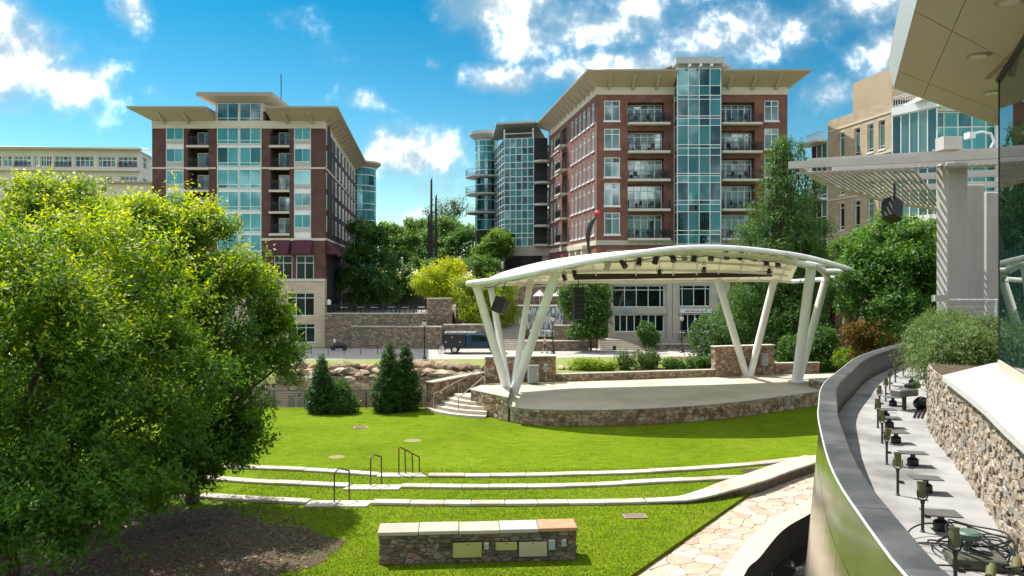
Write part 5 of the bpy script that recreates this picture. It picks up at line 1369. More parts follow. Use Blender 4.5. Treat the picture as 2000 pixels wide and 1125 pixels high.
# main eaves
eh, es, ch, oh_ = eaves(hotel, [(hx0, YH), (hx1, YH), hB, hA], wh(236), wh(236) + .82, 2.0, .2, overs=[2.6, 1.7, 2, 1.6], gap=((mid[0] - .14) / LH, (mid[1] + 1.05) / LH))
brackets(eh, ch[0], ch[1], oh_[0], oh_[1], wh(236), wh(236) + .82, 7, gap=(mid[0] / LH, mid[1] / LH)); brackets(eh, ch[1], ch[2], oh_[1], oh_[2], wh(236), wh(236) + .82, 16)
# right flank
sh = []
nb_ = 9; bay = LHs / nb_
for k in range(nb_):
    for j, l in enumerate(lines):
        sh.append((k * bay + 1.25, (k + 1) * bay - 1.25, l + .3, tops[j] - .1, .18))
    if k > 0: sh.append((k * bay + .8, (k + 1) * bay - .8, wh(545), wh(482), .3))
wall_panel('side_wall', M_brickL, hotel, FHs, 0, LHs, zs, ztop, sh)
wall_panel('side_base', M_creamblock, hotel, FHs, 0, LHs, -.4, zs, [(1.0, 4.0, .4, 3.2, .3)])
MB().obox(FHs, .0, LHs, -.06, .3, ztop, wh(236)).build('frieze', M_cream, hotel)
for py in (327.5, 466): MB().obox(FHs, .06, LHs, -.09, -.002, wh(py) - .12, wh(py) + .1).build('string_course', M_cream, hotel)
for i, h in enumerate(sh):
    if h[3] - h[2] > 3: window(hotel, FHs, h[0], h[1], h[2], h[3], (.33, .66), (.7,), .1, .15, M_shop)
    else: window(hotel, FHs, h[0], h[1], h[2], h[3], (.5,) if i % 2 else (.33, .66), (.75,), .16, .0, M_tealL)
window(hotel, FHs, 1.0, 4.0, .4, 3.2, (.33, .66), (.75,), .1, .15, M_shop)
# awnings
M_awn = mat('burgundy_canvas', (.085, .022, .032), (.07, .018, .027), 2, .8)
def awning(Fm, u0, u1, wt, wb_, out=1.5):
    b = MB(); p = [(u0, -.09, wt), (u1, -.09, wt), (u1 - .02, -out, wb_ + .25), (u0 + .02, -out, wb_ + .25)]
    b.quad(*[Fm @ Vector(q) for q in p]); b.quad(*[Fm @ Vector(q) for q in ((u0 + .02, -out, wb_ + .25), (u1 - .02, -out, wb_ + .25), (u1 - .02, -out, wb_), (u0 + .02, -out, wb_))])
    b.add([Fm @ Vector(q) for q in ((u0, -.09, wt), (u0 + .02, -out, wb_ + .25), (u0, -.09, wb_ + .2))], [(0, 1, 2)]); b.add([Fm @ Vector(q) for q in ((u1, -.09, wt), (u1, -.09, wb_ + .2), (u1 - .02, -out, wb_ + .25))], [(0, 1, 2)])
    return b.build('awning', M_awn, hotel)
for (x0, x1) in ((530, 567), (574, 611), (340, 380)): awning(FH, uh(x0), uh(x1), wh(469), wh(498), 1.0)
for k in (0, 1, 2, 3): awning(FHs, k * bay + .5, (k + 1) * bay - .4, wh(470), wh(500), 1.3)
# corner lantern and rounded glass tower behind
lt = FHs @ Vector((.6, -.35, wh(590)))
MB().lathe([(.05, -.35), (.22, -.3), (.26, 0), (.2, .2), (.03, .3)], 10, lt).build('corner_lantern', M_white, hotel, smooth=True)
MB().tube([FH @ Vector((LH - 2.5, 8, wh(236))), FH @ Vector((LH - 2.5, 8, wh(236) + 6.6))], .05, 6).build('mast', M_black, hotel) if False else None
am = P(549, 145, 92); MB().tube([(am.x, am.y, wh(236) + .9), am], .055, 6).build('antenna', M_black, eh)
# back mass so that the roof does not float
MB().prism(ccw([(hx0, YH + 1.6), (hx1 - .1, YH + 1.6), (hB[0] - .1, hB[1] - .1), hA]), 0, wh(236) - .05).build('building_core', M_dark, hotel)
rt = thing('round_glass_tower', 'rounded teal glass tower with flat disc roof at the back corner of the maroon hotel', 'building', (-24.2, 122, 0))
tcx, tcy, tr = (703 - HX) / F * 122, 122.0, 2.55
zt0, zt1 = 0, C + (HY - 331) / F * 122
b = MB(); b.lathe([(tr - .08, zt0), (tr - .08, zt1)], 28, (tcx, tcy, 0)); b.build('core', M_dark, rt, smooth=True)
lev = [C + (HY - y) / F * 122 for y in (331, 345, 365, 376, 400, 412, 432, 445, 470, 500, 540)]
for k in range(len(lev) - 1):
    for a in range(16):
        a0 = 2 * math.pi * a / 16; a1 = 2 * math.pi * (a + 1) / 16
        if math.sin((a0 + a1) / 2) > .5: continue
        p0 = (tcx + tr * math.cos(a0 + .02), tcy + tr * math.sin(a0 + .02)); p1 = (tcx + tr * math.cos(a1 - .02), tcy + tr * math.sin(a1 - .02))
        MB().quad((p0[0], p0[1], lev[k + 1] + .06), (p1[0], p1[1], lev[k + 1] + .06), (p1[0], p1[1], lev[k] - .06), (p0[0], p0[1], lev[k] - .06)).build('pane', M_tealL, rt)
b = MB()
for l in lev: b.lathe([(tr + .02, l - .06), (tr + .04, l), (tr + .02, l + .06)], 28, (tcx, tcy, 0))
b.build('transom', M_white, rt, smooth=True)
MB().lathe([(tr - .1, zt1), (tr + .75, zt1 + .7), (tr + .75, zt1 + 1.0), (tr, zt1 + 1.1)], 32, (tcx, tcy, 0)).build('disc_roof', M_soffit, rt, smooth=True)

# ------------------------------------------------------------------ far left: pale hotel
pb = thing('pale_apartment_block', 'long pale cream block with green metal roof far behind the trees at left', 'building', (-90, 152, 0))
YW = 150.0
def uw_(px): return (px + 60) / F * YW
def ww(py): return C + (HY - py) / F * YW
FW_, LW = frame2(((-60 - HX) / F * YW, YW - 1.5), ((272 - HX) / F * YW, YW))
hs = []
for (x0, x1) in ((-50, -20), (0, 10), (13, 30), (34, 66), (71, 79), (84, 105), (111, 143), (150, 185), (193, 226), (231, 268)): hs.append((uw_(x0), uw_(x1), ww(327), ww(306), .5))
for (x0, x1) in ((-40, -20), (-5, 2), (36, 52), (70, 90), (118, 140), (155, 187), (199, 220), (236, 268)): hs.append((uw_(x0), uw_(x1), ww(365), ww(345), .5))
M_palewall = mat('pale_stucco', (.60, .56, .50), (.55, .515, .46), .3, .85)
wall_panel('wall', M_palewall, pb, FW_, 0, LW, 0, ww(294), hs)
for h in hs: window(pb, FW_, h[0], h[1], h[2], h[3], (.25, .5, .75) if h[1] - h[0] > 2 else (.5,), (.65,), .12, .3, M_winR)
for h in hs[::3]: railing(pb, FW_, h[0], h[1], h[2], .9, -.05)
FW2, LW2 = frame2(((272 - HX) / F * YW, YW), ((296.5 - HX) / F * 158, 158))
h2 = [(2.2, 5.0, ww(327) + .3, ww(306) + .3, .4), (6.5, 9.0, ww(327) + .3, ww(306) + .3, .4), (2.2, 5.0, ww(365), ww(345), .4), (6.5, 9.0, ww(365), ww(345), .4)]
h2 = [h for h in h2 if h[1] < LW2 - .2]
wall_panel('end_wall', M_palewall, pb, FW2, 0, LW2, 0, ww(294), h2)
for h in h2: window(pb, FW2, h[0], h[1], h[2], h[3], (.5,), (.65,), .12, .3, M_winR)
MB().obox(FW_, -.5, LW + .3, -.9, .2, ww(335), ww(332.5)).build('string_course', M_palewall, pb); MB().obox(FW_, -.5, LW + .5, -1.2, .2, ww(294), ww(290)).build('cornice', M_palewall, pb)
pr_ = [FW_ @ Vector(v) for v in ((-1, -1.5, ww(290)), (LW + .6, -1.5, ww(290) - .4))]
q2 = FW2 @ Vector((LW2, -1, ww(290) - .4))
b = MB(); b.add([pr_[0], pr_[1], q2, (q2.x - 3, q2.y + 8, ww(281)), (pr_[1].x - 4, pr_[1].y + 12, ww(281) + 1), (pr_[0].x, pr_[0].y + 12, ww(279) + 1)], [(0, 1, 4, 5), (1, 2, 3, 4)])
b.build('roof', mat('green_roof', (.42, .52, .46), (.36, .46, .41), .4, .5, stretch=(4, .2, 1)), pb)
MB().box(pr_[0].x - 10, (30 - HX) / F * 158, 158, 165, ww(290), ww(276)).build('roof_box', M_palewall, pb)
# low wing in front of it
lw = thing('low_cream_wing', 'low flat roofed cream wing between the pale block and the maroon hotel', 'building', (-80, 120, 0))
FL, LL = frame2(((-80 - HX) / F * 118, 118), ((298 - HX) / F * 118, 120))
def wl(py): return C + (HY - py) / F * 118
lwh = [(LL - 22 + 4.2 * k, LL - 20 + 4.2 * k, wl(430), wl(405), .3) for k in range(5)]
wall_panel('wall', M_cream, lw, FL, 0, LL, 0, wl(356), lwh)
for h in lwh: window(lw, FL, h[0], h[1], h[2], h[3], (.5,), (.6,), .1, .2, M_winR)
MB().obox(FL, -.2, LL + .2, -.35, 12, wl(356), wl(352)).build('parapet', M_fascia, lw)

# ------------------------------------------------------------------ right: brick apartments
YA = 86.0
def ua(px): return (px - 1165.5) / F * YA
def wa(py): return C + (HY - py) / F * YA
ax0 = (1165.5 - HX) / F * YA; ax1 = (1538 - HX) / F * YA
apt = thing('brick_apartments', 'red brick apartment block with teal glass stair tower and balconies behind the stage', 'building', ((ax0 + ax1) / 2, 98, 0))
FA, LA = frame2((ax0, YA), (ax1, YA))
aB = (5.36, 111.6); FAs, LAs = frame2(aB, (ax0, YA))
al = [wa(y) for y in (241.4, 296.4, 351, 408.7, 465.6)]; att = [wa(185)] + [l - .25 for l in al[:-1]]
zab = wa(470)
w1_ = (ua(1180), ua(1211)); w2_ = (ua(1493), ua(1521)); b1 = (ua(1226), ua(1297)); b2 = (ua(1407), ua(1474)); tw = (ua(1317), ua(1400))
holes = []
wy = [(196, 236), (251, 291), (307, 346), (357, 402), (415, 458)]
for (y0, y1) in wy:
    for (u0, u1) in (w1_, w2_): holes.append((u0, u1, wa(y1), wa(y0), .18))
by = [(200, 241.4), (255, 296.4), (309, 351), (360, 408.7), (417, 465.6)]
for (y0, y1) in by:
    for (u0, u1) in (b1, b2): holes.append((u0, u1, wa(y1), wa(y0), 1.3))
lowh = [(ua(1185), ua(1262), wa(530), wa(488), .25)]
wall_panel('wall', M_brickR, apt, FA, 0, LA, 0, wa(185), holes + lowh)
window(apt, FA, *lowh[0][:4], (.2, .4, .6, .8), (.6,), .09, .18, M_shop)
for (y0, y1) in wy:
    for (u0, u1) in (w1_, w2_):
        window(apt, FA, u0, u1, wa(y1), wa(y0), (.5,), (.72,), .10, .12, M_winR)
        MB().obox(FA, u0 - .08, u1 + .08, -.09, -.003, wa(y1) - .16, wa(y1)).build('sill', M_white, apt)
M_slab = mat('balcony_concrete', (.56, .54, .49), (.50, .48, .44), 1.2, .8)
M_potplant = leaf_mat('pot_leaf', (.02, .05, .02), (.04, .09, .03), (.09, .15, .05), .2)
for i, (y0, y1) in enumerate(by):
    for j, (u0, u1) in enumerate((b1, b2)):
        e = u1 + (.55 if j == 0 else .6)
        MB().obox(FA, u0 - .04, e, -.95, 1.3, wa(y1) - .26, wa(y1) - .004).build('balcony_slab', M_slab, apt)
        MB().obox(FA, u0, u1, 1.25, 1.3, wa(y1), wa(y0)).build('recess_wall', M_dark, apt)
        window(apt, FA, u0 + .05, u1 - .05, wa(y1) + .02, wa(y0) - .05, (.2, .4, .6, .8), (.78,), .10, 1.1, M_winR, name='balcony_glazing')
        for d_ in (0, 1):
            uu = u0 + .06 if d_ == 0 else u1 - .95
            MB().obox(FA, uu, uu + .12, .98, 1.04, wa(y1) + .02, wa(y1) + 2.0).build('door_stile', M_white, apt); MB().obox(FA, uu + .76, uu + .88, .98, 1.04, wa(y1) + .02, wa(y1) + 2.0).build('door_stile', M_white, apt)
        railing(apt, FA, u0 + .02, e - .04, wa(y1), .98, -.9, ret=.88)
# stair tower of glass
TD = 1.6
FT = FA @ T(tw[0], -TD, 0)
TW_ = tw[1] - tw[0]
tl = []; z = wa(480); pat = []
MB().obox(FT, .03, TW_ - .03, .05, TD + 3, wa(560), wa(143)).build('tower_core', M_dark, apt)
edges = [wa(y) for y in (142, 174.5, 193, 200.5, 232.5, 237, 251, 287.5, 294, 308, 342.5, 347, 360, 394, 402, 416, 452, 460, 478, 500)]
side_depth = TD
for face in range(3):
    if face == 0: Fq, wid, nc = FT, TW_, 4
    elif face == 1: Fq, wid, nc = FT @ T(0, TD, 0) @ RZ(R(-90)), TD, 1
    else: Fq, wid, nc = FT @ T(TW_, 0, 0) @ RZ(R(90)), TD, 1
    for k in range(len(edges) - 1):
        z1, z0 = edges[k], edges[k + 1]
        for c in range(nc):
            a0 = wid * c / nc + .035; a1 = wid * (c + 1) / nc - .035
            kk_ = (round(a1 - a0, 3), round(z1 - z0, 3), face == 0)
            if kk_ not in _pc: _pc[kk_] = MB().box(-(a1 - a0) / 2, (a1 - a0) / 2, -.008, .008, -(z1 - z0) / 2 + .03, (z1 - z0) / 2 - .03).mesh('pane', M_tealT)
            inst('pane', _pc[kk_], apt, Fq @ T((a0 + a1) / 2, .0, (z0 + z1) / 2) @ RZ(rsw.uniform(-.008, .008)) @ RX(rsw.uniform(-.006, .006)))
    b = MB()
    for k in range(nc + 1): x = wid * k / nc; b.obox(Fq, x - .035, x + .035, -.05, .03, edges[-1], edges[0])
    for z in edges: b.obox(Fq, 0, wid, -.04, .028, z - .035, z + .035)
    b.build('mullion_grid', M_white, apt)
ztt = wa(142)
tc1 = [FT @ Vector(p) for p in ((0, 0, 0), (TW_, 0, 0), (TW_, 7, 0), (0, 7, 0))]
rfb = MB().obox(FT, -.25, TW_ + .25, -.5, 7, wa(134), wa(122)).build('tower_roof_frame', mat('roof_metal', (.42, .44, .43), (.38, .4, .39), .6, .5), apt)
MB().slab([FT @ Vector(p) for p in ((-2.4, 1.5, wa(143)), (-.26, 1.5, wa(130)), (-.26, 7, wa(130)), (-2.4, 7, wa(143)))], (0, 0, .15)).build('tower_wing', M_soffit, rfb)
MB().slab([FT @ Vector(p) for p in ((TW_ + .26, 1.5, wa(131)), (TW_ + 1.5, 1.5, wa(129)), (TW_ + 1.5, 7, wa(129)), (TW_ + .26, 7, wa(131)))], (0, 0, .3)).build('tower_wing', M_soffit, rfb)
MB().obox(FT, .0, TW_, .1, 7, wa(142) + .02, wa(134) - .01).build('tower_head', mat('roof_metal2', (.34, .36, .36), None, rough=.5), rfb)
for k in range(3): MB().obox(FT, TW_ * (.25 + .25 * k) - .1, TW_ * (.25 + .25 * k) + .1, -1.0, -.06, wa(141.5), wa(137)).build('strut', M_white, rfb)
# bands and eaves
for (a0, a1) in ((-.05, tw[0] - .02), (tw[1] + .02, LA + .05)):
    MB().obox(FA, a0, a1, -.07, .3, wa(185), wa(170)).build('frieze', M_cream, apt)
    MB().obox(FA, a0, a1, -.12, -.002, zab - .5, zab + .04).build('string_course', mat('grey_band', (.44, .42, .36), (.4, .38, .33), 1, .8), apt)
aC = (ax1 + 1, 111.6)
MB().prism(ccw([(ax0 + .1, YA + 1.4), (ax1, YA + 1.4), aC, (aB[0] + .1, aB[1])]), 0, wa(171)).build('building_core', M_dark, apt)
FAe, LAe = frame2((ax1, YA), aC)
wall_panel('east_wall', M_brickR, apt, FAe, 0, LAe, 0, wa(185), [])
ea, esa, ca_, oa_ = eaves(apt, [(ax0, YA), (ax1, YA), aC, aB], wa(170), wa(170) + 1.15, 2, .2, overs=[2.4, 1.9, 2, 1.7], gap=((tw[0] - .06) / LA, (tw[1] + .06) / LA))
brackets(ea, ca_[0], ca_[1], oa_[0], oa_[1], wa(170), wa(170) + 1.15, 8, gap=(tw[0] / LA, tw[1] / LA)); brackets(ea, ca_[3], ca_[0], oa_[3], oa_[0], wa(170), wa(170) + 1.15, 13)
# sunlit flank
sh = []
for (y0, y1) in wy:
    for k in range(6): sh.append((LAs - 2.2 - k * 2.0, LAs - 1.0 - k * 2.0, wa(y1), wa(y0), .2))
    sh.append((LAs - 17.4, LAs - 14.6, wa(y1) - .1, wa(y0), 1.2))
    for k in range(3): sh.append((LAs - 20.2 - k * 2.2, LAs - 18.9 - k * 2.2, wa(y1), wa(y0), .2))
wall_panel('side_wall', M_brickR, apt, FAs, 0, LAs, 5.0, wa(185), sh)
MB().obox(FAs, 0, LAs + .05, -.07, .3, wa(185), wa(170)).build('frieze', M_cream, apt); MB().obox(FAs, 0, LAs + .1, -.14, -.002, zab - .5, zab + .04).build('string_course', M_cream, apt)
for i, h in enumerate(sh):
    if h[4] > 1:
        MB().obox(FAs, h[0] - .2, h[1] + .2, -1.0, 1.2, h[2] - .25, h[2] - .003).build('balcony_slab', M_slab, apt); railing(apt, FAs, h[0] - .1, h[1] + .1, h[2], 1.0, -.9, ret=.88)
        window(apt, FAs, h[0], h[1], h[2], h[3], (.5,), (.75,), .1, 1.0, M_winR, name='balcony_glazing')
    else:
        window(apt, FAs, *h[:4], (.5,), (.72,), .1, .1, M_winR); MB().obox(FAs, h[0] - .1, h[1] + .1, -.1, -.003, h[2] - .18, h[2]).build('sill', M_white, apt)
# arched stone porch at the corner of the flank
for k in range(3):
    u0 = LAs - 9.8 + k * 3.0
    b = MB(); b.obox(FAs, u0, u0 + .7, -.9, -.05, 5.7, wa(484)); b.build('porch_pier', M_cream, apt)
MB().obox(FAs, LAs - 10, LAs - 2.6, -1.0, -.05, wa(484), wa(477)).build('porch_lintel', M_cream, apt)

# limestone shop front below it
YS = 84.0
def us_(px): return (px - 1188) / F * YS
def ws_(py): return C + (HY - py) / F * YS
shop = thing('limestone_shopfront', 'grey limestone two storey shop front under the brick apartments seen below the canopy', 'shop', (14, 84, 1.1))
FS, LS = frame2(((1188 - HX) / F * YS, YS), ((1402 - HX) / F * YS, YS))
sh_ = [(us_(1195), us_(1298), ws_(600), ws_(558), .3), (us_(1327), us_(1388), ws_(598.5), ws_(557), .3), (us_(1199), us_(1298), ws_(649), ws_(614), .4), (us_(1328), us_(1388), ws_(648), ws_(613), .4)]
wall_panel('wall', M_greystone, shop, FS, 0, LS, .2, ws_(541), sh_, .3)
window(shop, FS, *sh_[0][:4], (.02, .245, .47, .695, .92), (.8,), .08, .25, M_shop); window(shop, FS, *sh_[1][:4], (.1, .47, .84), (.83,), .08, .25, M_shop)
window(shop, FS, *sh_[2][:4], (.13, .26, .41, .55, .69, .83), (), .12, .35, M_shop, name='shop_doors'); window(shop, FS, *sh_[3][:4], (.27, .5, .72), (), .11, .35, M_shop, name='shop_doors')
MB().obox(FS, -.1, LS + .1, -.25, 2, ws_(541), ws_(537)).build('cornice', M_white, shop)
for (x0, x1, y0, y1) in ((1190, 1302, 602, 613), (1325, 1390, 601, 612), (1190, 1302, 551, 557)): MB().obox(FS, us_(x0), us_(x1), -.16, -.003, ws_(y1), ws_(y0)).build('lintel', M_greystone, shop)
for (x0, x1) in ((1302.5, 1312), (1313, 1324.5)): MB().obox(FS, us_(x0), us_(x1), -.22, -.003, .2, ws_(541.5)).build('pilaster', M_greystone, shop)
MB().box((1402 - HX) / F * YS - .05, 24.0, YS + .6, YA - .01, .2, ws_(537)).build('side_bay', M_greystone, shop)
MB().obox(FS, 0, LS, .5, 1.95, .2, ws_(545)).build('shop_core', M_dark, shop)
M_signblue = mat('sign_blue', (.16, .36, .46), None, rough=.5)
def text(name, body, size, M_, m, parent, ext=.02, align='LEFT'):
    cu = bpy.data.curves.new(name, 'FONT'); cu.body = body; cu.size = size; cu.extrude = ext; cu.align_x = align; cu.resolution_u = 2
    o = bpy.data.objects.new(name, cu); COL.objects.link(o); dg = bpy.context.evaluated_depsgraph_get(); dg.update()
    me = bpy.data.meshes.new_from_object(o.evaluated_get(dg)); bpy.data.objects.remove(o); me.materials.clear(); me.materials.append(m)
    return inst(name, me, parent, M_)
X90 = RX(R(90))
text('sign_letters', 'suite', .78, FS @ T(us_(1199.5), -.20, ws_(613)) @ X90, M_signblue, shop)
text('sign_letters', '201', .95, FS @ T(us_(1217), -.20, ws_(612.8)) @ X90, M_signblue, shop)
MB().obox(FS, us_(1326.5), us_(1389.5), -.30, -.162, ws_(611), ws_(603.5)).build('sign_board', mat('sign_board', (.62, .65, .66), None), shop)
rsg = random.Random(6); gx = us_(1337)
while gx < us_(1379):
    w_ = rsg.uniform(.25, .55); MB().obox(FS, gx, gx + w_, -.315, -.301, ws_(608.6), ws_(606.2)).build('worn_lettering', mat('sign_dark', (.20, .23, .25), None), shop); gx += w_ + .1

# ------------------------------------------------------------------ glass corner building left of the apartments
gcb = thing('glass_corner_building', 'teal curtain wall building with open roof frame left of the red brick block', 'building', (1.5, 114, 5.7))
YG = 113.0
def ug(px): return (px - 985) / F * YG
def wg(py): return C + (HY - py) / F * YG
FGc, LG = frame2(((985 - HX) / F * YG, YG), ((1042 - HX) / F * YG, YG - 1.0))
FGl, LGl = frame2(((967 - HX) / F * 122, 122), ((985 - HX) / F * YG, YG))
gz = [wg(y) for y in (272, 289, 303, 318, 330, 346, 357, 372, 384, 400, 412, 428, 438, 456, 465, 481)]
def curtain(Fm, L_, nc, zs_, parent, glass):
    b = MB()
    for k in range(nc + 1): x = L_ * k / nc; b.box(x - .05, x + .05, -.06, .02, zs_[-1], zs_[0])
    for z in zs_: b.box(0, L_, -.05, .018, z - .05, z + .05)
    g = b.build('mullion_grid', M_white, parent, Fm)
    for k in range(len(zs_) - 1):
        for c in range(nc):
            key = (round(L_ / nc, 3), round(zs_[k] - zs_[k + 1], 3), glass.name, 'cw')
            if key not in _pc: w_ = L_ / nc / 2 - .03; h_ = (zs_[k] - zs_[k + 1]) / 2 - .03; _pc[key] = MB().box(-w_, w_, -.008, .008, -h_, h_).mesh('pane', glass)
            inst('pane', _pc[key], g, Fm @ T(L_ * (c + .5) / nc, 0, (zs_[k] + zs_[k + 1]) / 2) @ RZ(rsw.uniform(-.01, .01)) @ RX(rsw.uniform(-.008, .008)))
curtain(FGc, LG, 5, gz, gcb, M_tealT); curtain(FGl, LGl, 4, gz, gcb, M_tealT)
p_ = [FGl @ Vector((0, .06, 0)), FGc @ Vector((0, .08, 0)), FGc @ Vector((LG, .06, 0)), Vector((5.2, 112)), Vector((5.2, 124)), Vector((-2.4, 124))]
MB().prism(ccw([(q[0], q[1]) for q in p_]), 0, wg(272)).build('building_core', M_dark, gcb)
# open roof frame
b = MB()
for (a0, c0) in ((FGc @ Vector((0, 0, wg(272))), FGc @ Vector((0, 0, wg(253)))), (FGc @ Vector((LG - .1, 0, wg(272))), FGc @ Vector((LG - .1, 0, wg(253)))), (FGl @ Vector((0, 0, wg(272))), FGl @ Vector((0, 0, wg(253))))): b.bar(a0, c0, .22)
b.bar(FGc @ Vector((0, 0, wg(262))), FGc @ Vector((LG, 0, wg(262))), .1)
b.build('roof_posts', M_white, gcb)
q0 = FGl @ Vector((-.6, -.4, wg(250))); q1 = FGc @ Vector((-.9, -1.3, wg(246))); q2 = FGc @ Vector((LG + .6, -1.3, wg(246))); q3 = Vector((5.4, 122, wg(250)))
ob = MB().slab([q0, q1, q2, q3], (0, 0, .28)).build('roof_canopy', MATS['roof_metal'], gcb)
MB().obox(FGc, -.2, LG + 2.6, -.15, .4, wg(500), wg(481.5)).build('base_band', M_greystone, gcb)
FGb = FGc @ T(0, .3, 0)
hb_ = [(1.2, 3.6, wg(524), wg(503), .3)]
wall_panel('base_wall', M_greystone, gcb, FGb, 0, LG + 2.6, 5.0, wg(500), hb_); window(gcb, FGb, *hb_[0][:4], (.5,), (), .09, .2, M_shop)
# balconies in the corner between the two blocks
FBc, LB = frame2(((1042 - HX) / F * 111.5, 111.5), ((1079 - HX) / F * 111.5, 111.5))
for k, y in enumerate((317, 358, 400, 441, 478)):
    poly = [FBc @ Vector((0, 1.0, 0)), FBc @ Vector((0, -.5, 0)), FBc @ Vector((LB * .35, -1.1, 0)), FBc @ Vector((LB * .7, -1.0, 0)), FBc @ Vector((LB, -.3, 0)), FBc @ Vector((LB, 1.0, 0))]
    MB().prism(ccw([(q.x, q.y) for q in poly]), wg(y) - .3, wg(y)).build('balcony_slab', M_slab, gcb)
    railing(gcb, FBc, .05, LB - .1, wg(y), 1.1, -.75, ret=.5)
    window(gcb, FBc, .2, LB - .2, wg(y) + .02, wg(y) + 2.45, (.5,), (.8,), .1, .9, M_winR, name='balcony_glazing')
# round tower
rg = thing('round_glass_stair', 'round teal glass tower with disc roof and curved balconies left of the red brick block', 'building', (-4, 124, 5.7))
YR = 124.0
def wr_(py): return C + (HY - py) / F * YR
rcx = (950 - HX) / F * YR; rr_ = 22 / F * YR
MB().lathe([(rr_ - .1, 5), (rr_ - .1, wr_(277))], 28, (rcx, YR, 0)).build('core', M_dark, rg, smooth=True)
rz = [wr_(y) for y in (277, 288, 300, 316, 334, 346, 362, 378, 392, 412, 430, 450)]
for k in range(len(rz) - 1):
    for a in range(18):
        a0 = 2 * math.pi * a / 18; a1 = 2 * math.pi * (a + 1) / 18
        if math.sin((a0 + a1) / 2) > .4: continue
        p0 = (rcx + rr_ * math.cos(a0 + .02), YR + rr_ * math.sin(a0 + .02)); p1 = (rcx + rr_ * math.cos(a1 - .02), YR + rr_ * math.sin(a1 - .02))
        MB().quad((p0[0], p0[1], rz[k + 1] + .06), (p1[0], p1[1], rz[k + 1] + .06), (p1[0], p1[1], rz[k] - .06), (p0[0], p0[1], rz[k] - .06)).build('pane', M_tealL if k < 3 else M_tealT, rg)
b = MB()
for z in rz: b.lathe([(rr_ + .02, z - .05), (rr_ + .03, z + .05)], 28, (rcx, YR, 0))
b.build('transom', M_white, rg, smooth=True)
MB().lathe([(rr_ - .1, wr_(277)), (rr_ + .95, wr_(266)), (rr_ + .95, wr_(260)), (rr_ * .5, wr_(256))], 36, (rcx, YR, 0)).build('disc_roof', MATS['roof_metal'], rg, smooth=True)
for y in (346, 380, 416):
    z = wr_(y); sl = MB().lathe([(rr_ + .1, z - .3), (rr_ + 1.35, z - .2), (rr_ + 1.35, z), (rr_ + .1, z)], 32, (rcx - .2, YR - .2, 0)).build('balcony_slab', M_slab, rg, smooth=True)
    b = MB(); R_ = rr_ + 1.3
    ring = [(rcx - .2 + R_ * math.cos(2 * math.pi * i / 40), YR - .2 + R_ * math.sin(2 * math.pi * i / 40)) for i in range(41)]
    for dz in (.15, 1.0): b.tube([(q[0], q[1], z + dz) for q in ring], .03, 5)
    for q in ring: b.tube([(q[0], q[1], z), (q[0], q[1], z + 1.0)], .02, 4)
    b.build('railing', M_black, rg)

# ------------------------------------------------------------------ tan brick building at right
tbk = thing('tan_brick_building', 'tan brick and white glass apartment block behind the slatted pergola', 'building', (38, 80, 0))
n0 = Vector((37.15, 75.0)); f0 = Vector((35.2, 85.6))
FTb, LTb = frame2((f0.x, f0.y), (n0.x, n0.y))
ztb = 25.05; LTb_ = LTb
def col_x(px):   # solve where the picture column meets this wall
    k = (px - HX) / F; d = n0 - f0; t_ = (k * f0.y - f0.x) / (d.x - k * d.y); return t_ * LTb
def row_z(py, px=1743):
    t_ = col_x(px) / LTb; Y = f0.y + (n0.y - f0.y) * t_; return C + (HY - py) / F * Y
sh = []
fl = [(253, 292), (359, 400), (443, 478)]
for px in (1644, 1674, 1700, 1722):
    u = col_x(px); wd = .95
    for (a0, a1) in ((20.4, 23.3), (16.6, 19.5), (12.8, 15.7), (9.0, 11.9), (5.2, 8.1)): sh.append((u - wd / 2, u + wd / 2, a0, a1, .25))
wall_panel('wall', M_brickT, tbk, FTb, 0, LTb, 0, ztb, sh)
for h in sh:
    window(tbk, FTb, *h[:4], (), (.12, .82), .08, .2, M_winR); MB().obox(FTb, h[0] - .06, h[1] + .06, -.08, -.003, h[2] - .16, h[2]).build('sill', M_white, tbk); MB().obox(FTb, h[0], h[1], -.02, .1, h[3] + .001, h[3] + .12).build('lintel', M_cream, tbk)
for z in (23.85, 20.0, 16.2, 12.4): MB().obox(FTb, 0, LTb, -.06, -.003, z - .09, z + .09).build('string_course', M_cream, tbk)
pA = FTb @ Vector((LTb * .35, .5, 0)); pB = FTb @ Vector((LTb * .93, .5, 0))
Fp, Lp = frame2((pA.x, pA.y), (pB.x, pB.y))
MB().obox(Fp, 0, Lp, 0, 6, ztb - .5, ztb + 3.3).build('penthouse', mat('tan_stucco', (.45, .345, .235), (.41, .315, .215), .6, .8), tbk)
MB().prism(ccw([(f0.x + .3, f0.y), (n0.x + .3, n0.y + .3), (60, 78), (60, 95)]), 0, ztb - .02).build('building_core', M_dark, tbk)
# left end bay
FTe, LTe = frame2((f0.x - .5, f0.y + 3.2), (f0.x, f0.y + .1))
curtain(FTe, LTe, 3, [22.8, 20.5, 17, 14.5, 12, 9], tbk, M_winR)
MB().obox(FTe, -1.2, LTe, -1.2, .3, 22.85, 23.1).build('bay_roof', M_white, tbk); railing(tbk, FTe, -.4, LTe, 23.1, 1.0, -.5, m=M_white); MB().obox(FTe, -.8, LTe, -1.0, -.08, 16.3, 16.6).build('balcony_slab', M_white, tbk); railing(tbk, FTe, -.8, LTe, 16.6, 1.0, -.9, m=M_white)
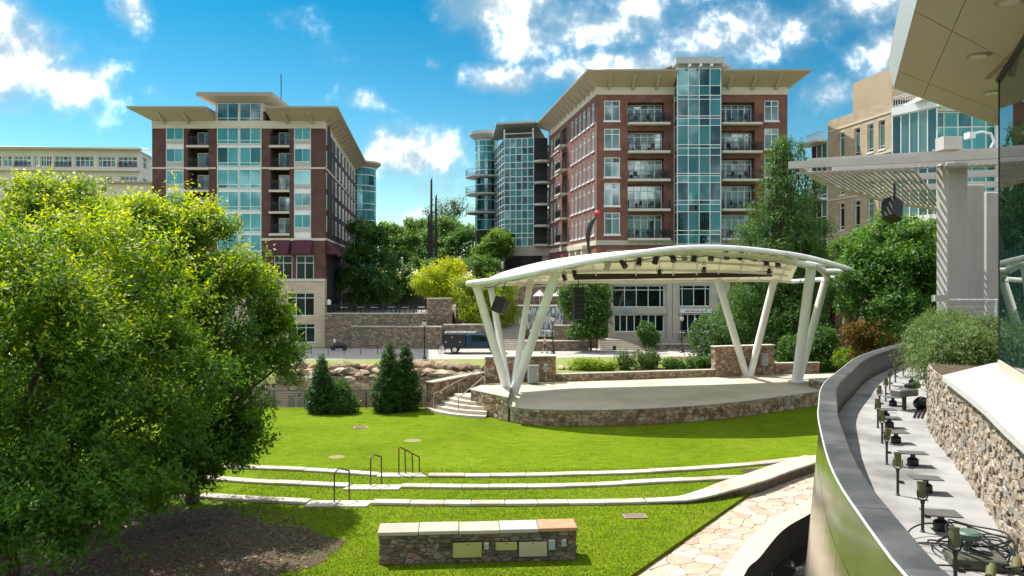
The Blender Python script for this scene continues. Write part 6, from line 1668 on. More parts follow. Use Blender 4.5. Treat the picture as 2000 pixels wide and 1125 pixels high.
# white glazed wing on the right
wB = Vector((39.3, 71.0)); FTw, LTw = frame2((n0.x + .02, n0.y - .02), (wB.x, wB.y))
zz = [23.4, 21.6, 19.2, 18.6, 16.4, 13.4, 12.8, 10.6, 8.0, 7.4, 4]
curtain(FTw, LTw, 5, [23.3, 18.9], tbk, M_winR); curtain(FTw, LTw, 5, [18.0, 13.4], tbk, M_winR); curtain(FTw, LTw, 5, [12.6, 8.0], tbk, M_winR)
for z in (23.35, 18.05, 12.65): MB().obox(FTw, 0, LTw + .3, -.2, .5, z, z + .8).build('white_band', M_white, tbk)
railing(tbk, FTw, .1, LTw, 24.2, 1.0, -.1, m=M_white, step=.25)
FTr, LTr = frame2((wB.x + .3, wB.y + 1.8), (wB.x + 18, wB.y + .5))
curtain(FTr, LTr, 14, [23.2, 21.8, 18.9], tbk, M_tealL); curtain(FTr, LTr, 14, [18.0, 16.6, 13.4], tbk, M_tealL); curtain(FTr, LTr, 14, [12.6, 11.2, 8.0], tbk, M_tealL)
for z in (23.3, 18.1, 12.7):
    MB().obox(FTr, -.3, LTr, -.1, .8, z, z + .75).build('white_band', M_white, tbk)
    MB().obox(FTr, -.5, 5.6, -1.9, -.12, z + .0, z + .28).build('balcony_slab', M_white, tbk) if z < 20 else None
    if z < 20: railing(tbk, FTr, -.4, 5.5, z + .28, 1.05, -1.8, m=M_white, step=.25, ret=1.6)
for x in (-.2, 5.9, 8.8): MB().lathe([(.28, 5), (.28, 23.3)], 14, (FTr @ Vector((x, -.5, 0))).to_tuple()).build('white_column', M_white, tbk, smooth=True)
MB().obox(FTr, -1.5, LTr, -1.6, 3, 24.1, 24.5).build('white_roof', M_white, tbk)
# dark brick pier and stair at the foot, right of the stage
t = thing('brick_pier', 'dark red brick pier under the trees right of the stage', 'pier', P(1641, 690, 60))
q = P(1641, 610, 60)
MB().box(q.x - .6, q.x + .6, q.y - .5, q.y + .5, 0, 6.9).build('shaft', M_brickR, t); MB().box(q.x - .7, q.x + .7, q.y - .6, q.y + .6, 6.9, 7.2).build('cap', M_cream, t)
MB().box(q.x - .1, q.x + .1, q.y - .56, q.y - .501, 3.9, 4.5).build('sconce', M_white, t)

# ================================================================== VEGETATION
def unit(a): return a / (np.linalg.norm(a, axis=-1, keepdims=True) + 1e-9)
def foliage(lobes, n_twigs, per, leaf, width, seed, tw_len=.6, up=.45, outw=.7, shell=.55, tint=(.1, .45, .35), droop=0.0, rough=.2, hole=.0, zlo=None, spread=.9, clumps=0, csize=.42, shoots=0.0):
    """leafy twigs spread through ellipsoid lobes -> quads (N*4,3) and a tint per leaf"""
    g = np.random.default_rng(seed)
    lob = np.array(lobes, float); ar = (lob[:, 3] * lob[:, 4] + lob[:, 3] * lob[:, 5] + lob[:, 4] * lob[:, 5]); w = ar / ar.sum()
    idx = g.choice(len(lob), n_twigs, p=w)
    d = unit(g.normal(size=(n_twigs, 3))); lo = lob[idx]
    ph = g.uniform(0, 6.28, (6,)); fr = g.uniform(2.0, 5.5, (6, 3))
    nz = sum(np.sin((d * fr[k]).sum(1) * 1.6 + ph[k] + idx * 1.7) for k in range(6)) / 6 * 1.8
    rad = (shell + (1 - shell) * g.random(n_twigs) ** .6) * (1 + rough * nz)
    c = lo[:, :3] + d * lo[:, 3:6] * rad[:, None]
    sub = np.zeros(n_twigs)
    if clumps:
        # leaf masses: each lobe carries its own boughs, twigs gather round them
        cd = unit(g.normal(size=(len(lob), clumps, 3))); cd[:, :, 2] = np.where(cd[:, :, 2] < -.5, -cd[:, :, 2], cd[:, :, 2])
        cr = g.uniform(.62, 1.05, (len(lob), clumps, 1)); cc = lob[:, None, :3] + cd * lob[:, None, 3:6] * cr
        pick = g.integers(0, clumps, n_twigs); cen = cc[idx, pick]; rc = lo[:, 3:6].mean(1) * csize * g.uniform(.6, 1.25, (len(lob), clumps))[idx, pick]
        off = unit(g.normal(size=(n_twigs, 3))) * (g.random((n_twigs, 1)) ** .45) * rc[:, None] * np.array([1, 1, .75])
        c2 = cen + off; inside = g.random(n_twigs) < .84
        c = np.where(inside[:, None], c2, c); d = np.where(inside[:, None], unit(cd[idx, pick] * .6 + unit(off) * .7), d)
        sub = g.random((len(lob), clumps))[idx, pick]
    if hole:
        keep = np.zeros(n_twigs)
        fr2 = g.uniform(.8, 1.9, (5, 3)); p2 = g.uniform(0, 6.28, 5)
        for k in range(5): keep += np.sin((c * fr2[k]).sum(1) + p2[k])
        m = keep > np.quantile(keep, hole); c = c[m]; d = d[m]; lo = lo[m]; idx = idx[m]; sub = sub[m]
    if zlo is not None: m = c[:, 2] > zlo; c = c[m]; d = d[m]; lo = lo[m]; idx = idx[m]; sub = sub[m]
    n = len(c)
    td = unit(d * outw + np.array([0, 0, up - droop]) + g.normal(size=(n, 3)) * .45)
    tl = tw_len * g.uniform(.6, 1.3, n)
    sh = (g.random(n) < shoots) & (d[:, 2] > .05)
    td = np.where(sh[:, None], unit(np.array([0, 0, 1.0]) + d * .35 + g.normal(size=(n, 3)) * .18), td); tl = np.where(sh, tl * 1.6, tl)
    s = (np.arange(per) + .5) / per
    base = c[:, None, :] + td[:, None, :] * (tl[:, None] * (s[None, :] - .35))[:, :, None]
    base = base + g.normal(size=base.shape) * leaf * .25
    base[:, :, 2] -= droop * (s[None, :] ** 2) * tl[:, None] * .6
    side = unit(np.cross(td, g.normal(size=(n, 3))))
    side2 = np.cross(td, side)
    an = (np.arange(per) * 2.4)[None, :] + g.uniform(0, 6.28, (n, 1))
    ld = unit(td[:, None, :] * .55 + (side[:, None, :] * np.cos(an)[:, :, None] + side2[:, None, :] * np.sin(an)[:, :, None]) * spread + np.array([0, 0, -.15 - droop * .5]) + g.normal(size=base.shape) * .25)
    nrm = unit(np.array([0, 0, 1.0]) + d[:, None, :] * .5 + g.normal(size=base.shape) * .55)
    wv = unit(np.cross(ld, nrm))
    lv = g.uniform(.5, 1.3, (n, per, 1)); ll = leaf * lv; wd = width * lv * g.uniform(.8, 1.15, (n, per, 1))
    p0 = base; p1 = base + ld * ll * .45 + wv * wd * .5; p2 = base + ld * ll; p3 = base + ld * ll * .45 - wv * wd * .5
    V = np.stack([p0, p1, p2, p3], 2).reshape(-1, 3)
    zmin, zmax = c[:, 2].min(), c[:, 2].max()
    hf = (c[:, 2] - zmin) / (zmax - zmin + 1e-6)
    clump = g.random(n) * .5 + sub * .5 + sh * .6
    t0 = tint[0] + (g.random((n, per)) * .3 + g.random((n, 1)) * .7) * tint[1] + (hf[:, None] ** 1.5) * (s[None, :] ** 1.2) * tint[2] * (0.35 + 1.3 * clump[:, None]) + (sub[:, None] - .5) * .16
    return V, np.clip(t0, 0, 1).reshape(-1)
def limb(b, a, e, r0, r1, seed, n=5, wob=.12):
    g = random.Random(seed); a = Vector(a); e = Vector(e); L_ = (e - a).length; pts = []; rr = []
    for i in range(n + 1):
        t_ = i / n; p = a.lerp(e, t_)
        if 0 < i < n: p += Vector((g.uniform(-1, 1), g.uniform(-1, 1), g.uniform(-.3, .6))) * L_ * wob * .5
        pts.append(p); rr.append(r0 + (r1 - r0) * t_)
    b.tube(pts, rr, 7)
def tree(name, label, base, lobes, n_twigs, per, leaf, width, m, seed, trunk_r=.2, cat='tree', group=None, bark=None, split=.35, **kw):
    base = Vector(base); t = thing(name, label, cat, base, group)
    zc = sum(l[2] for l in lobes) / len(lobes)
    b = MB(); fork = Vector((base.x, base.y, base.z + (zc - base.z) * split)); limb(b, base - Vector((0, 0, .1)), fork, trunk_r, trunk_r * .72, seed, 4, .06)
    for k, l in enumerate(lobes):
        limb(b, fork, (l[0], l[1], l[2] + l[5] * .35), trunk_r * .55, trunk_r * .14, seed + k + 1, 6)
        for q in range(3):
            a = 2.1 * q + seed + k; tgt = (l[0] + l[3] * .7 * math.cos(a), l[1] + l[4] * .7 * math.sin(a), l[2] + l[5] * .3 * math.sin(a * 2)); limb(b, Vector(fork).lerp(Vector(l[:3]), .6), tgt, trunk_r * .26, trunk_r * .07, seed + 9 * k + q, 4)
    b.build('trunk', bark or M_bark, t, smooth=True)
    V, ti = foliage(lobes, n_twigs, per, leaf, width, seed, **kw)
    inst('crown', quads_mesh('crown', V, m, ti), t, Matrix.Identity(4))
    return t
def lob(px, py, Y, rx, ry=None, rz=None):   # lobe centred on a picture point at depth Y, radii in metres
    q = P(px, py, Y); return (q.x, q.y, q.z, rx, ry or rx, rz or rx)
NEAR = dict(tw_len=.62, up=.55, shell=.35, rough=.22, hole=.04, tint=(.14, .42, .60), clumps=22, csize=.34, shoots=.16)
# the big trees at left
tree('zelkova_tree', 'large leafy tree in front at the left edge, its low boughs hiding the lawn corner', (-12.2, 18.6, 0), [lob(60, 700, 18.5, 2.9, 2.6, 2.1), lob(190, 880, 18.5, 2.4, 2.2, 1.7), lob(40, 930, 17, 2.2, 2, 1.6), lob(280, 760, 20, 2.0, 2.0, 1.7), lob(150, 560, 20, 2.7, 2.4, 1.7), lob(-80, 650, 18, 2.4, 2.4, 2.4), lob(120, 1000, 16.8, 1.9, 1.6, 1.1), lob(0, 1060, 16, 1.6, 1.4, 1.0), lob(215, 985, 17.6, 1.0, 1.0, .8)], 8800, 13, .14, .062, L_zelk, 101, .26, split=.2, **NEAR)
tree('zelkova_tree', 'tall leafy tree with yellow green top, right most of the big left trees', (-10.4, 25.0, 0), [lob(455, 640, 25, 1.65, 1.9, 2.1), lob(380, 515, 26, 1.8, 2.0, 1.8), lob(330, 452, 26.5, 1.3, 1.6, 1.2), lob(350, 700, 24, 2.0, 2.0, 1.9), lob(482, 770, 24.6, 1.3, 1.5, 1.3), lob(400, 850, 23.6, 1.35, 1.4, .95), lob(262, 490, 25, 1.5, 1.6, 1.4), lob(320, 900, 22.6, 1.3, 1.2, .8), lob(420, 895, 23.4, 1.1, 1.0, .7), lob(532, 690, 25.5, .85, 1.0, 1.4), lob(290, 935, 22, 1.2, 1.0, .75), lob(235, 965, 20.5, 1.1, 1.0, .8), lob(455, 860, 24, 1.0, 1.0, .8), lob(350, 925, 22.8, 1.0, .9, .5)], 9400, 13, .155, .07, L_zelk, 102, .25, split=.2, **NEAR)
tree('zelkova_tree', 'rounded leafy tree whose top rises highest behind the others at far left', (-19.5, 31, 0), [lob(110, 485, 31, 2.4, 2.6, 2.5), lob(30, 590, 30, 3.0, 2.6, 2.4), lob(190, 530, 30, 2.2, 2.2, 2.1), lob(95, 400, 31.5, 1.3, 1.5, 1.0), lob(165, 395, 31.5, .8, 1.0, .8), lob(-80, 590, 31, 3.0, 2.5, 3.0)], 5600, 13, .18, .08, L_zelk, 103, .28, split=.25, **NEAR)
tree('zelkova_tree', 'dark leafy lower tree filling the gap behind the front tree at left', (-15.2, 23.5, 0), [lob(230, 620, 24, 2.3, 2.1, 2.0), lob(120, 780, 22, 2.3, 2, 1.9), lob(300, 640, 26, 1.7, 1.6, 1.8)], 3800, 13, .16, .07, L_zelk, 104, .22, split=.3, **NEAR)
# arborvitae and shrubs by the railing
def arbor(label, px, py_top, py_base, wpx, seed, m=None, two=None, n=1500, Y=None):
    q = G(px, py_base); Y = Y or q.y; h = (py_base - py_top) / F * q.y; r = wpx / 2 / F * q.y
    lobes = [(q.x, q.y, h * f, r * g_, r * g_, h * .17) for f, g_ in ((.12, .95), (.28, .95), (.45, .78), (.62, .58), (.78, .38), (.9, .2))]
    return tree('arborvitae', label, q, lobes, n, 9, .13, .06, m or L_arb, seed, .07, cat='shrub', split=.3, tw_len=.32, up=.9, outw=.6, shell=.55, rough=.12, tint=(.05, .5, .3))
arbor('pointed evergreen nearest the big trees on the river edge', 628, 700, 806, 62, 201)
arbor('loose low evergreen shrub between the pointed ones on the river edge', 667, 742, 806, 66, 202, L_mid, n=1200)
arbor('tall pointed evergreen, left of the pair beside the stage steps', 760, 676, 804, 74, 203, n=1900)
arbor('tall pointed evergreen, right of the pair beside the stage steps', 792, 677, 801, 66, 204, n=1800)
# trees across the river
FARK = dict(tw_len=.9, shell=.35, rough=.2, hole=.04, clumps=12, csize=.42)
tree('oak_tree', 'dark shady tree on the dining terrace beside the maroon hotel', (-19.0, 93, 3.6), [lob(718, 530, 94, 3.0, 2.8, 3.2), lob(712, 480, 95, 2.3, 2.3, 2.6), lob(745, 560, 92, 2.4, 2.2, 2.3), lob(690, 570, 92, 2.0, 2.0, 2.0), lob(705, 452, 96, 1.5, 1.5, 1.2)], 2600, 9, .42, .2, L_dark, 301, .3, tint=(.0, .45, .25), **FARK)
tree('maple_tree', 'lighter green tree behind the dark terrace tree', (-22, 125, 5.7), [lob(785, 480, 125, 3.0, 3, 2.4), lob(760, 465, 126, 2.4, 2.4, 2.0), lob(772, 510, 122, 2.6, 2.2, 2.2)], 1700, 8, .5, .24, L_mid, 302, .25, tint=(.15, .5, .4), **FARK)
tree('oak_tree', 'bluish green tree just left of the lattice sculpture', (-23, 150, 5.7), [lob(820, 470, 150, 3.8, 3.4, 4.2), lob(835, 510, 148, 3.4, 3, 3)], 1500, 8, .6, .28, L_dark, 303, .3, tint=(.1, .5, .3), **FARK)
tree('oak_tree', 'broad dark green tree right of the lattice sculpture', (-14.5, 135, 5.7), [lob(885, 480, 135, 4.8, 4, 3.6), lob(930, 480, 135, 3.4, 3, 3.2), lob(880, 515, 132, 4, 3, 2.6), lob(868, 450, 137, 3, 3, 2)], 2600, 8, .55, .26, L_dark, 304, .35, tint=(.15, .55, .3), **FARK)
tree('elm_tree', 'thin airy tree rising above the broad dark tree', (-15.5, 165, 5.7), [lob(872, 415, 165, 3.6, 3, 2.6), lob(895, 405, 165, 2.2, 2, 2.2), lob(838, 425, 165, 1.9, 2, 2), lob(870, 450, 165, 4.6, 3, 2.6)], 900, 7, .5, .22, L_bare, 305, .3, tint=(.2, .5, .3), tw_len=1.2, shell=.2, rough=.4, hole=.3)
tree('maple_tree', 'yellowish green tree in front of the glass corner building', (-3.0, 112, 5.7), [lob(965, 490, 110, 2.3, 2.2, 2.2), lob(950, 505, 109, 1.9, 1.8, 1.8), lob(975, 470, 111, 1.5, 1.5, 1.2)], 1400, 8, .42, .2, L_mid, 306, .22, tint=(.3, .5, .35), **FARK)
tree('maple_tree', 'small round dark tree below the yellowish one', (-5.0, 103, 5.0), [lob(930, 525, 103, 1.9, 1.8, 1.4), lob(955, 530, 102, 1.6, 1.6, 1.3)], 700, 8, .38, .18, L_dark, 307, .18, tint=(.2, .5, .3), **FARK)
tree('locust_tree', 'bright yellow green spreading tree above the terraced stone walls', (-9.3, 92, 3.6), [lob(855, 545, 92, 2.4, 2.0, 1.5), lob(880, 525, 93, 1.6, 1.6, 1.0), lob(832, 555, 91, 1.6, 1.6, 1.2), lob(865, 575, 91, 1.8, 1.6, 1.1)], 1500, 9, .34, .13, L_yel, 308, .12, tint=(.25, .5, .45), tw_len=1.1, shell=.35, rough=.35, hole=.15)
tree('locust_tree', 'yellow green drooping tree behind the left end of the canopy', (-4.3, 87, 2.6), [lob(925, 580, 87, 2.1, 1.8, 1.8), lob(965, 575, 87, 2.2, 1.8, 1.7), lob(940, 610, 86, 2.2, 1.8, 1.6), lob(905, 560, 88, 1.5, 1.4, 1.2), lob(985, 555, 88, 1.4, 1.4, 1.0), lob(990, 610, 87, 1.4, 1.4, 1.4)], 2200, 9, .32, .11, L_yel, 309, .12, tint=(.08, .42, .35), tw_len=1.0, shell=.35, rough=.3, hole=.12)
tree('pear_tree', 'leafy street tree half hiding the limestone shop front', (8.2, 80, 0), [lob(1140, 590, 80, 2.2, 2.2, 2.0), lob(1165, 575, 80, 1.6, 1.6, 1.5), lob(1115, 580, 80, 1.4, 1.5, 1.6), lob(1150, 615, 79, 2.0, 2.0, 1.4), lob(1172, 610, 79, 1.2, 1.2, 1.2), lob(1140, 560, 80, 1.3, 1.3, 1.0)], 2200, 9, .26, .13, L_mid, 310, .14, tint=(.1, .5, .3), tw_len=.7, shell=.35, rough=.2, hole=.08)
tree('leafy_shrub', 'low leafy shrub under the street tree', (8.6, 78, 0), [lob(1140, 645, 78, 1.6, 1.2, .8), lob(1165, 648, 78, 1.1, 1.0, .7)], 600, 8, .24, .12, L_mid, 311, .05, cat='shrub', split=.2, tw_len=.4)
tree('leafy_shrub', 'low green shrubbery at the foot of the lighter tree behind the dining terrace', (-16.5, 100, 3.6), [lob(770, 560, 100, 2.0, 1.4, 1.6), lob(800, 562, 100, 1.8, 1.4, 1.4), lob(745, 575, 99, 1.6, 1.2, 1.2)], 1000, 8, .36, .17, L_mid, 312, .08, cat='shrub', split=.2, tw_len=.7, clumps=8, tint=(.15, .5, .35))
tree('leafy_shrub', 'dark shrubbery between the lattice sculpture and the bright yellow tree', (-13, 104, 5.6), [lob(820, 530, 104, 2.2, 1.4, 1.4), lob(850, 525, 106, 2.4, 1.4, 1.4), lob(885, 525, 106, 2.2, 1.4, 1.3)], 1000, 8, .36, .17, L_dark, 313, .08, cat='shrub', split=.2, tw_len=.7, clumps=8, tint=(.15, .5, .3))
# bald cypress
g = np.random.default_rng(5); cyp = []
bx_, by_ = 21.9, 62.0
for k in range(46):
    f = (k + .5) / 46; z = 2.2 + f * 16.6; rmax = 5.3 * (1 - f) ** .8 * (1 - .35 * max(0, .22 - f) / .22) + .25
    a = k * 2.4 + g.uniform(-.4, .4); rr = rmax * g.uniform(.45, .8); s_ = max(.55, rmax * .36)
    cyp.append((bx_ + rr * math.cos(a), by_ + rr * math.sin(a), z, s_ * 1.5, s_ * 1.5, s_ * .72))
b0 = tree('bald_cypress', 'tall feathery conical tree to the right of the red brick block', (bx_, by_, 0), cyp, 10500, 9, .27, .075, L_cyp, 401, .28, split=.2, tw_len=.8, up=.0, outw=.9, shell=.3, rough=.3, hole=.05, droop=.35, tint=(.12, .5, .35), spread=.7)
MB().tube([(bx_, by_, 2), (bx_ + .1, by_, 10), (bx_ - .05, by_, 18.6)], [.24, .14, .03], 8).build('leader', M_bark, b0, smooth=True)
# second shoot of the crown
tree('bald_cypress', 'slender feathery tree top standing just right of the tall conical tree', (25.2, 66, 0), [(25.2 + .5 * math.sin(k), 66 + .5 * math.cos(k * 2), 6 + k * 1.15, max(.35, 2.2 - k * .17), max(.35, 2.0 - k * .17), .7) for k in range(12)], 1700, 9, .28, .08, L_cyp, 402, .2, split=.2, tw_len=.7, up=.1, outw=.9, shell=.3, rough=.3, droop=.3, tint=(.05, .5, .3), spread=.7)
# right hand trees behind the bronze wall
RK = dict(tw_len=.6, shell=.35, rough=.25, hole=.06, tint=(.0, .42, .5), clumps=12, csize=.42, shoots=.06)
tree('linden_tree', 'dense broadleaf tree left of the grey pergola columns', (24.3, 47, 0), [lob(1740, 500, 47, 2.4, 2.2, 2.0), lob(1715, 560, 46, 2.2, 2, 2.2), lob(1770, 560, 46, 2.2, 2, 2.4), lob(1740, 455, 48, 1.5, 1.5, .9), lob(1745, 620, 45, 2.3, 2, 1.6)], 3600, 9, .27, .14, L_mid, 403, .2, **RK)
tree('linden_tree', 'broadleaf tree whose top touches the grey pergola columns', (28.5, 49, 0), [lob(1810, 490, 49, 1.8, 1.8, 1.6), lob(1825, 540, 48, 2.2, 2, 2.2), lob(1800, 600, 47, 2, 2, 2), lob(1840, 600, 47, 2, 2, 2), lob(1822, 460, 50, 1.4, 1.4, .8)], 3000, 9, .27, .14, L_mid, 404, .2, **RK)
tree('linden_tree', 'darker broadleaf tree nearest the canopy tip on the right', (23.6, 54, 0), [lob(1678, 520, 54, 1.7, 1.7, 2.0), lob(1690, 580, 53, 1.8, 1.8, 2), lob(1672, 480, 55, 1.2, 1.2, .9)], 1900, 9, .28, .14, L_mid, 405, .2, **RK)
tree('dark_yew', 'shadowy evergreen mass below the tall conical tree', (20.5, 66, 0), [(17.5, 66, 2.2, 2.2, 1.5, 2.4), (20, 67, 3.2, 2.6, 1.5, 3.2), (23, 66, 2.6, 2.6, 1.5, 2.6), (25.5, 64, 2.2, 2, 1.5, 2.3)], 2400, 8, .28, .13, L_dark, 406, .15, cat='shrub', split=.2, tw_len=.6)
tree('round_hedge', 'big rounded clipped bush behind the right front columns', (21.7, 55.5, 0), [lob(1592, 688, 55.5, 1.75, 1.5, 1.4), lob(1555, 690, 55, 1.3, 1.2, 1.3), lob(1600, 665, 56, 1.3, 1.2, 1.0), lob(1580, 712, 54.6, 2.0, 1.2, .8)], 2800, 9, .17, .09, L_mid, 407, .08, cat='shrub', split=.2, tw_len=.35, shell=.7, rough=.08, tint=(.05, .4, .3))
tree('golden_shrub', 'small yellow green bush right of the rounded bush', (23.6, 53.5, 0), [lob(1655, 700, 53, .95, .9, .6), lob(1668, 694, 53, .7, .7, .6)], 600, 8, .16, .08, L_yel, 408, .04, cat='shrub', split=.2, tw_len=.3, shell=.6, tint=(.0, .3, .2))
tree('red_shrub', 'reddish tinted maple bush by the curving rim', (23.8, 49.5, 0), [lob(1690, 655, 49.5, 1.25, 1.1, .9), lob(1720, 665, 49, 1.1, 1, .8), lob(1672, 648, 49.5, .8, .8, .5), lob(1710, 640, 50, .9, .9, .5), lob(1700, 690, 49, 1.2, 1, .7)], 1300, 8, .18, .10, L_red, 409, .06, cat='shrub', split=.2, tw_len=.45, shell=.5, tint=(.0, .6, .4))
tree('leafy_shrub', 'dark bush in front of the shop doors beside the plaza steps', (15.0, 80, 0), [lob(1262, 648, 80, .95, .9, 1.0), lob(1270, 660, 80, 1.0, .9, .8)], 600, 8, .2, .1, L_dark, 410, .05, cat='shrub', split=.2, tw_len=.35, shell=.65)
# beds behind the stage wall
def clump(label, px, py, Y, w, h, m, seed, n=420, leaf=.16, name='garden_shrub', tint=(.1, .5, .3), k=3):
    q = P(px, py, Y); gr = random.Random(seed); lobes = [(q.x + gr.uniform(-1, 1) * w * .55, q.y + gr.uniform(-.4, .4), max(.1, h * gr.uniform(.3, .5)), w * .45, w * .4, h * gr.uniform(.4, .6)) for _ in range(k)]
    return tree(name, label, (q.x, q.y, 0), lobes, n, 8, leaf, leaf * .5, m, seed, .03, cat='shrub', split=.15, tw_len=.4, shell=.5, tint=tint, up=.8, zlo=.02)
clump('yellow green low shrubs at the left behind the stage wall', 1140, 719, 62.5, 2.0, .95, L_yel, 501, 520, tint=(.0, .45, .3), k=5)
clump('yellow green tuft right of the low shrubs behind the stage wall', 1190, 722, 62, .9, .7, L_yel, 502, 240, tint=(.1, .4, .3))
clump('bushy grey green shrub left of the pair in the middle behind the stage wall', 1232, 706, 63, 1.3, 1.55, L_pale, 503, 480, tint=(.0, .4, .2))
clump('bushy grey green shrub right of the pair in the middle behind the stage wall', 1272, 706, 63.5, 1.4, 1.5, L_pale, 504, 480, tint=(.0, .4, .2))
clump('dark low shrub between the middle shrubs and the right stone wall', 1325, 714, 63, 1.5, .95, L_mid, 505, 420)
clump('dark low shrub nearest the right stone wall behind the stage', 1370, 712, 64, 1.6, .9, L_mid, 506, 420)
# rosemary bank over the ledgestone wall
def weeper(label, px, py, Y, r, h, seed, m=L_pale, n=900):
    q = P(px, py, Y); t = thing('trailing_shrub', label, 'shrub', (q.x, q.y, 5.5), 'trailing shrubs over the ledgestone wall')
    V, ti = foliage([(q.x, q.y, q.z, r, r, h)], n, 16, .085, .02, seed, tw_len=.6, up=.3, outw=.6, shell=.3, rough=.25, droop=.75, tint=(.0, .55, .35), spread=.6)
    inst('foliage', quads_mesh('foliage', V, m, ti), t, Matrix.Identity(4))
    b = MB(); gr = random.Random(seed)
    for k in range(7): b.tube([(q.x, q.y, 5.45), (q.x + gr.uniform(-.3, .3), q.y + gr.uniform(-.3, .3), q.z), (q.x + gr.uniform(-.8, .8) * r, q.y + gr.uniform(-.8, .8) * r, q.z + h * .4)], [.025, .015, .006], 5)
    b.build('stem', M_bark, t)
weeper('trailing grey green shrub at the near left, hanging over the ledgestone wall', 1855, 683, 16.2, .62, .45, 601)
weeper('trailing grey green shrub beside the white coping', 1908, 680, 16.0, .55, .42, 602)
weeper('trailing grey green shrub farthest left above the ledge lamps', 1818, 662, 19.0, .55, .5, 603)
weeper('trailing grey green shrub below the guard rail, left one', 1862, 648, 19.5, .75, .5, 604)
weeper('trailing grey green shrub against the dark glass', 1928, 655, 18.0, .6, .5, 605)
weeper('bright fresh shrub at the back of the planter by the grey columns', 1848, 634, 22.5, .8, .5, 606)
weeper('low trailing shrub in the middle of the planter', 1885, 668, 17.5, .6, .4, 607)
weeper('small trailing shrub behind the white coping, against the glass', 1940, 690, 15.9, .3, .3, 608, n=400)
# near grass blades: lawn edge stays soft
def grass():
    g = np.random.default_rng(88); n = 60000
    Y = 18.6 + 11 * g.random(n) ** 1.3; X = g.uniform(-9.5, 11, n)
    edge = np.where(Y < 26.2, 2.9 + (Y - 18.8) * (8.1 - 2.9) / (26.2 - 18.8), 8.1 + (Y - 26.2) * (12.3 - 8.1) / 4.7)
    m = X < edge - .02; X = X[m]; Y = Y[m]; n = len(X)
    m = ((X + 11.6) / 6.2) ** 2 + ((Y - 19.6) / 5.6) ** 2 > g.uniform(.72, 1.02, n); X = X[m]; Y = Y[m]; n = len(X)
    b = np.stack([X, Y, np.zeros(n)], 1); h = g.uniform(.02, .05, (n, 1)); a = g.uniform(0, 6.28, n)
    w = np.stack([np.cos(a), np.sin(a), np.zeros(n)], 1) * .012
    tip = b + np.concatenate([g.normal(size=(n, 2)) * .02, h], 1)
    V = np.stack([b - w, b + w, tip + w * .3, tip - w * .3], 1).reshape(-1, 3)
    o = inst('grass', quads_mesh('grass', V, leaf_mat('grass_blade', (.085, .130, .007), (.12, .172, .009), (.17, .225, .016), .3), g.random(n)), None, Matrix.Identity(4))
    tag(o, 'short bright green mown grass blades on the lawn', 'grass', kind='stuff')
grass()
def litter():
    g = np.random.default_rng(91); n = 9000; a = g.uniform(0, 6.28, n); r = np.sqrt(g.random(n)) * 1.06
    X = -11.6 + 6.1 * r * np.cos(a); Y = 19.6 + 5.5 * r * np.sin(a); b = np.stack([X, Y, .018 + .02 * g.random(n)], 1)
    d = unit(np.concatenate([g.normal(size=(n, 2)), g.normal(size=(n, 1)) * .25], 1)) * g.uniform(.03, .10, (n, 1)); w = unit(np.cross(d, np.array([0, 0, 1.0]) + g.normal(size=(n, 3)) * .3)) * .022
    V = np.stack([b - d, b + w, b + d, b - w], 1).reshape(-1, 3)
    o = inst('bark_litter', quads_mesh('bark_litter', V, leaf_mat('bark_chip', (.05, .032, .02), (.13, .085, .05), (.26, .18, .10), .1), g.random(n)), None, Matrix.Identity(4))
    tag(o, 'loose brown bark chips and dry leaves under the big trees', 'mulch', kind='stuff')
litter()

# ================================================================== RIVER BANK, WALLS ACROSS THE RIVER
def rock_mesh(seed, flat=.62):
    bm = bmesh.new(); bmesh.ops.create_icosphere(bm, subdivisions=2, radius=1.0); g = random.Random(seed)
    ax = [(Vector((g.uniform(-1, 1), g.uniform(-1, 1), g.uniform(-1, 1))).normalized(), g.uniform(.5, .85)) for _ in range(14)]
    for v in bm.verts:
        d = v.co.normalized(); r = 1.0
        for a, k in ax:
            c = d.dot(a)
            if c > k * .8: r = min(r, k * .8 / c)
        v.co = d * (r * g.uniform(.95, 1.05)); v.co.z *= flat
    me = bpy.data.meshes.new('boulder'); bm.to_mesh(me); bm.free(); me.materials.append(M_rock); return me
rocks = [rock_mesh(s) for s in range(14)]
g = random.Random(17); n = 0
sites = []
for row, (z, dy, sz) in enumerate(((-.95, 65.0, .68), (-.55, 65.7, 1.0), (-.12, 66.7, 1.08))):
    x = 560
    while x < 962:
        sites.append((x, row, z, dy, sz)); x += g.uniform(14, 25) * (1.1 if row > 1 else .85)
posw = ['water line', 'middle course', 'top course']
cnt = [0, 0, 0]
for (x, row, z, dy, sz) in sites:
    X = (x - HX) / F * dy; sy = 0 if X < -8 else (X + 8) * .36
    q = Vector((X, dy - sy + g.uniform(-.3, .3), z + g.uniform(-.08, .08)))
    o = bpy.data.objects.new('boulder', g.choice(rocks)); s = sz * g.uniform(.6, 1.15)
    attach(o, None, T(*q) @ RZ(g.uniform(-.5, .5)) @ RX(g.uniform(-.3, .3)) @ Matrix.Diagonal((s * g.uniform(1.1, 1.9), s, s * g.uniform(.8, 1.1), 1)))
    cnt[row] += 1
    zone = 'left of the pointed evergreens' if x < 735 else 'right of the pointed evergreens' if x > 815 else 'behind the pointed evergreens'
    tag(o, 'rugged tan boulder, %s of the bank, %s' % (posw[row], zone), 'boulder', 'boulders along the river bank')
for (lab, px, py) in (('pale boulder behind the low stage wall, just right of the left stone wall', 1098, 716), ('small pale boulder right beside the bigger one behind the stage wall', 1112, 718)):
    q = P(px, py, 63); o = bpy.data.objects.new('boulder', rocks[3]); attach(o, None, T(q.x, q.y, .1) @ Matrix.Scale(.6 if px < 1100 else .4, 4)); tag(o, lab, 'boulder', 'boulders along the river bank')

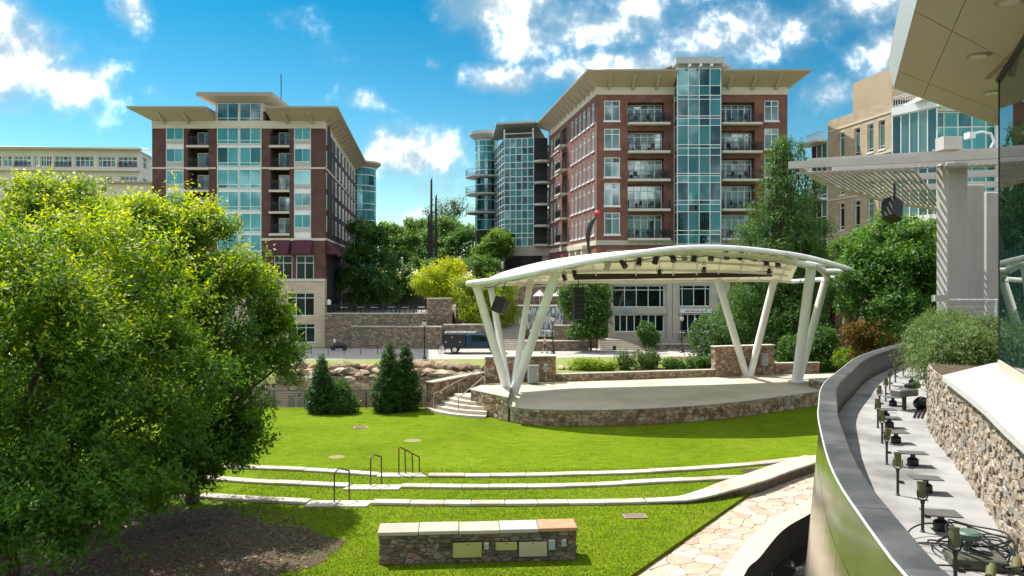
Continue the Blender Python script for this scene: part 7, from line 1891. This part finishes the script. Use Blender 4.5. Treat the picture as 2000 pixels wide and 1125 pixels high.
def far_wall(label, pts, z0, z1, th, cap=True, capz=.14, name='terrace_wall', m=None):
    t = thing(name, label, 'stone wall', (pts[0][0], pts[0][1], z0)); p = Path2(pts)
    ob = strip_core(p, z0, z1, th, off=0, n=max(2, len(pts) * 6)).build('masonry', m or M_rub, t); recalc(ob)
    if cap: cap_slabs(t, p, z1, capz, -th - .08, .1, 2.2, M_cap, 3, 'coping', sub=1)
    return t
# travel left to right keeps the outward side towards the river
far_wall('lower rubble retaining wall along the river walk beside the truck', [(-17.3, 82.6), (-9.0, 82.0), (-7.5, 82.0)], 0, 2.3, .6)
far_wall('tall rubble retaining wall of the dining terrace next to the maroon hotel', [(-20.3, 83.3), (-9.2, 83.3)], 0, 3.66, .6)
far_wall('rubble wall continuing right of the truck under the yellow green trees', [(-7.4, 82.9), (-2.6, 83.6)], 0, 2.45, .6)
far_wall('higher rubble wall block at the right end of the dining terrace', [(-9.3, 84.2), (-6.6, 84.6)], 0, 5.25, .7, cap=True)
far_wall('upper rubble wall behind the waterfall', [(-2.0, 96.5), (8.4, 96.5)], 4.2, 6.6, .6)
far_wall('rubble wall behind the drooping yellow green tree', [(-6.6, 90.5), (-1.2, 90.5)], 0, 4.6, .6)
far_wall('low rubble wall right of the waterfall under the street tree', [(4.6, 84.2), (9.6, 83.4)], 0, 2.3, .6)
far_wall('low planter wall in front of the waterfall steps', [(1.4, 79.6), (8.0, 79.8)], 0, .95, .5)
far_wall('low stone planter wall in front of the limestone shop', [(14.4, 80.6), (24.0, 81.2)], 0, .55, .5, m=M_rub)
# waterfall
t = thing('waterfall', 'white curtain waterfall over a stone ledge behind the left columns', 'waterfall', (3, 88, 1))
wm = bpy.data.materials.new('falling_water'); wm.use_nodes = True; nt = wm.node_tree; bs = nt.nodes['Principled BSDF']; bs.inputs['Roughness'].default_value = .3
ge = nt.nodes.new('ShaderNodeNewGeometry'); mp = nt.nodes.new('ShaderNodeMapping'); mp.inputs['Scale'].default_value = (3.2, 1, .55); nt.links.new(ge.outputs['Position'], mp.inputs[0])
no = nt.nodes.new('ShaderNodeTexNoise'); no.inputs['Scale'].default_value = 1.6; no.inputs['Detail'].default_value = 6; no.inputs['Roughness'].default_value = .7; nt.links.new(mp.outputs[0], no.inputs['Vector'])
cr = nt.nodes.new('ShaderNodeValToRGB'); cr.color_ramp.elements[0].position = .42; cr.color_ramp.elements[0].color = (.07, .06, .05, 1); cr.color_ramp.elements[1].position = .6; cr.color_ramp.elements[1].color = (.88, .9, .92, 1)
nt.links.new(no.outputs['Fac'], cr.inputs[0]); nt.links.new(cr.outputs[0], bs.inputs['Base Color'])
def fall(name, x0, x1, y, z0, z1):
    b = MB(); n = 40; vs = []
    gr = random.Random(4)
    for i in range(n + 1):
        x = x0 + (x1 - x0) * i / n; w = gr.uniform(-.06, .06)
        for j in range(7): f = j / 6; vs.append((x, y - .35 * f ** .6 + w * f, z1 - (z1 - z0) * f))
    fs = [(i * 7 + j, i * 7 + j + 1, (i + 1) * 7 + j + 1, (i + 1) * 7 + j) for i in range(n) for j in range(6)]
    return b.add(vs, fs).build(name, wm, t, smooth=True)
fall('upper_curtain', .3, 5.9, 89.0, 1.75, 4.3); fall('lower_curtain', 2.0, 5.9, 87.6, .95, 1.7)
MB().box(-.2, 6.4, 89.02, 90.5, 0, 4.28).build('ledge', M_rub, t); MB().box(-.2, 6.4, 87.65, 89.0, 0, 1.72).build('pool', M_rub, t)
MB().box(-.5, 6.6, 88.85, 90.6, 4.29, 4.45).build('lip', M_cap, t)
# stairs
def stair(label, x0, x1, y0, dy, z0, n, rise, cheek=True, name='stone_stairs'):
    t = thing(name, label, 'stairs', ((x0 + x1) / 2, y0, z0))
    for k in range(n): MB().box(x0, x1, y0 + k * dy, y0 + (k + 1) * dy + .02, z0 - .02, z0 + rise * (k + 1)).build('step', mat('far_step', (.44, .39, .33), (.36, .32, .27), 1.5, .85), t)
stair('broad lower stone stairs behind the truck and left columns', -2.4, 4.2, 80.2, .42, 0, 6, .16)
stair('upper stone stairs rising left of the waterfall', -2.6, 1.0, 84.4, .42, .9, 9, .17)
stair('wide steps up to the limestone shop doors', 9.3, 14.2, 80.5, .45, .0, 6, .16)
sheet('shop_forecourt', ccw([(9.3, 83.2), (24, 83.2), (24, 84.6), (9.3, 84.6)]), .97, M_conc, 0)
t = thing('stair_handrail', 'dark double handrail on the shop steps', 'handrail', (14.0, 80.3, 0))
for dx in (0, .35): MB().tube([(14.0 + dx, 80.4, .9), (13.7 + dx, 82.6, 1.9)], .03, 6).build('rail', M_white if dx else M_black, t)
for y, z in ((80.4, .0), (82.5, .9)): MB().tube([(14.0, y, z), (14.0, y, z + .95)], .03, 6).build('post', M_black, t)
# cable rail at the lawn edge
t = thing('cable_railing', 'black cable railing along the lawn edge above the river', 'railing', (-12, 43.6, 0))
for k in range(6): MB().tube([(-24, 43.65, .25 + .15 * k), (-4.7, 43.65, .25 + .15 * k)], .012 if k < 5 else .03, 5).build('cable', M_black, t)
for k in range(12): x = -24 + 19.2 * k / 11; MB().tube([(x, 43.65, -.05), (x, 43.65, 1.02)], .03, 6).build('post', M_black, t)

# ================================================================== STREET FURNITURE
def lamp_mesh():
    b = MB(); b.lathe([(.24, 0), (.24, .12), (.17, .18), (.19, .42), (.12, .5), (.075, .62), (.06, 1.0), (.05, 3.0), (.07, 3.05), (.05, 3.1), (.09, 3.2)], 12); return b
post_me = lamp_mesh().mesh('post', M_black, True)
glob = MB().lathe([(.09, 3.2), (.19, 3.35), (.2, 3.6), (.14, 3.68)], 10).mesh('lantern_glass', mat('lantern_glass', (.55, .56, .52), None, rough=.25), True)
capl = MB().lathe([(.22, 3.66), (.2, 3.72), (.1, 3.85), (.03, 3.92), (.02, 4.05)], 10).mesh('lantern_cap', M_black, True)
for (lab, x, y, z) in (('black street lamp on the grass beside the truck', 829, 708, .0), ('black street lamp on the walk behind the left columns', 1080, 691, .02), ('black street lamp in front of the limestone shop', 1332, 689, .02)):
    q = G(x, y); t = thing('street_lamp', lab, 'street lamp', (q.x, q.y, z), 'street lamps along the river walk'); X = T(q.x, q.y, z)
    WM[t] = X
    inst('post', post_me, t, X); inst('lantern_glass', glob, t, X); inst('lantern_cap', capl, t, X)
    MB().lathe([(.42, -.05), (.36, .3), (.3, .3)], 10).build('footing', M_conc, t, X) if x == 829 else None
for (lab, px, y0, y1, Y) in (('slim grey light pole left of the yellow green trees', 785, 503, 532, 104), ('slim pale light pole above the yellow green trees', 898, 501, 522, 104), ('slim pale pole in front of the glass corner building', 981, 512, 540, 103)):
    t = thing('light_pole', lab, 'pole', P(px, 560, Y)); a = P(px, y0, Y); q = P(px, y1, Y)
    MB().lathe([(.13, 4.0), (.12, q.z)], 8, (a.x, a.y, 0)).build('mast', M_wood, t, smooth=True); MB().lathe([(.15, q.z), (.15, a.z), (.05, a.z + .05)], 8, (a.x, a.y, 0)).build('lamp_tube', M_white, t, smooth=True)
# lattice sculpture
t = thing('lattice_sculpture', 'dark tall lattice sculpture of three blades among the far trees', 'sculpture', P(845, 562, 118))
for (px, yt) in ((837.5, 416), (842.5, 345), (851.5, 378)):
    a = P(px, yt, 118); MB().add([(a.x - .28, 118 - .2, 5.6), (a.x + .28, 118 - .2, 5.6), (a.x + .28, 118 + .2, 5.6), (a.x - .28, 118 + .2, 5.6), (a.x - .14, 118, a.z - .6), (a.x + .14, 118, a.z), (a.x + .14, 118.1, a.z), (a.x - .14, 118.1, a.z - .6)], MB.BF).build('blade', M_black, t)
b = MB(); p0 = P(836, 437, 117.6); p1 = P(853, 437, 117.6)
for k in range(13):
    z = 6 + (p0.z - 6) * k / 12
    b.bar((p0.x, 117.6, z), (p1.x, 117.6, z), .09); 
    if k < 12: b.bar((p0.x if k % 2 else p1.x, 117.6, z), (p1.x if k % 2 else p0.x, 117.6, z + (p0.z - 6) / 12), .07)
b.build('lattice', mat('rusty_lattice', (.10, .06, .03), (.06, .04, .03), 1, .7), t)
# red ball sculpture
t = thing('red_ball_sculpture', 'shiny red ball on curved dark blades in front of the red brick corner', 'sculpture', P(1160, 640, 82))
q = P(1167, 417.5, 82)
MB().lathe([(.38 * math.sin(math.pi * i / 14) + 1e-4, -.38 * math.cos(math.pi * i / 14)) for i in range(15)], 20, q).build('ball', mat('red_enamel', (.55, .02, .03), (.5, .018, .028), 2, .3, coat=.6), t, smooth=True)
for dx in (-14, -5):
    pts = [P(1166 + dx * .15, 424, 82), P(1160 + dx * .5, 436, 82), P(1154 + dx * .5, 455, 82), P(1152 + dx * .3, 480, 82), P(1156, 540, 82), P(1160, 640, 82)]
    MB().tube(catmull(pts, 3), [.05 + .10 * math.sin(math.pi * min(1, i / 10)) for i in range(16)], 6).build('blade', mat('blade_green', (.05, .06, .055), None, rough=.35, metal=.5), t, smooth=True)
# umbrellas on the upper terrace
for (lab, px, wide) in (('cream cafe umbrella, left of two above the waterfall', 1054, 26), ('cream cafe umbrella, right of two above the waterfall', 1092, 30)):
    q = P(px, 578, 93); t = thing('cafe_umbrella', lab, 'umbrella', (q.x, q.y, 4.2), 'cream umbrellas above the waterfall'); r = wide / 2 / F * 93
    MB().lathe([(r, q.z), (r * .5, q.z + .38), (.04, q.z + .72)], 8, (q.x, q.y, 0)).build('canopy', mat('umbrella_cream', (.66, .60, .56), None, rough=.8), t); MB().tube([(q.x, q.y, 4.2), (q.x, q.y, q.z + .7)], .03, 6).build('pole', M_white, t)
t = thing('terrace_railing', 'thin dark railing along the terrace above the waterfall', 'railing', (4, 92, 4.2))
for dz in (.5, 1.0): MB().tube([(-1, 91.4, 4.2 + dz), (8, 91.4, 4.2 + dz)], .03, 5).build('rail', M_black, t)
for k in range(7): MB().tube([(-1 + 1.5 * k, 91.4, 4.2), (-1 + 1.5 * k, 91.4, 5.2)], .03, 5).build('post', M_black, t)
# cafe tables on the dark terrace
tb_top = MB().lathe([(.45, .72), (.46, .75)], 12).mesh('table_top', M_white, True); tb_leg = MB().lathe([(.25, 0), (.04, .05), (.04, .72)], 8).mesh('pedestal', M_black, True)
ch_me = MB(); ch_me.box(-.22, .22, -.22, .22, .42, .46); ch_me.box(-.22, .22, .19, .23, .47, .9)
seat_me = MB().box(-.22, .22, -.22, .22, .42, .46).mesh('seat', M_black); back_me = MB().box(-.22, .22, .19, .23, .46, .9).mesh('backrest', M_black); leg_me = MB().box(-.02, .02, -.02, .02, 0, .42).mesh('leg', M_black)
def cafe(label, x, y, z, group):
    t = thing('cafe_table', label, 'table', (x, y, z), group); X = T(x, y, z); inst('table_top', tb_top, t, X); inst('pedestal', tb_leg, t, X)
def chair(label, x, y, z, rz, group):
    t = thing('cafe_chair', label, 'chair', (x, y, z), group); X = T(x, y, z) @ RZ(rz); inst('seat', seat_me, t, X); inst('backrest', back_me, t, X)
    for sx in (-.19, .19):
        for sy in (-.19, .19): inst('leg', leg_me, t, X @ T(sx, sy, 0))
nm = ['first', 'second', 'third', 'fourth', 'fifth', 'sixth', 'seventh']
for k in range(6):
    x = -18.6 + k * 1.7; y = 84.9 + (k % 2) * .8
    cafe('small white topped cafe table on the shady dining terrace, %s from the hotel' % nm[k], x, y, 3.62, 'tables on the shady terrace')
    chair('black cafe chair on the shady dining terrace, left of its %s table' % nm[k], x - .75, y, 3.62, 1.57, 'chairs on the shady terrace')
    chair('black cafe chair on the shady dining terrace, right of its %s table' % nm[k], x + .7, y + .1, 3.62, -1.57, 'chairs on the shady terrace')
for k in range(4):
    x = 18.3 + k * 1.0; y = 83.0
    cafe('cafe table outside the right shop doors, %s from the left' % nm[k], x, y - (k % 2) * .2, .97, 'tables outside the shop')
    chair('black cafe chair outside the right shop doors, at the %s table' % nm[k], x + .5, y + .1, .97, .3 * k, 'chairs outside the shop')
fl_ = ['top', 'fourth', 'third', 'second', 'lowest']
for i, (y0, y1) in enumerate(by):
    for j, (u0, u1) in enumerate((b1, b2)):
        for k in range(2):
            q = FA @ Vector((u0 + .9 + 1.5 * k + .3 * ((i + j) % 2), -.1 - .25 * ((i + k) % 2), wa(y1)))
            chair('dark patio chair on the %s %s balcony of the red brick block, %s one' % (fl_[i], ('left', 'right')[j], ('left', 'right')[k]), q.x, q.y, q.z, (i * 1.3 + j + k * 2.1) % 6.28, 'patio chairs on the brick block balconies')
        if (i + j) % 2 == 0:
            q = FA @ Vector((u1 - .2, -.45, wa(y1))); t = thing('potted_plant', 'potted plant on the %s %s balcony of the red brick block' % (fl_[i], ('left', 'right')[j]), 'plant', q, 'potted plants on the brick block balconies')
            MB().lathe([(.14, 0), (.2, .35)], 10, q).build('pot', M_black, t, smooth=True); V, ti = foliage([(q.x, q.y, q.z + .65, .3, .3, .35)], 50, 6, .16, .08, 700 + i * 2 + j); inst('foliage', quads_mesh('foliage', V, M_potplant, ti), t, Matrix.Identity(4))
t = thing('terrace_fence', 'black railing at the edge of the shady dining terrace', 'railing', (-14, 83.3, 3.6))
b = MB(); 
for k in range(88): x = -20 + 10.6 * k / 87; b.box(x - .012, x + .012, 83.2, 83.225, 3.8, 4.65)
b.build('balusters', M_black, t); MB().box(-20, -9.4, 83.18, 83.24, 4.65, 4.7).build('top_rail', M_black, t)
# bike racks
for k, (x0, x1) in enumerate(((594, 608), (641, 672), (705, 737))):
    a = G(x0, 693); c = G(x1, 692); t = thing('bike_rack', 'low black hoop rack on the river walk, %s' % ['half hidden by the big trees', 'below the hotel corner', 'behind the tall evergreens'][k], 'bike rack', (a.x, a.y, 0), 'hoop racks on the river walk')
    MB().tube([a, a + Vector((0, 0, .8)), a + Vector((.12, 0, .88)), c + Vector((-.12, 0, .88)), c + Vector((0, 0, .8)), c], .035, 8).build('hoop', M_black, t, smooth=True)
t = thing('motor_scooter', 'dark covered scooter parked against the hotel wall', 'scooter', P(662, 686, 80)); q = P(662, 680, 80)
def blob(name, c, r, m, par, seed=0):
    bm = bmesh.new(); bmesh.ops.create_icosphere(bm, subdivisions=2, radius=1); g_ = random.Random(seed)
    for v in bm.verts: v.co = Vector((v.co.x * r[0], v.co.y * r[1], v.co.z * r[2])) * g_.uniform(.92, 1.06)
    me = bpy.data.meshes.new(name); bm.to_mesh(me); bm.free(); me.materials.append(m); me.polygons.foreach_set('use_smooth', [True] * len(me.polygons)); return inst(name, me, par, T(*c))
blob('body', (q.x, 80, .55), (.75, .25, .35), M_black, t, 1); blob('windscreen', (q.x - .45, 80, 1.0), (.12, .2, .25), M_white, t, 2)
for dx in (-.6, .6): MB().lathe([(.28, -.06), (.28, .06)], 14, M=T(q.x + dx, 80, .28) @ RX(R(90))).build('wheel', M_black, t, smooth=True)
# monument, bins, sign
q = G(1147, 678); t = thing('stone_marker', 'pale rounded stone marker beside the steps', 'monument', (q.x, q.y, 0))
b = MB(); w_ = .55; pts = [(-w_, 0), (w_, 0), (w_, .85)] + [(w_ * math.cos(a), .85 + .35 * math.sin(a)) for a in np.linspace(.1, math.pi - .1, 9)] + [(-w_, .85)]
b.slab([(q.x + p[0], q.y, p[1]) for p in pts], (0, .3, 0)); ob = b.build('slab', mat('marker_stone', (.42, .44, .44), (.36, .38, .38), 3, .8), t); recalc(ob)
for k, x in enumerate((1121, 1130)):
    q = G(x, 679); t = thing('litter_bin', 'dark slatted litter bin left of the stone marker, %s one' % ('left', 'right')[k], 'litter bin', (q.x, q.y, 0), 'litter bins by the stone marker')
    MB().lathe([(.24, 0), (.26, .9)], 14, (q.x, q.y, 0)).build('drum', M_black, t, smooth=True); MB().lathe([(.28, .9), (.28, .97), (.15, 1.05)], 14, (q.x, q.y, 0)).build('lid', M_black, t, smooth=True)
    for a in range(14): MB().box(-.02, .02, -.012, .012, .05, .88).build('slat', M_black, t, T(q.x + .275 * math.cos(a * .449), q.y + .275 * math.sin(a * .449), 0) @ RZ(a * .449 + 1.57))
q = G(1200, 704); t = thing('lawn_sign', 'small black sign on a thin post in the grass behind the stage', 'sign', (q.x, q.y, 0))
MB().tube([(q.x, q.y, 0), (q.x, q.y, 1.0)], .025, 6).build('post', mat('sign_post', (.08, .06, .05), None), t); MB().box(q.x - .16, q.x + .16, q.y - .02, q.y + .02, .95, 1.32).build('panel', M_black, t)

# ================================================================== TRUCK
tq = G(862, 690.5); YT = 77.2
tk = thing('pickup_truck', 'dark navy pickup truck with black utility bed parked on the river walk', 'truck', (-4.2, YT, .02))
TX = T((869 - HX) / F * YT, YT, .02) @ Matrix.Scale(1.05, 4)
M_navy = mat('navy_paint', (.008, .035, .085), (.007, .030, .075), 1, .3, coat=.25, spec=.3)
M_tyre = mat('tyre', (.015, .015, .016), None, rough=.85)
# cab and bonnet profile, x forward
prof = [(2.05, .5), (5.55, .5), (5.62, .75), (5.58, 1.05), (4.35, 1.16), (3.85, 1.75), (3.5, 1.84), (2.45, 1.84), (2.05, 1.72)]
b = MB(); b.slab([(p[0], -.92, p[1]) for p in prof], (0, 1.84, 0)); ob = b.build('cab', M_navy, tk, TX); recalc(ob); bevel(ob, .05, 2)
b = MB(); b.slab([(p[0], -.94, p[1]) for p in ((2.6, 1.2), (3.25, 1.2), (3.25, 1.68), (2.6, 1.68))], (0, .012, 0)); ob = b.build('side_window', M_shop, tk, TX); recalc(ob)
b = MB(); b.slab([(p[0], -.94, p[1]) for p in ((3.32, 1.2), (4.12, 1.2), (3.78, 1.66), (3.32, 1.68))], (0, .012, 0)); ob = b.build('side_window', M_shop, tk, TX); recalc(ob)
ob = MB().box(-.05, 2.0, -.98, .98, .55, 1.88).build('utility_bed', mat('bed_black', (.013, .016, .019), (.02, .022, .025), 2, .35), tk, TX); bevel(ob, .03)
for x0, x1, z0, z1 in ((.05, .62, .75, 1.8), (.66, 1.34, 1.2, 1.8), (1.38, 1.95, .75, 1.8)):
    d_ = MB().box(x0, x1, -1.0, -.981, z0, z1).build('locker_door', MATS['bed_black'], tk, TX); MB().box(x0 + .05, x0 + .18, -1.02, -1.001, z0 + .35, z0 + .42).build('handle', M_alu, d_, TX)
b = MB()
for y in (-.8, 0, .8): b.tube([(.0, y, 2.02), (3.0, y, 2.02)], .03, 6)
for x in (.1, 1.0, 1.9): b.tube([(x, -.85, 2.02), (x, .85, 2.02)], .03, 6); b.tube([(x, -.8, 1.87), (x, -.8, 2.02)], .025, 6)
b.build('ladder_rack', M_alu, tk, TX)
for x in (1.0, 4.75):
    for y in (-.92, .92):
        w = MB().lathe([(.25, -.12), (.38, -.12), (.40, 0), (.38, .12), (.25, .12)], 20, M=T(x, y, .40) @ RX(R(90))).build('wheel', M_tyre, tk, TX, smooth=True)
        MB().lathe([(.24, -.13), (.22, .125), (.1, .135), (.02, .15)], 14, M=T(x, y, .40) @ RX(R(90 if y < 0 else -90))).build('rim', mat('rim_alloy', (.55, .56, .57), None, rough=.3, metal=.7), w, TX, smooth=True)
MB().box(5.56, 5.70, -.9, .9, .45, .68).build('bumper', M_alu, tk, TX); MB().box(-.22, -.06, -.9, .9, .45, .6).build('bumper', M_alu, tk, TX)
for y in (-.75, .75): MB().box(5.58, 5.625, y - .13, y + .13, .82, .98).build('headlight', M_white, tk, TX); MB().box(-.075, -.051, y - .08, y + .08, .8, 1.2).build('tail_light', MATS['red_enamel'], tk, TX)
MB().box(4.05, 4.18, -1.12, -.93, 1.18, 1.36).build('mirror', M_black, tk, TX)
# bicycle behind it
bk = thing('bicycle', 'bicycle leaning at the tail of the dark truck', 'bicycle', (-7.0, 76.6, 0)); bxm = T((864 - HX) / F * 76.6, 76.6, 0.02) @ RZ(R(70)) @ RX(R(-8))
for x in (-.5, .5):
    w = MB().tube([(x + .33 * math.cos(a), 0, .34 + .33 * math.sin(a)) for a in np.linspace(0, 2 * math.pi, 21)], .025, 6).build('wheel', M_tyre, bk, bxm, smooth=True)
    b = MB(); [b.tube([(x, 0, .34), (x + .32 * math.cos(a), 0, .34 + .32 * math.sin(a))], .006, 4) for a in np.linspace(0, 5.9, 12)]; b.build('spokes', M_alu, w, bxm)
b = MB(); 
for a, c in (((-.5, .34), (-.1, .32)), ((-.1, .32), (-.2, .82)), ((-.2, .75), (.35, .8)), ((-.1, .32), (.38, .72)), ((.35, .85), (.5, .34)), ((-.5, .34), (-.18, .75))): b.tube([(a[0], 0, a[1]), (c[0], 0, c[1])], .022, 6)
b.build('frame', mat('bike_white', (.6, .62, .64), None, rough=.3), bk, bxm); MB().box(-.32, -.08, -.06, .06, .86, .92).build('saddle', M_black, bk, bxm); MB().tube([(.34, -.3, 1.0), (.35, 0, .95), (.34, .3, 1.0)], .02, 6).build('handlebar', M_black, bk, bxm)

# ================================================================== PEOPLE
def person(label, loc, rz, shirt, shorts, skin, hair, h=1.74, bag=None, mirror=1):
    t = thing('person', label, 'person', loc, rz=rz); X = WM[t] @ Matrix.Scale(h / 1.74, 4)
    V = [(0, 0, .95, .13), (0, 0, 1.15, .135), (0, .01, 1.38, .15), (0, .0, 1.50, .07), (0, -.02, 1.58, .06), (0, -.03, 1.66, .095), (0, -.02, 1.72, .07),
         (.17 * mirror, 0, 1.42, .065), (.23, .12, 1.18, .048), (.21, .05, .96, .036), (.20, .0, .88, .034), (-.17 * mirror, 0, 1.42, .065), (-.23, -.08, 1.16, .048), (-.20, -.24, 1.02, .036), (-.19, -.29, .97, .034),
         (.09, 0, .88, .10), (.10, -.16, .52, .072), (.10, -.20, .12, .045), (.10, -.30, .05, .04), (-.09, 0, .88, .10), (-.10, .10, .50, .07), (-.10, .33, .20, .045), (-.10, .30, .08, .04)]
    E = [(0, 1), (1, 2), (2, 3), (3, 4), (4, 5), (5, 6), (2, 7), (7, 8), (8, 9), (9, 10), (2, 11), (11, 12), (12, 13), (13, 14), (0, 15), (15, 16), (16, 17), (17, 18), (0, 19), (19, 20), (20, 21), (21, 22)]
    me = bpy.data.meshes.new('body'); me.from_pydata([v[:3] for v in V], E, [])
    o = bpy.data.objects.new('body', me); attach(o, t, X); sk = o.modifiers.new('skin', 'SKIN')
    for i, v in enumerate(V): me.skin_vertices[0].data[i].radius = (v[3], v[3]); me.skin_vertices[0].data[i].use_root = (i == 0)
    ss = o.modifiers.new('subd', 'SUBSURF'); ss.levels = 1; ss.render_levels = 1
    dg = bpy.context.evaluated_depsgraph_get(); dg.update(); m2 = bpy.data.meshes.new_from_object(o.evaluated_get(dg)); o.modifiers.clear(); o.data = m2
    mats = [skin, shirt, shorts, hair, M_black]; m2.materials.clear()
    for m_ in mats: m2.materials.append(m_)
    for p in m2.polygons:
        c = p.center; k = 0
        if c.z > 1.655 or (c.z > 1.58 and c.y > .0): k = 3
        elif c.z > .93 and c.z < 1.52 and not (abs(c.x) > .19 and c.z < 1.16): k = 1
        elif c.z < .96 and c.z > .5 and abs(c.x) < .19: k = 2
        elif c.z < .12: k = 4
        p.material_index = k; p.use_smooth = True
    KIDS.setdefault(t, []).append(o)
    # hands with separate fingers, shoes, face
    for (hx, hy, hz) in ((.20, -.01, .86), (-.19, -.30, .95)):
        hd = MB(); hd.tube([(hx, hy, hz + .02), (hx, hy - .01, hz - .05)], [.028, .034], 6)
        for f in range(4): hd.tube([(hx - .024 + .016 * f, hy - .01, hz - .05), (hx - .026 + .017 * f, hy - .02, hz - .09), (hx - .026 + .017 * f, hy - .04, hz - .12 - .008 * (f in (1, 2)))], [.009, .008, .006], 5)
        hd.tube([(hx + .03, hy - .01, hz - .02), (hx + .045, hy - .03, hz - .07)], [.010, .007], 5); hd.build('hand', skin, t, X, smooth=True)
    fc = MB(); fc.lathe([(.012, 0), (.002, .02)], 6, M=T(0, -.125, 1.645) @ RX(R(90))); fc.build('nose', skin, t, X)
    ey = MB(); [ey.lathe([(.011, 0), (.011, .004)], 6, M=T(s, -.116, 1.67) @ RX(R(90))) for s in (-.032, .032)]; ey.build('eyes', M_black, t, X)
    MB().box(-.025, .025, -.121, -.116, 1.605, 1.613).build('mouth', mat('lip', (.3, .12, .1), None), t, X)
    for sx, y in ((.10, -.24), (-.10, .29)):
        ob = MB().box(sx - .045, sx + .045, y - .14, y + .12, .0 if y < 0 else .03, .075 if y < 0 else .10).build('shoe', M_black, t, X); bevel(ob, .025, 2)
    if bag: b_ = MB().box(-.15, .15, .14, .30, 1.05, 1.45).build('backpack', bag, t, X); bevel(b_, .05, 2)
    return t
skin = mat('skin', (.42, .25, .18), None, rough=.55)
person('walking person in pale pink shirt and dark trousers behind the left columns', G(1064, 689.5, .02), R(95), mat('pink_shirt', (.42, .27, .27), (.34, .2, .22), 8, .85), mat('dark_trousers', (.05, .045, .045), None, rough=.85), skin, mat('cap_dark', (.10, .07, .06), None), 1.72)
person('walking person in black shirt carrying a bag near the litter bins', G(1110, 684, .02), R(-80), mat('black_shirt', (.03, .03, .033), None, rough=.85), mat('black_shorts', (.025, .025, .03), None, rough=.85), skin, mat('hair_brown', (.08, .05, .035), None), 1.6, mat('bag_grey', (.12, .10, .10), None))
# dark rocks in the basin
g = random.Random(5)
for k, (x, y) in enumerate(((1478, 1108), (1500, 1118), (1530, 1085), (1545, 1100), (1560, 1110))):
    q = G(x, y, -.95); o = bpy.data.objects.new('basin_stone', rocks[k]); attach(o, None, T(q.x, q.y, -1.0) @ RZ(g.uniform(0, 6)) @ Matrix.Scale(.3, 4))
    o.data = rocks[k].copy(); o.data.materials[0] = mat('wet_stone', (.03, .028, .025), (.06, .05, .045), 4, .15)
    tag(o, 'wet dark stone in the basin below the bronze wall, %s from the left' % nm[k], 'stone', 'wet stones in the basin')
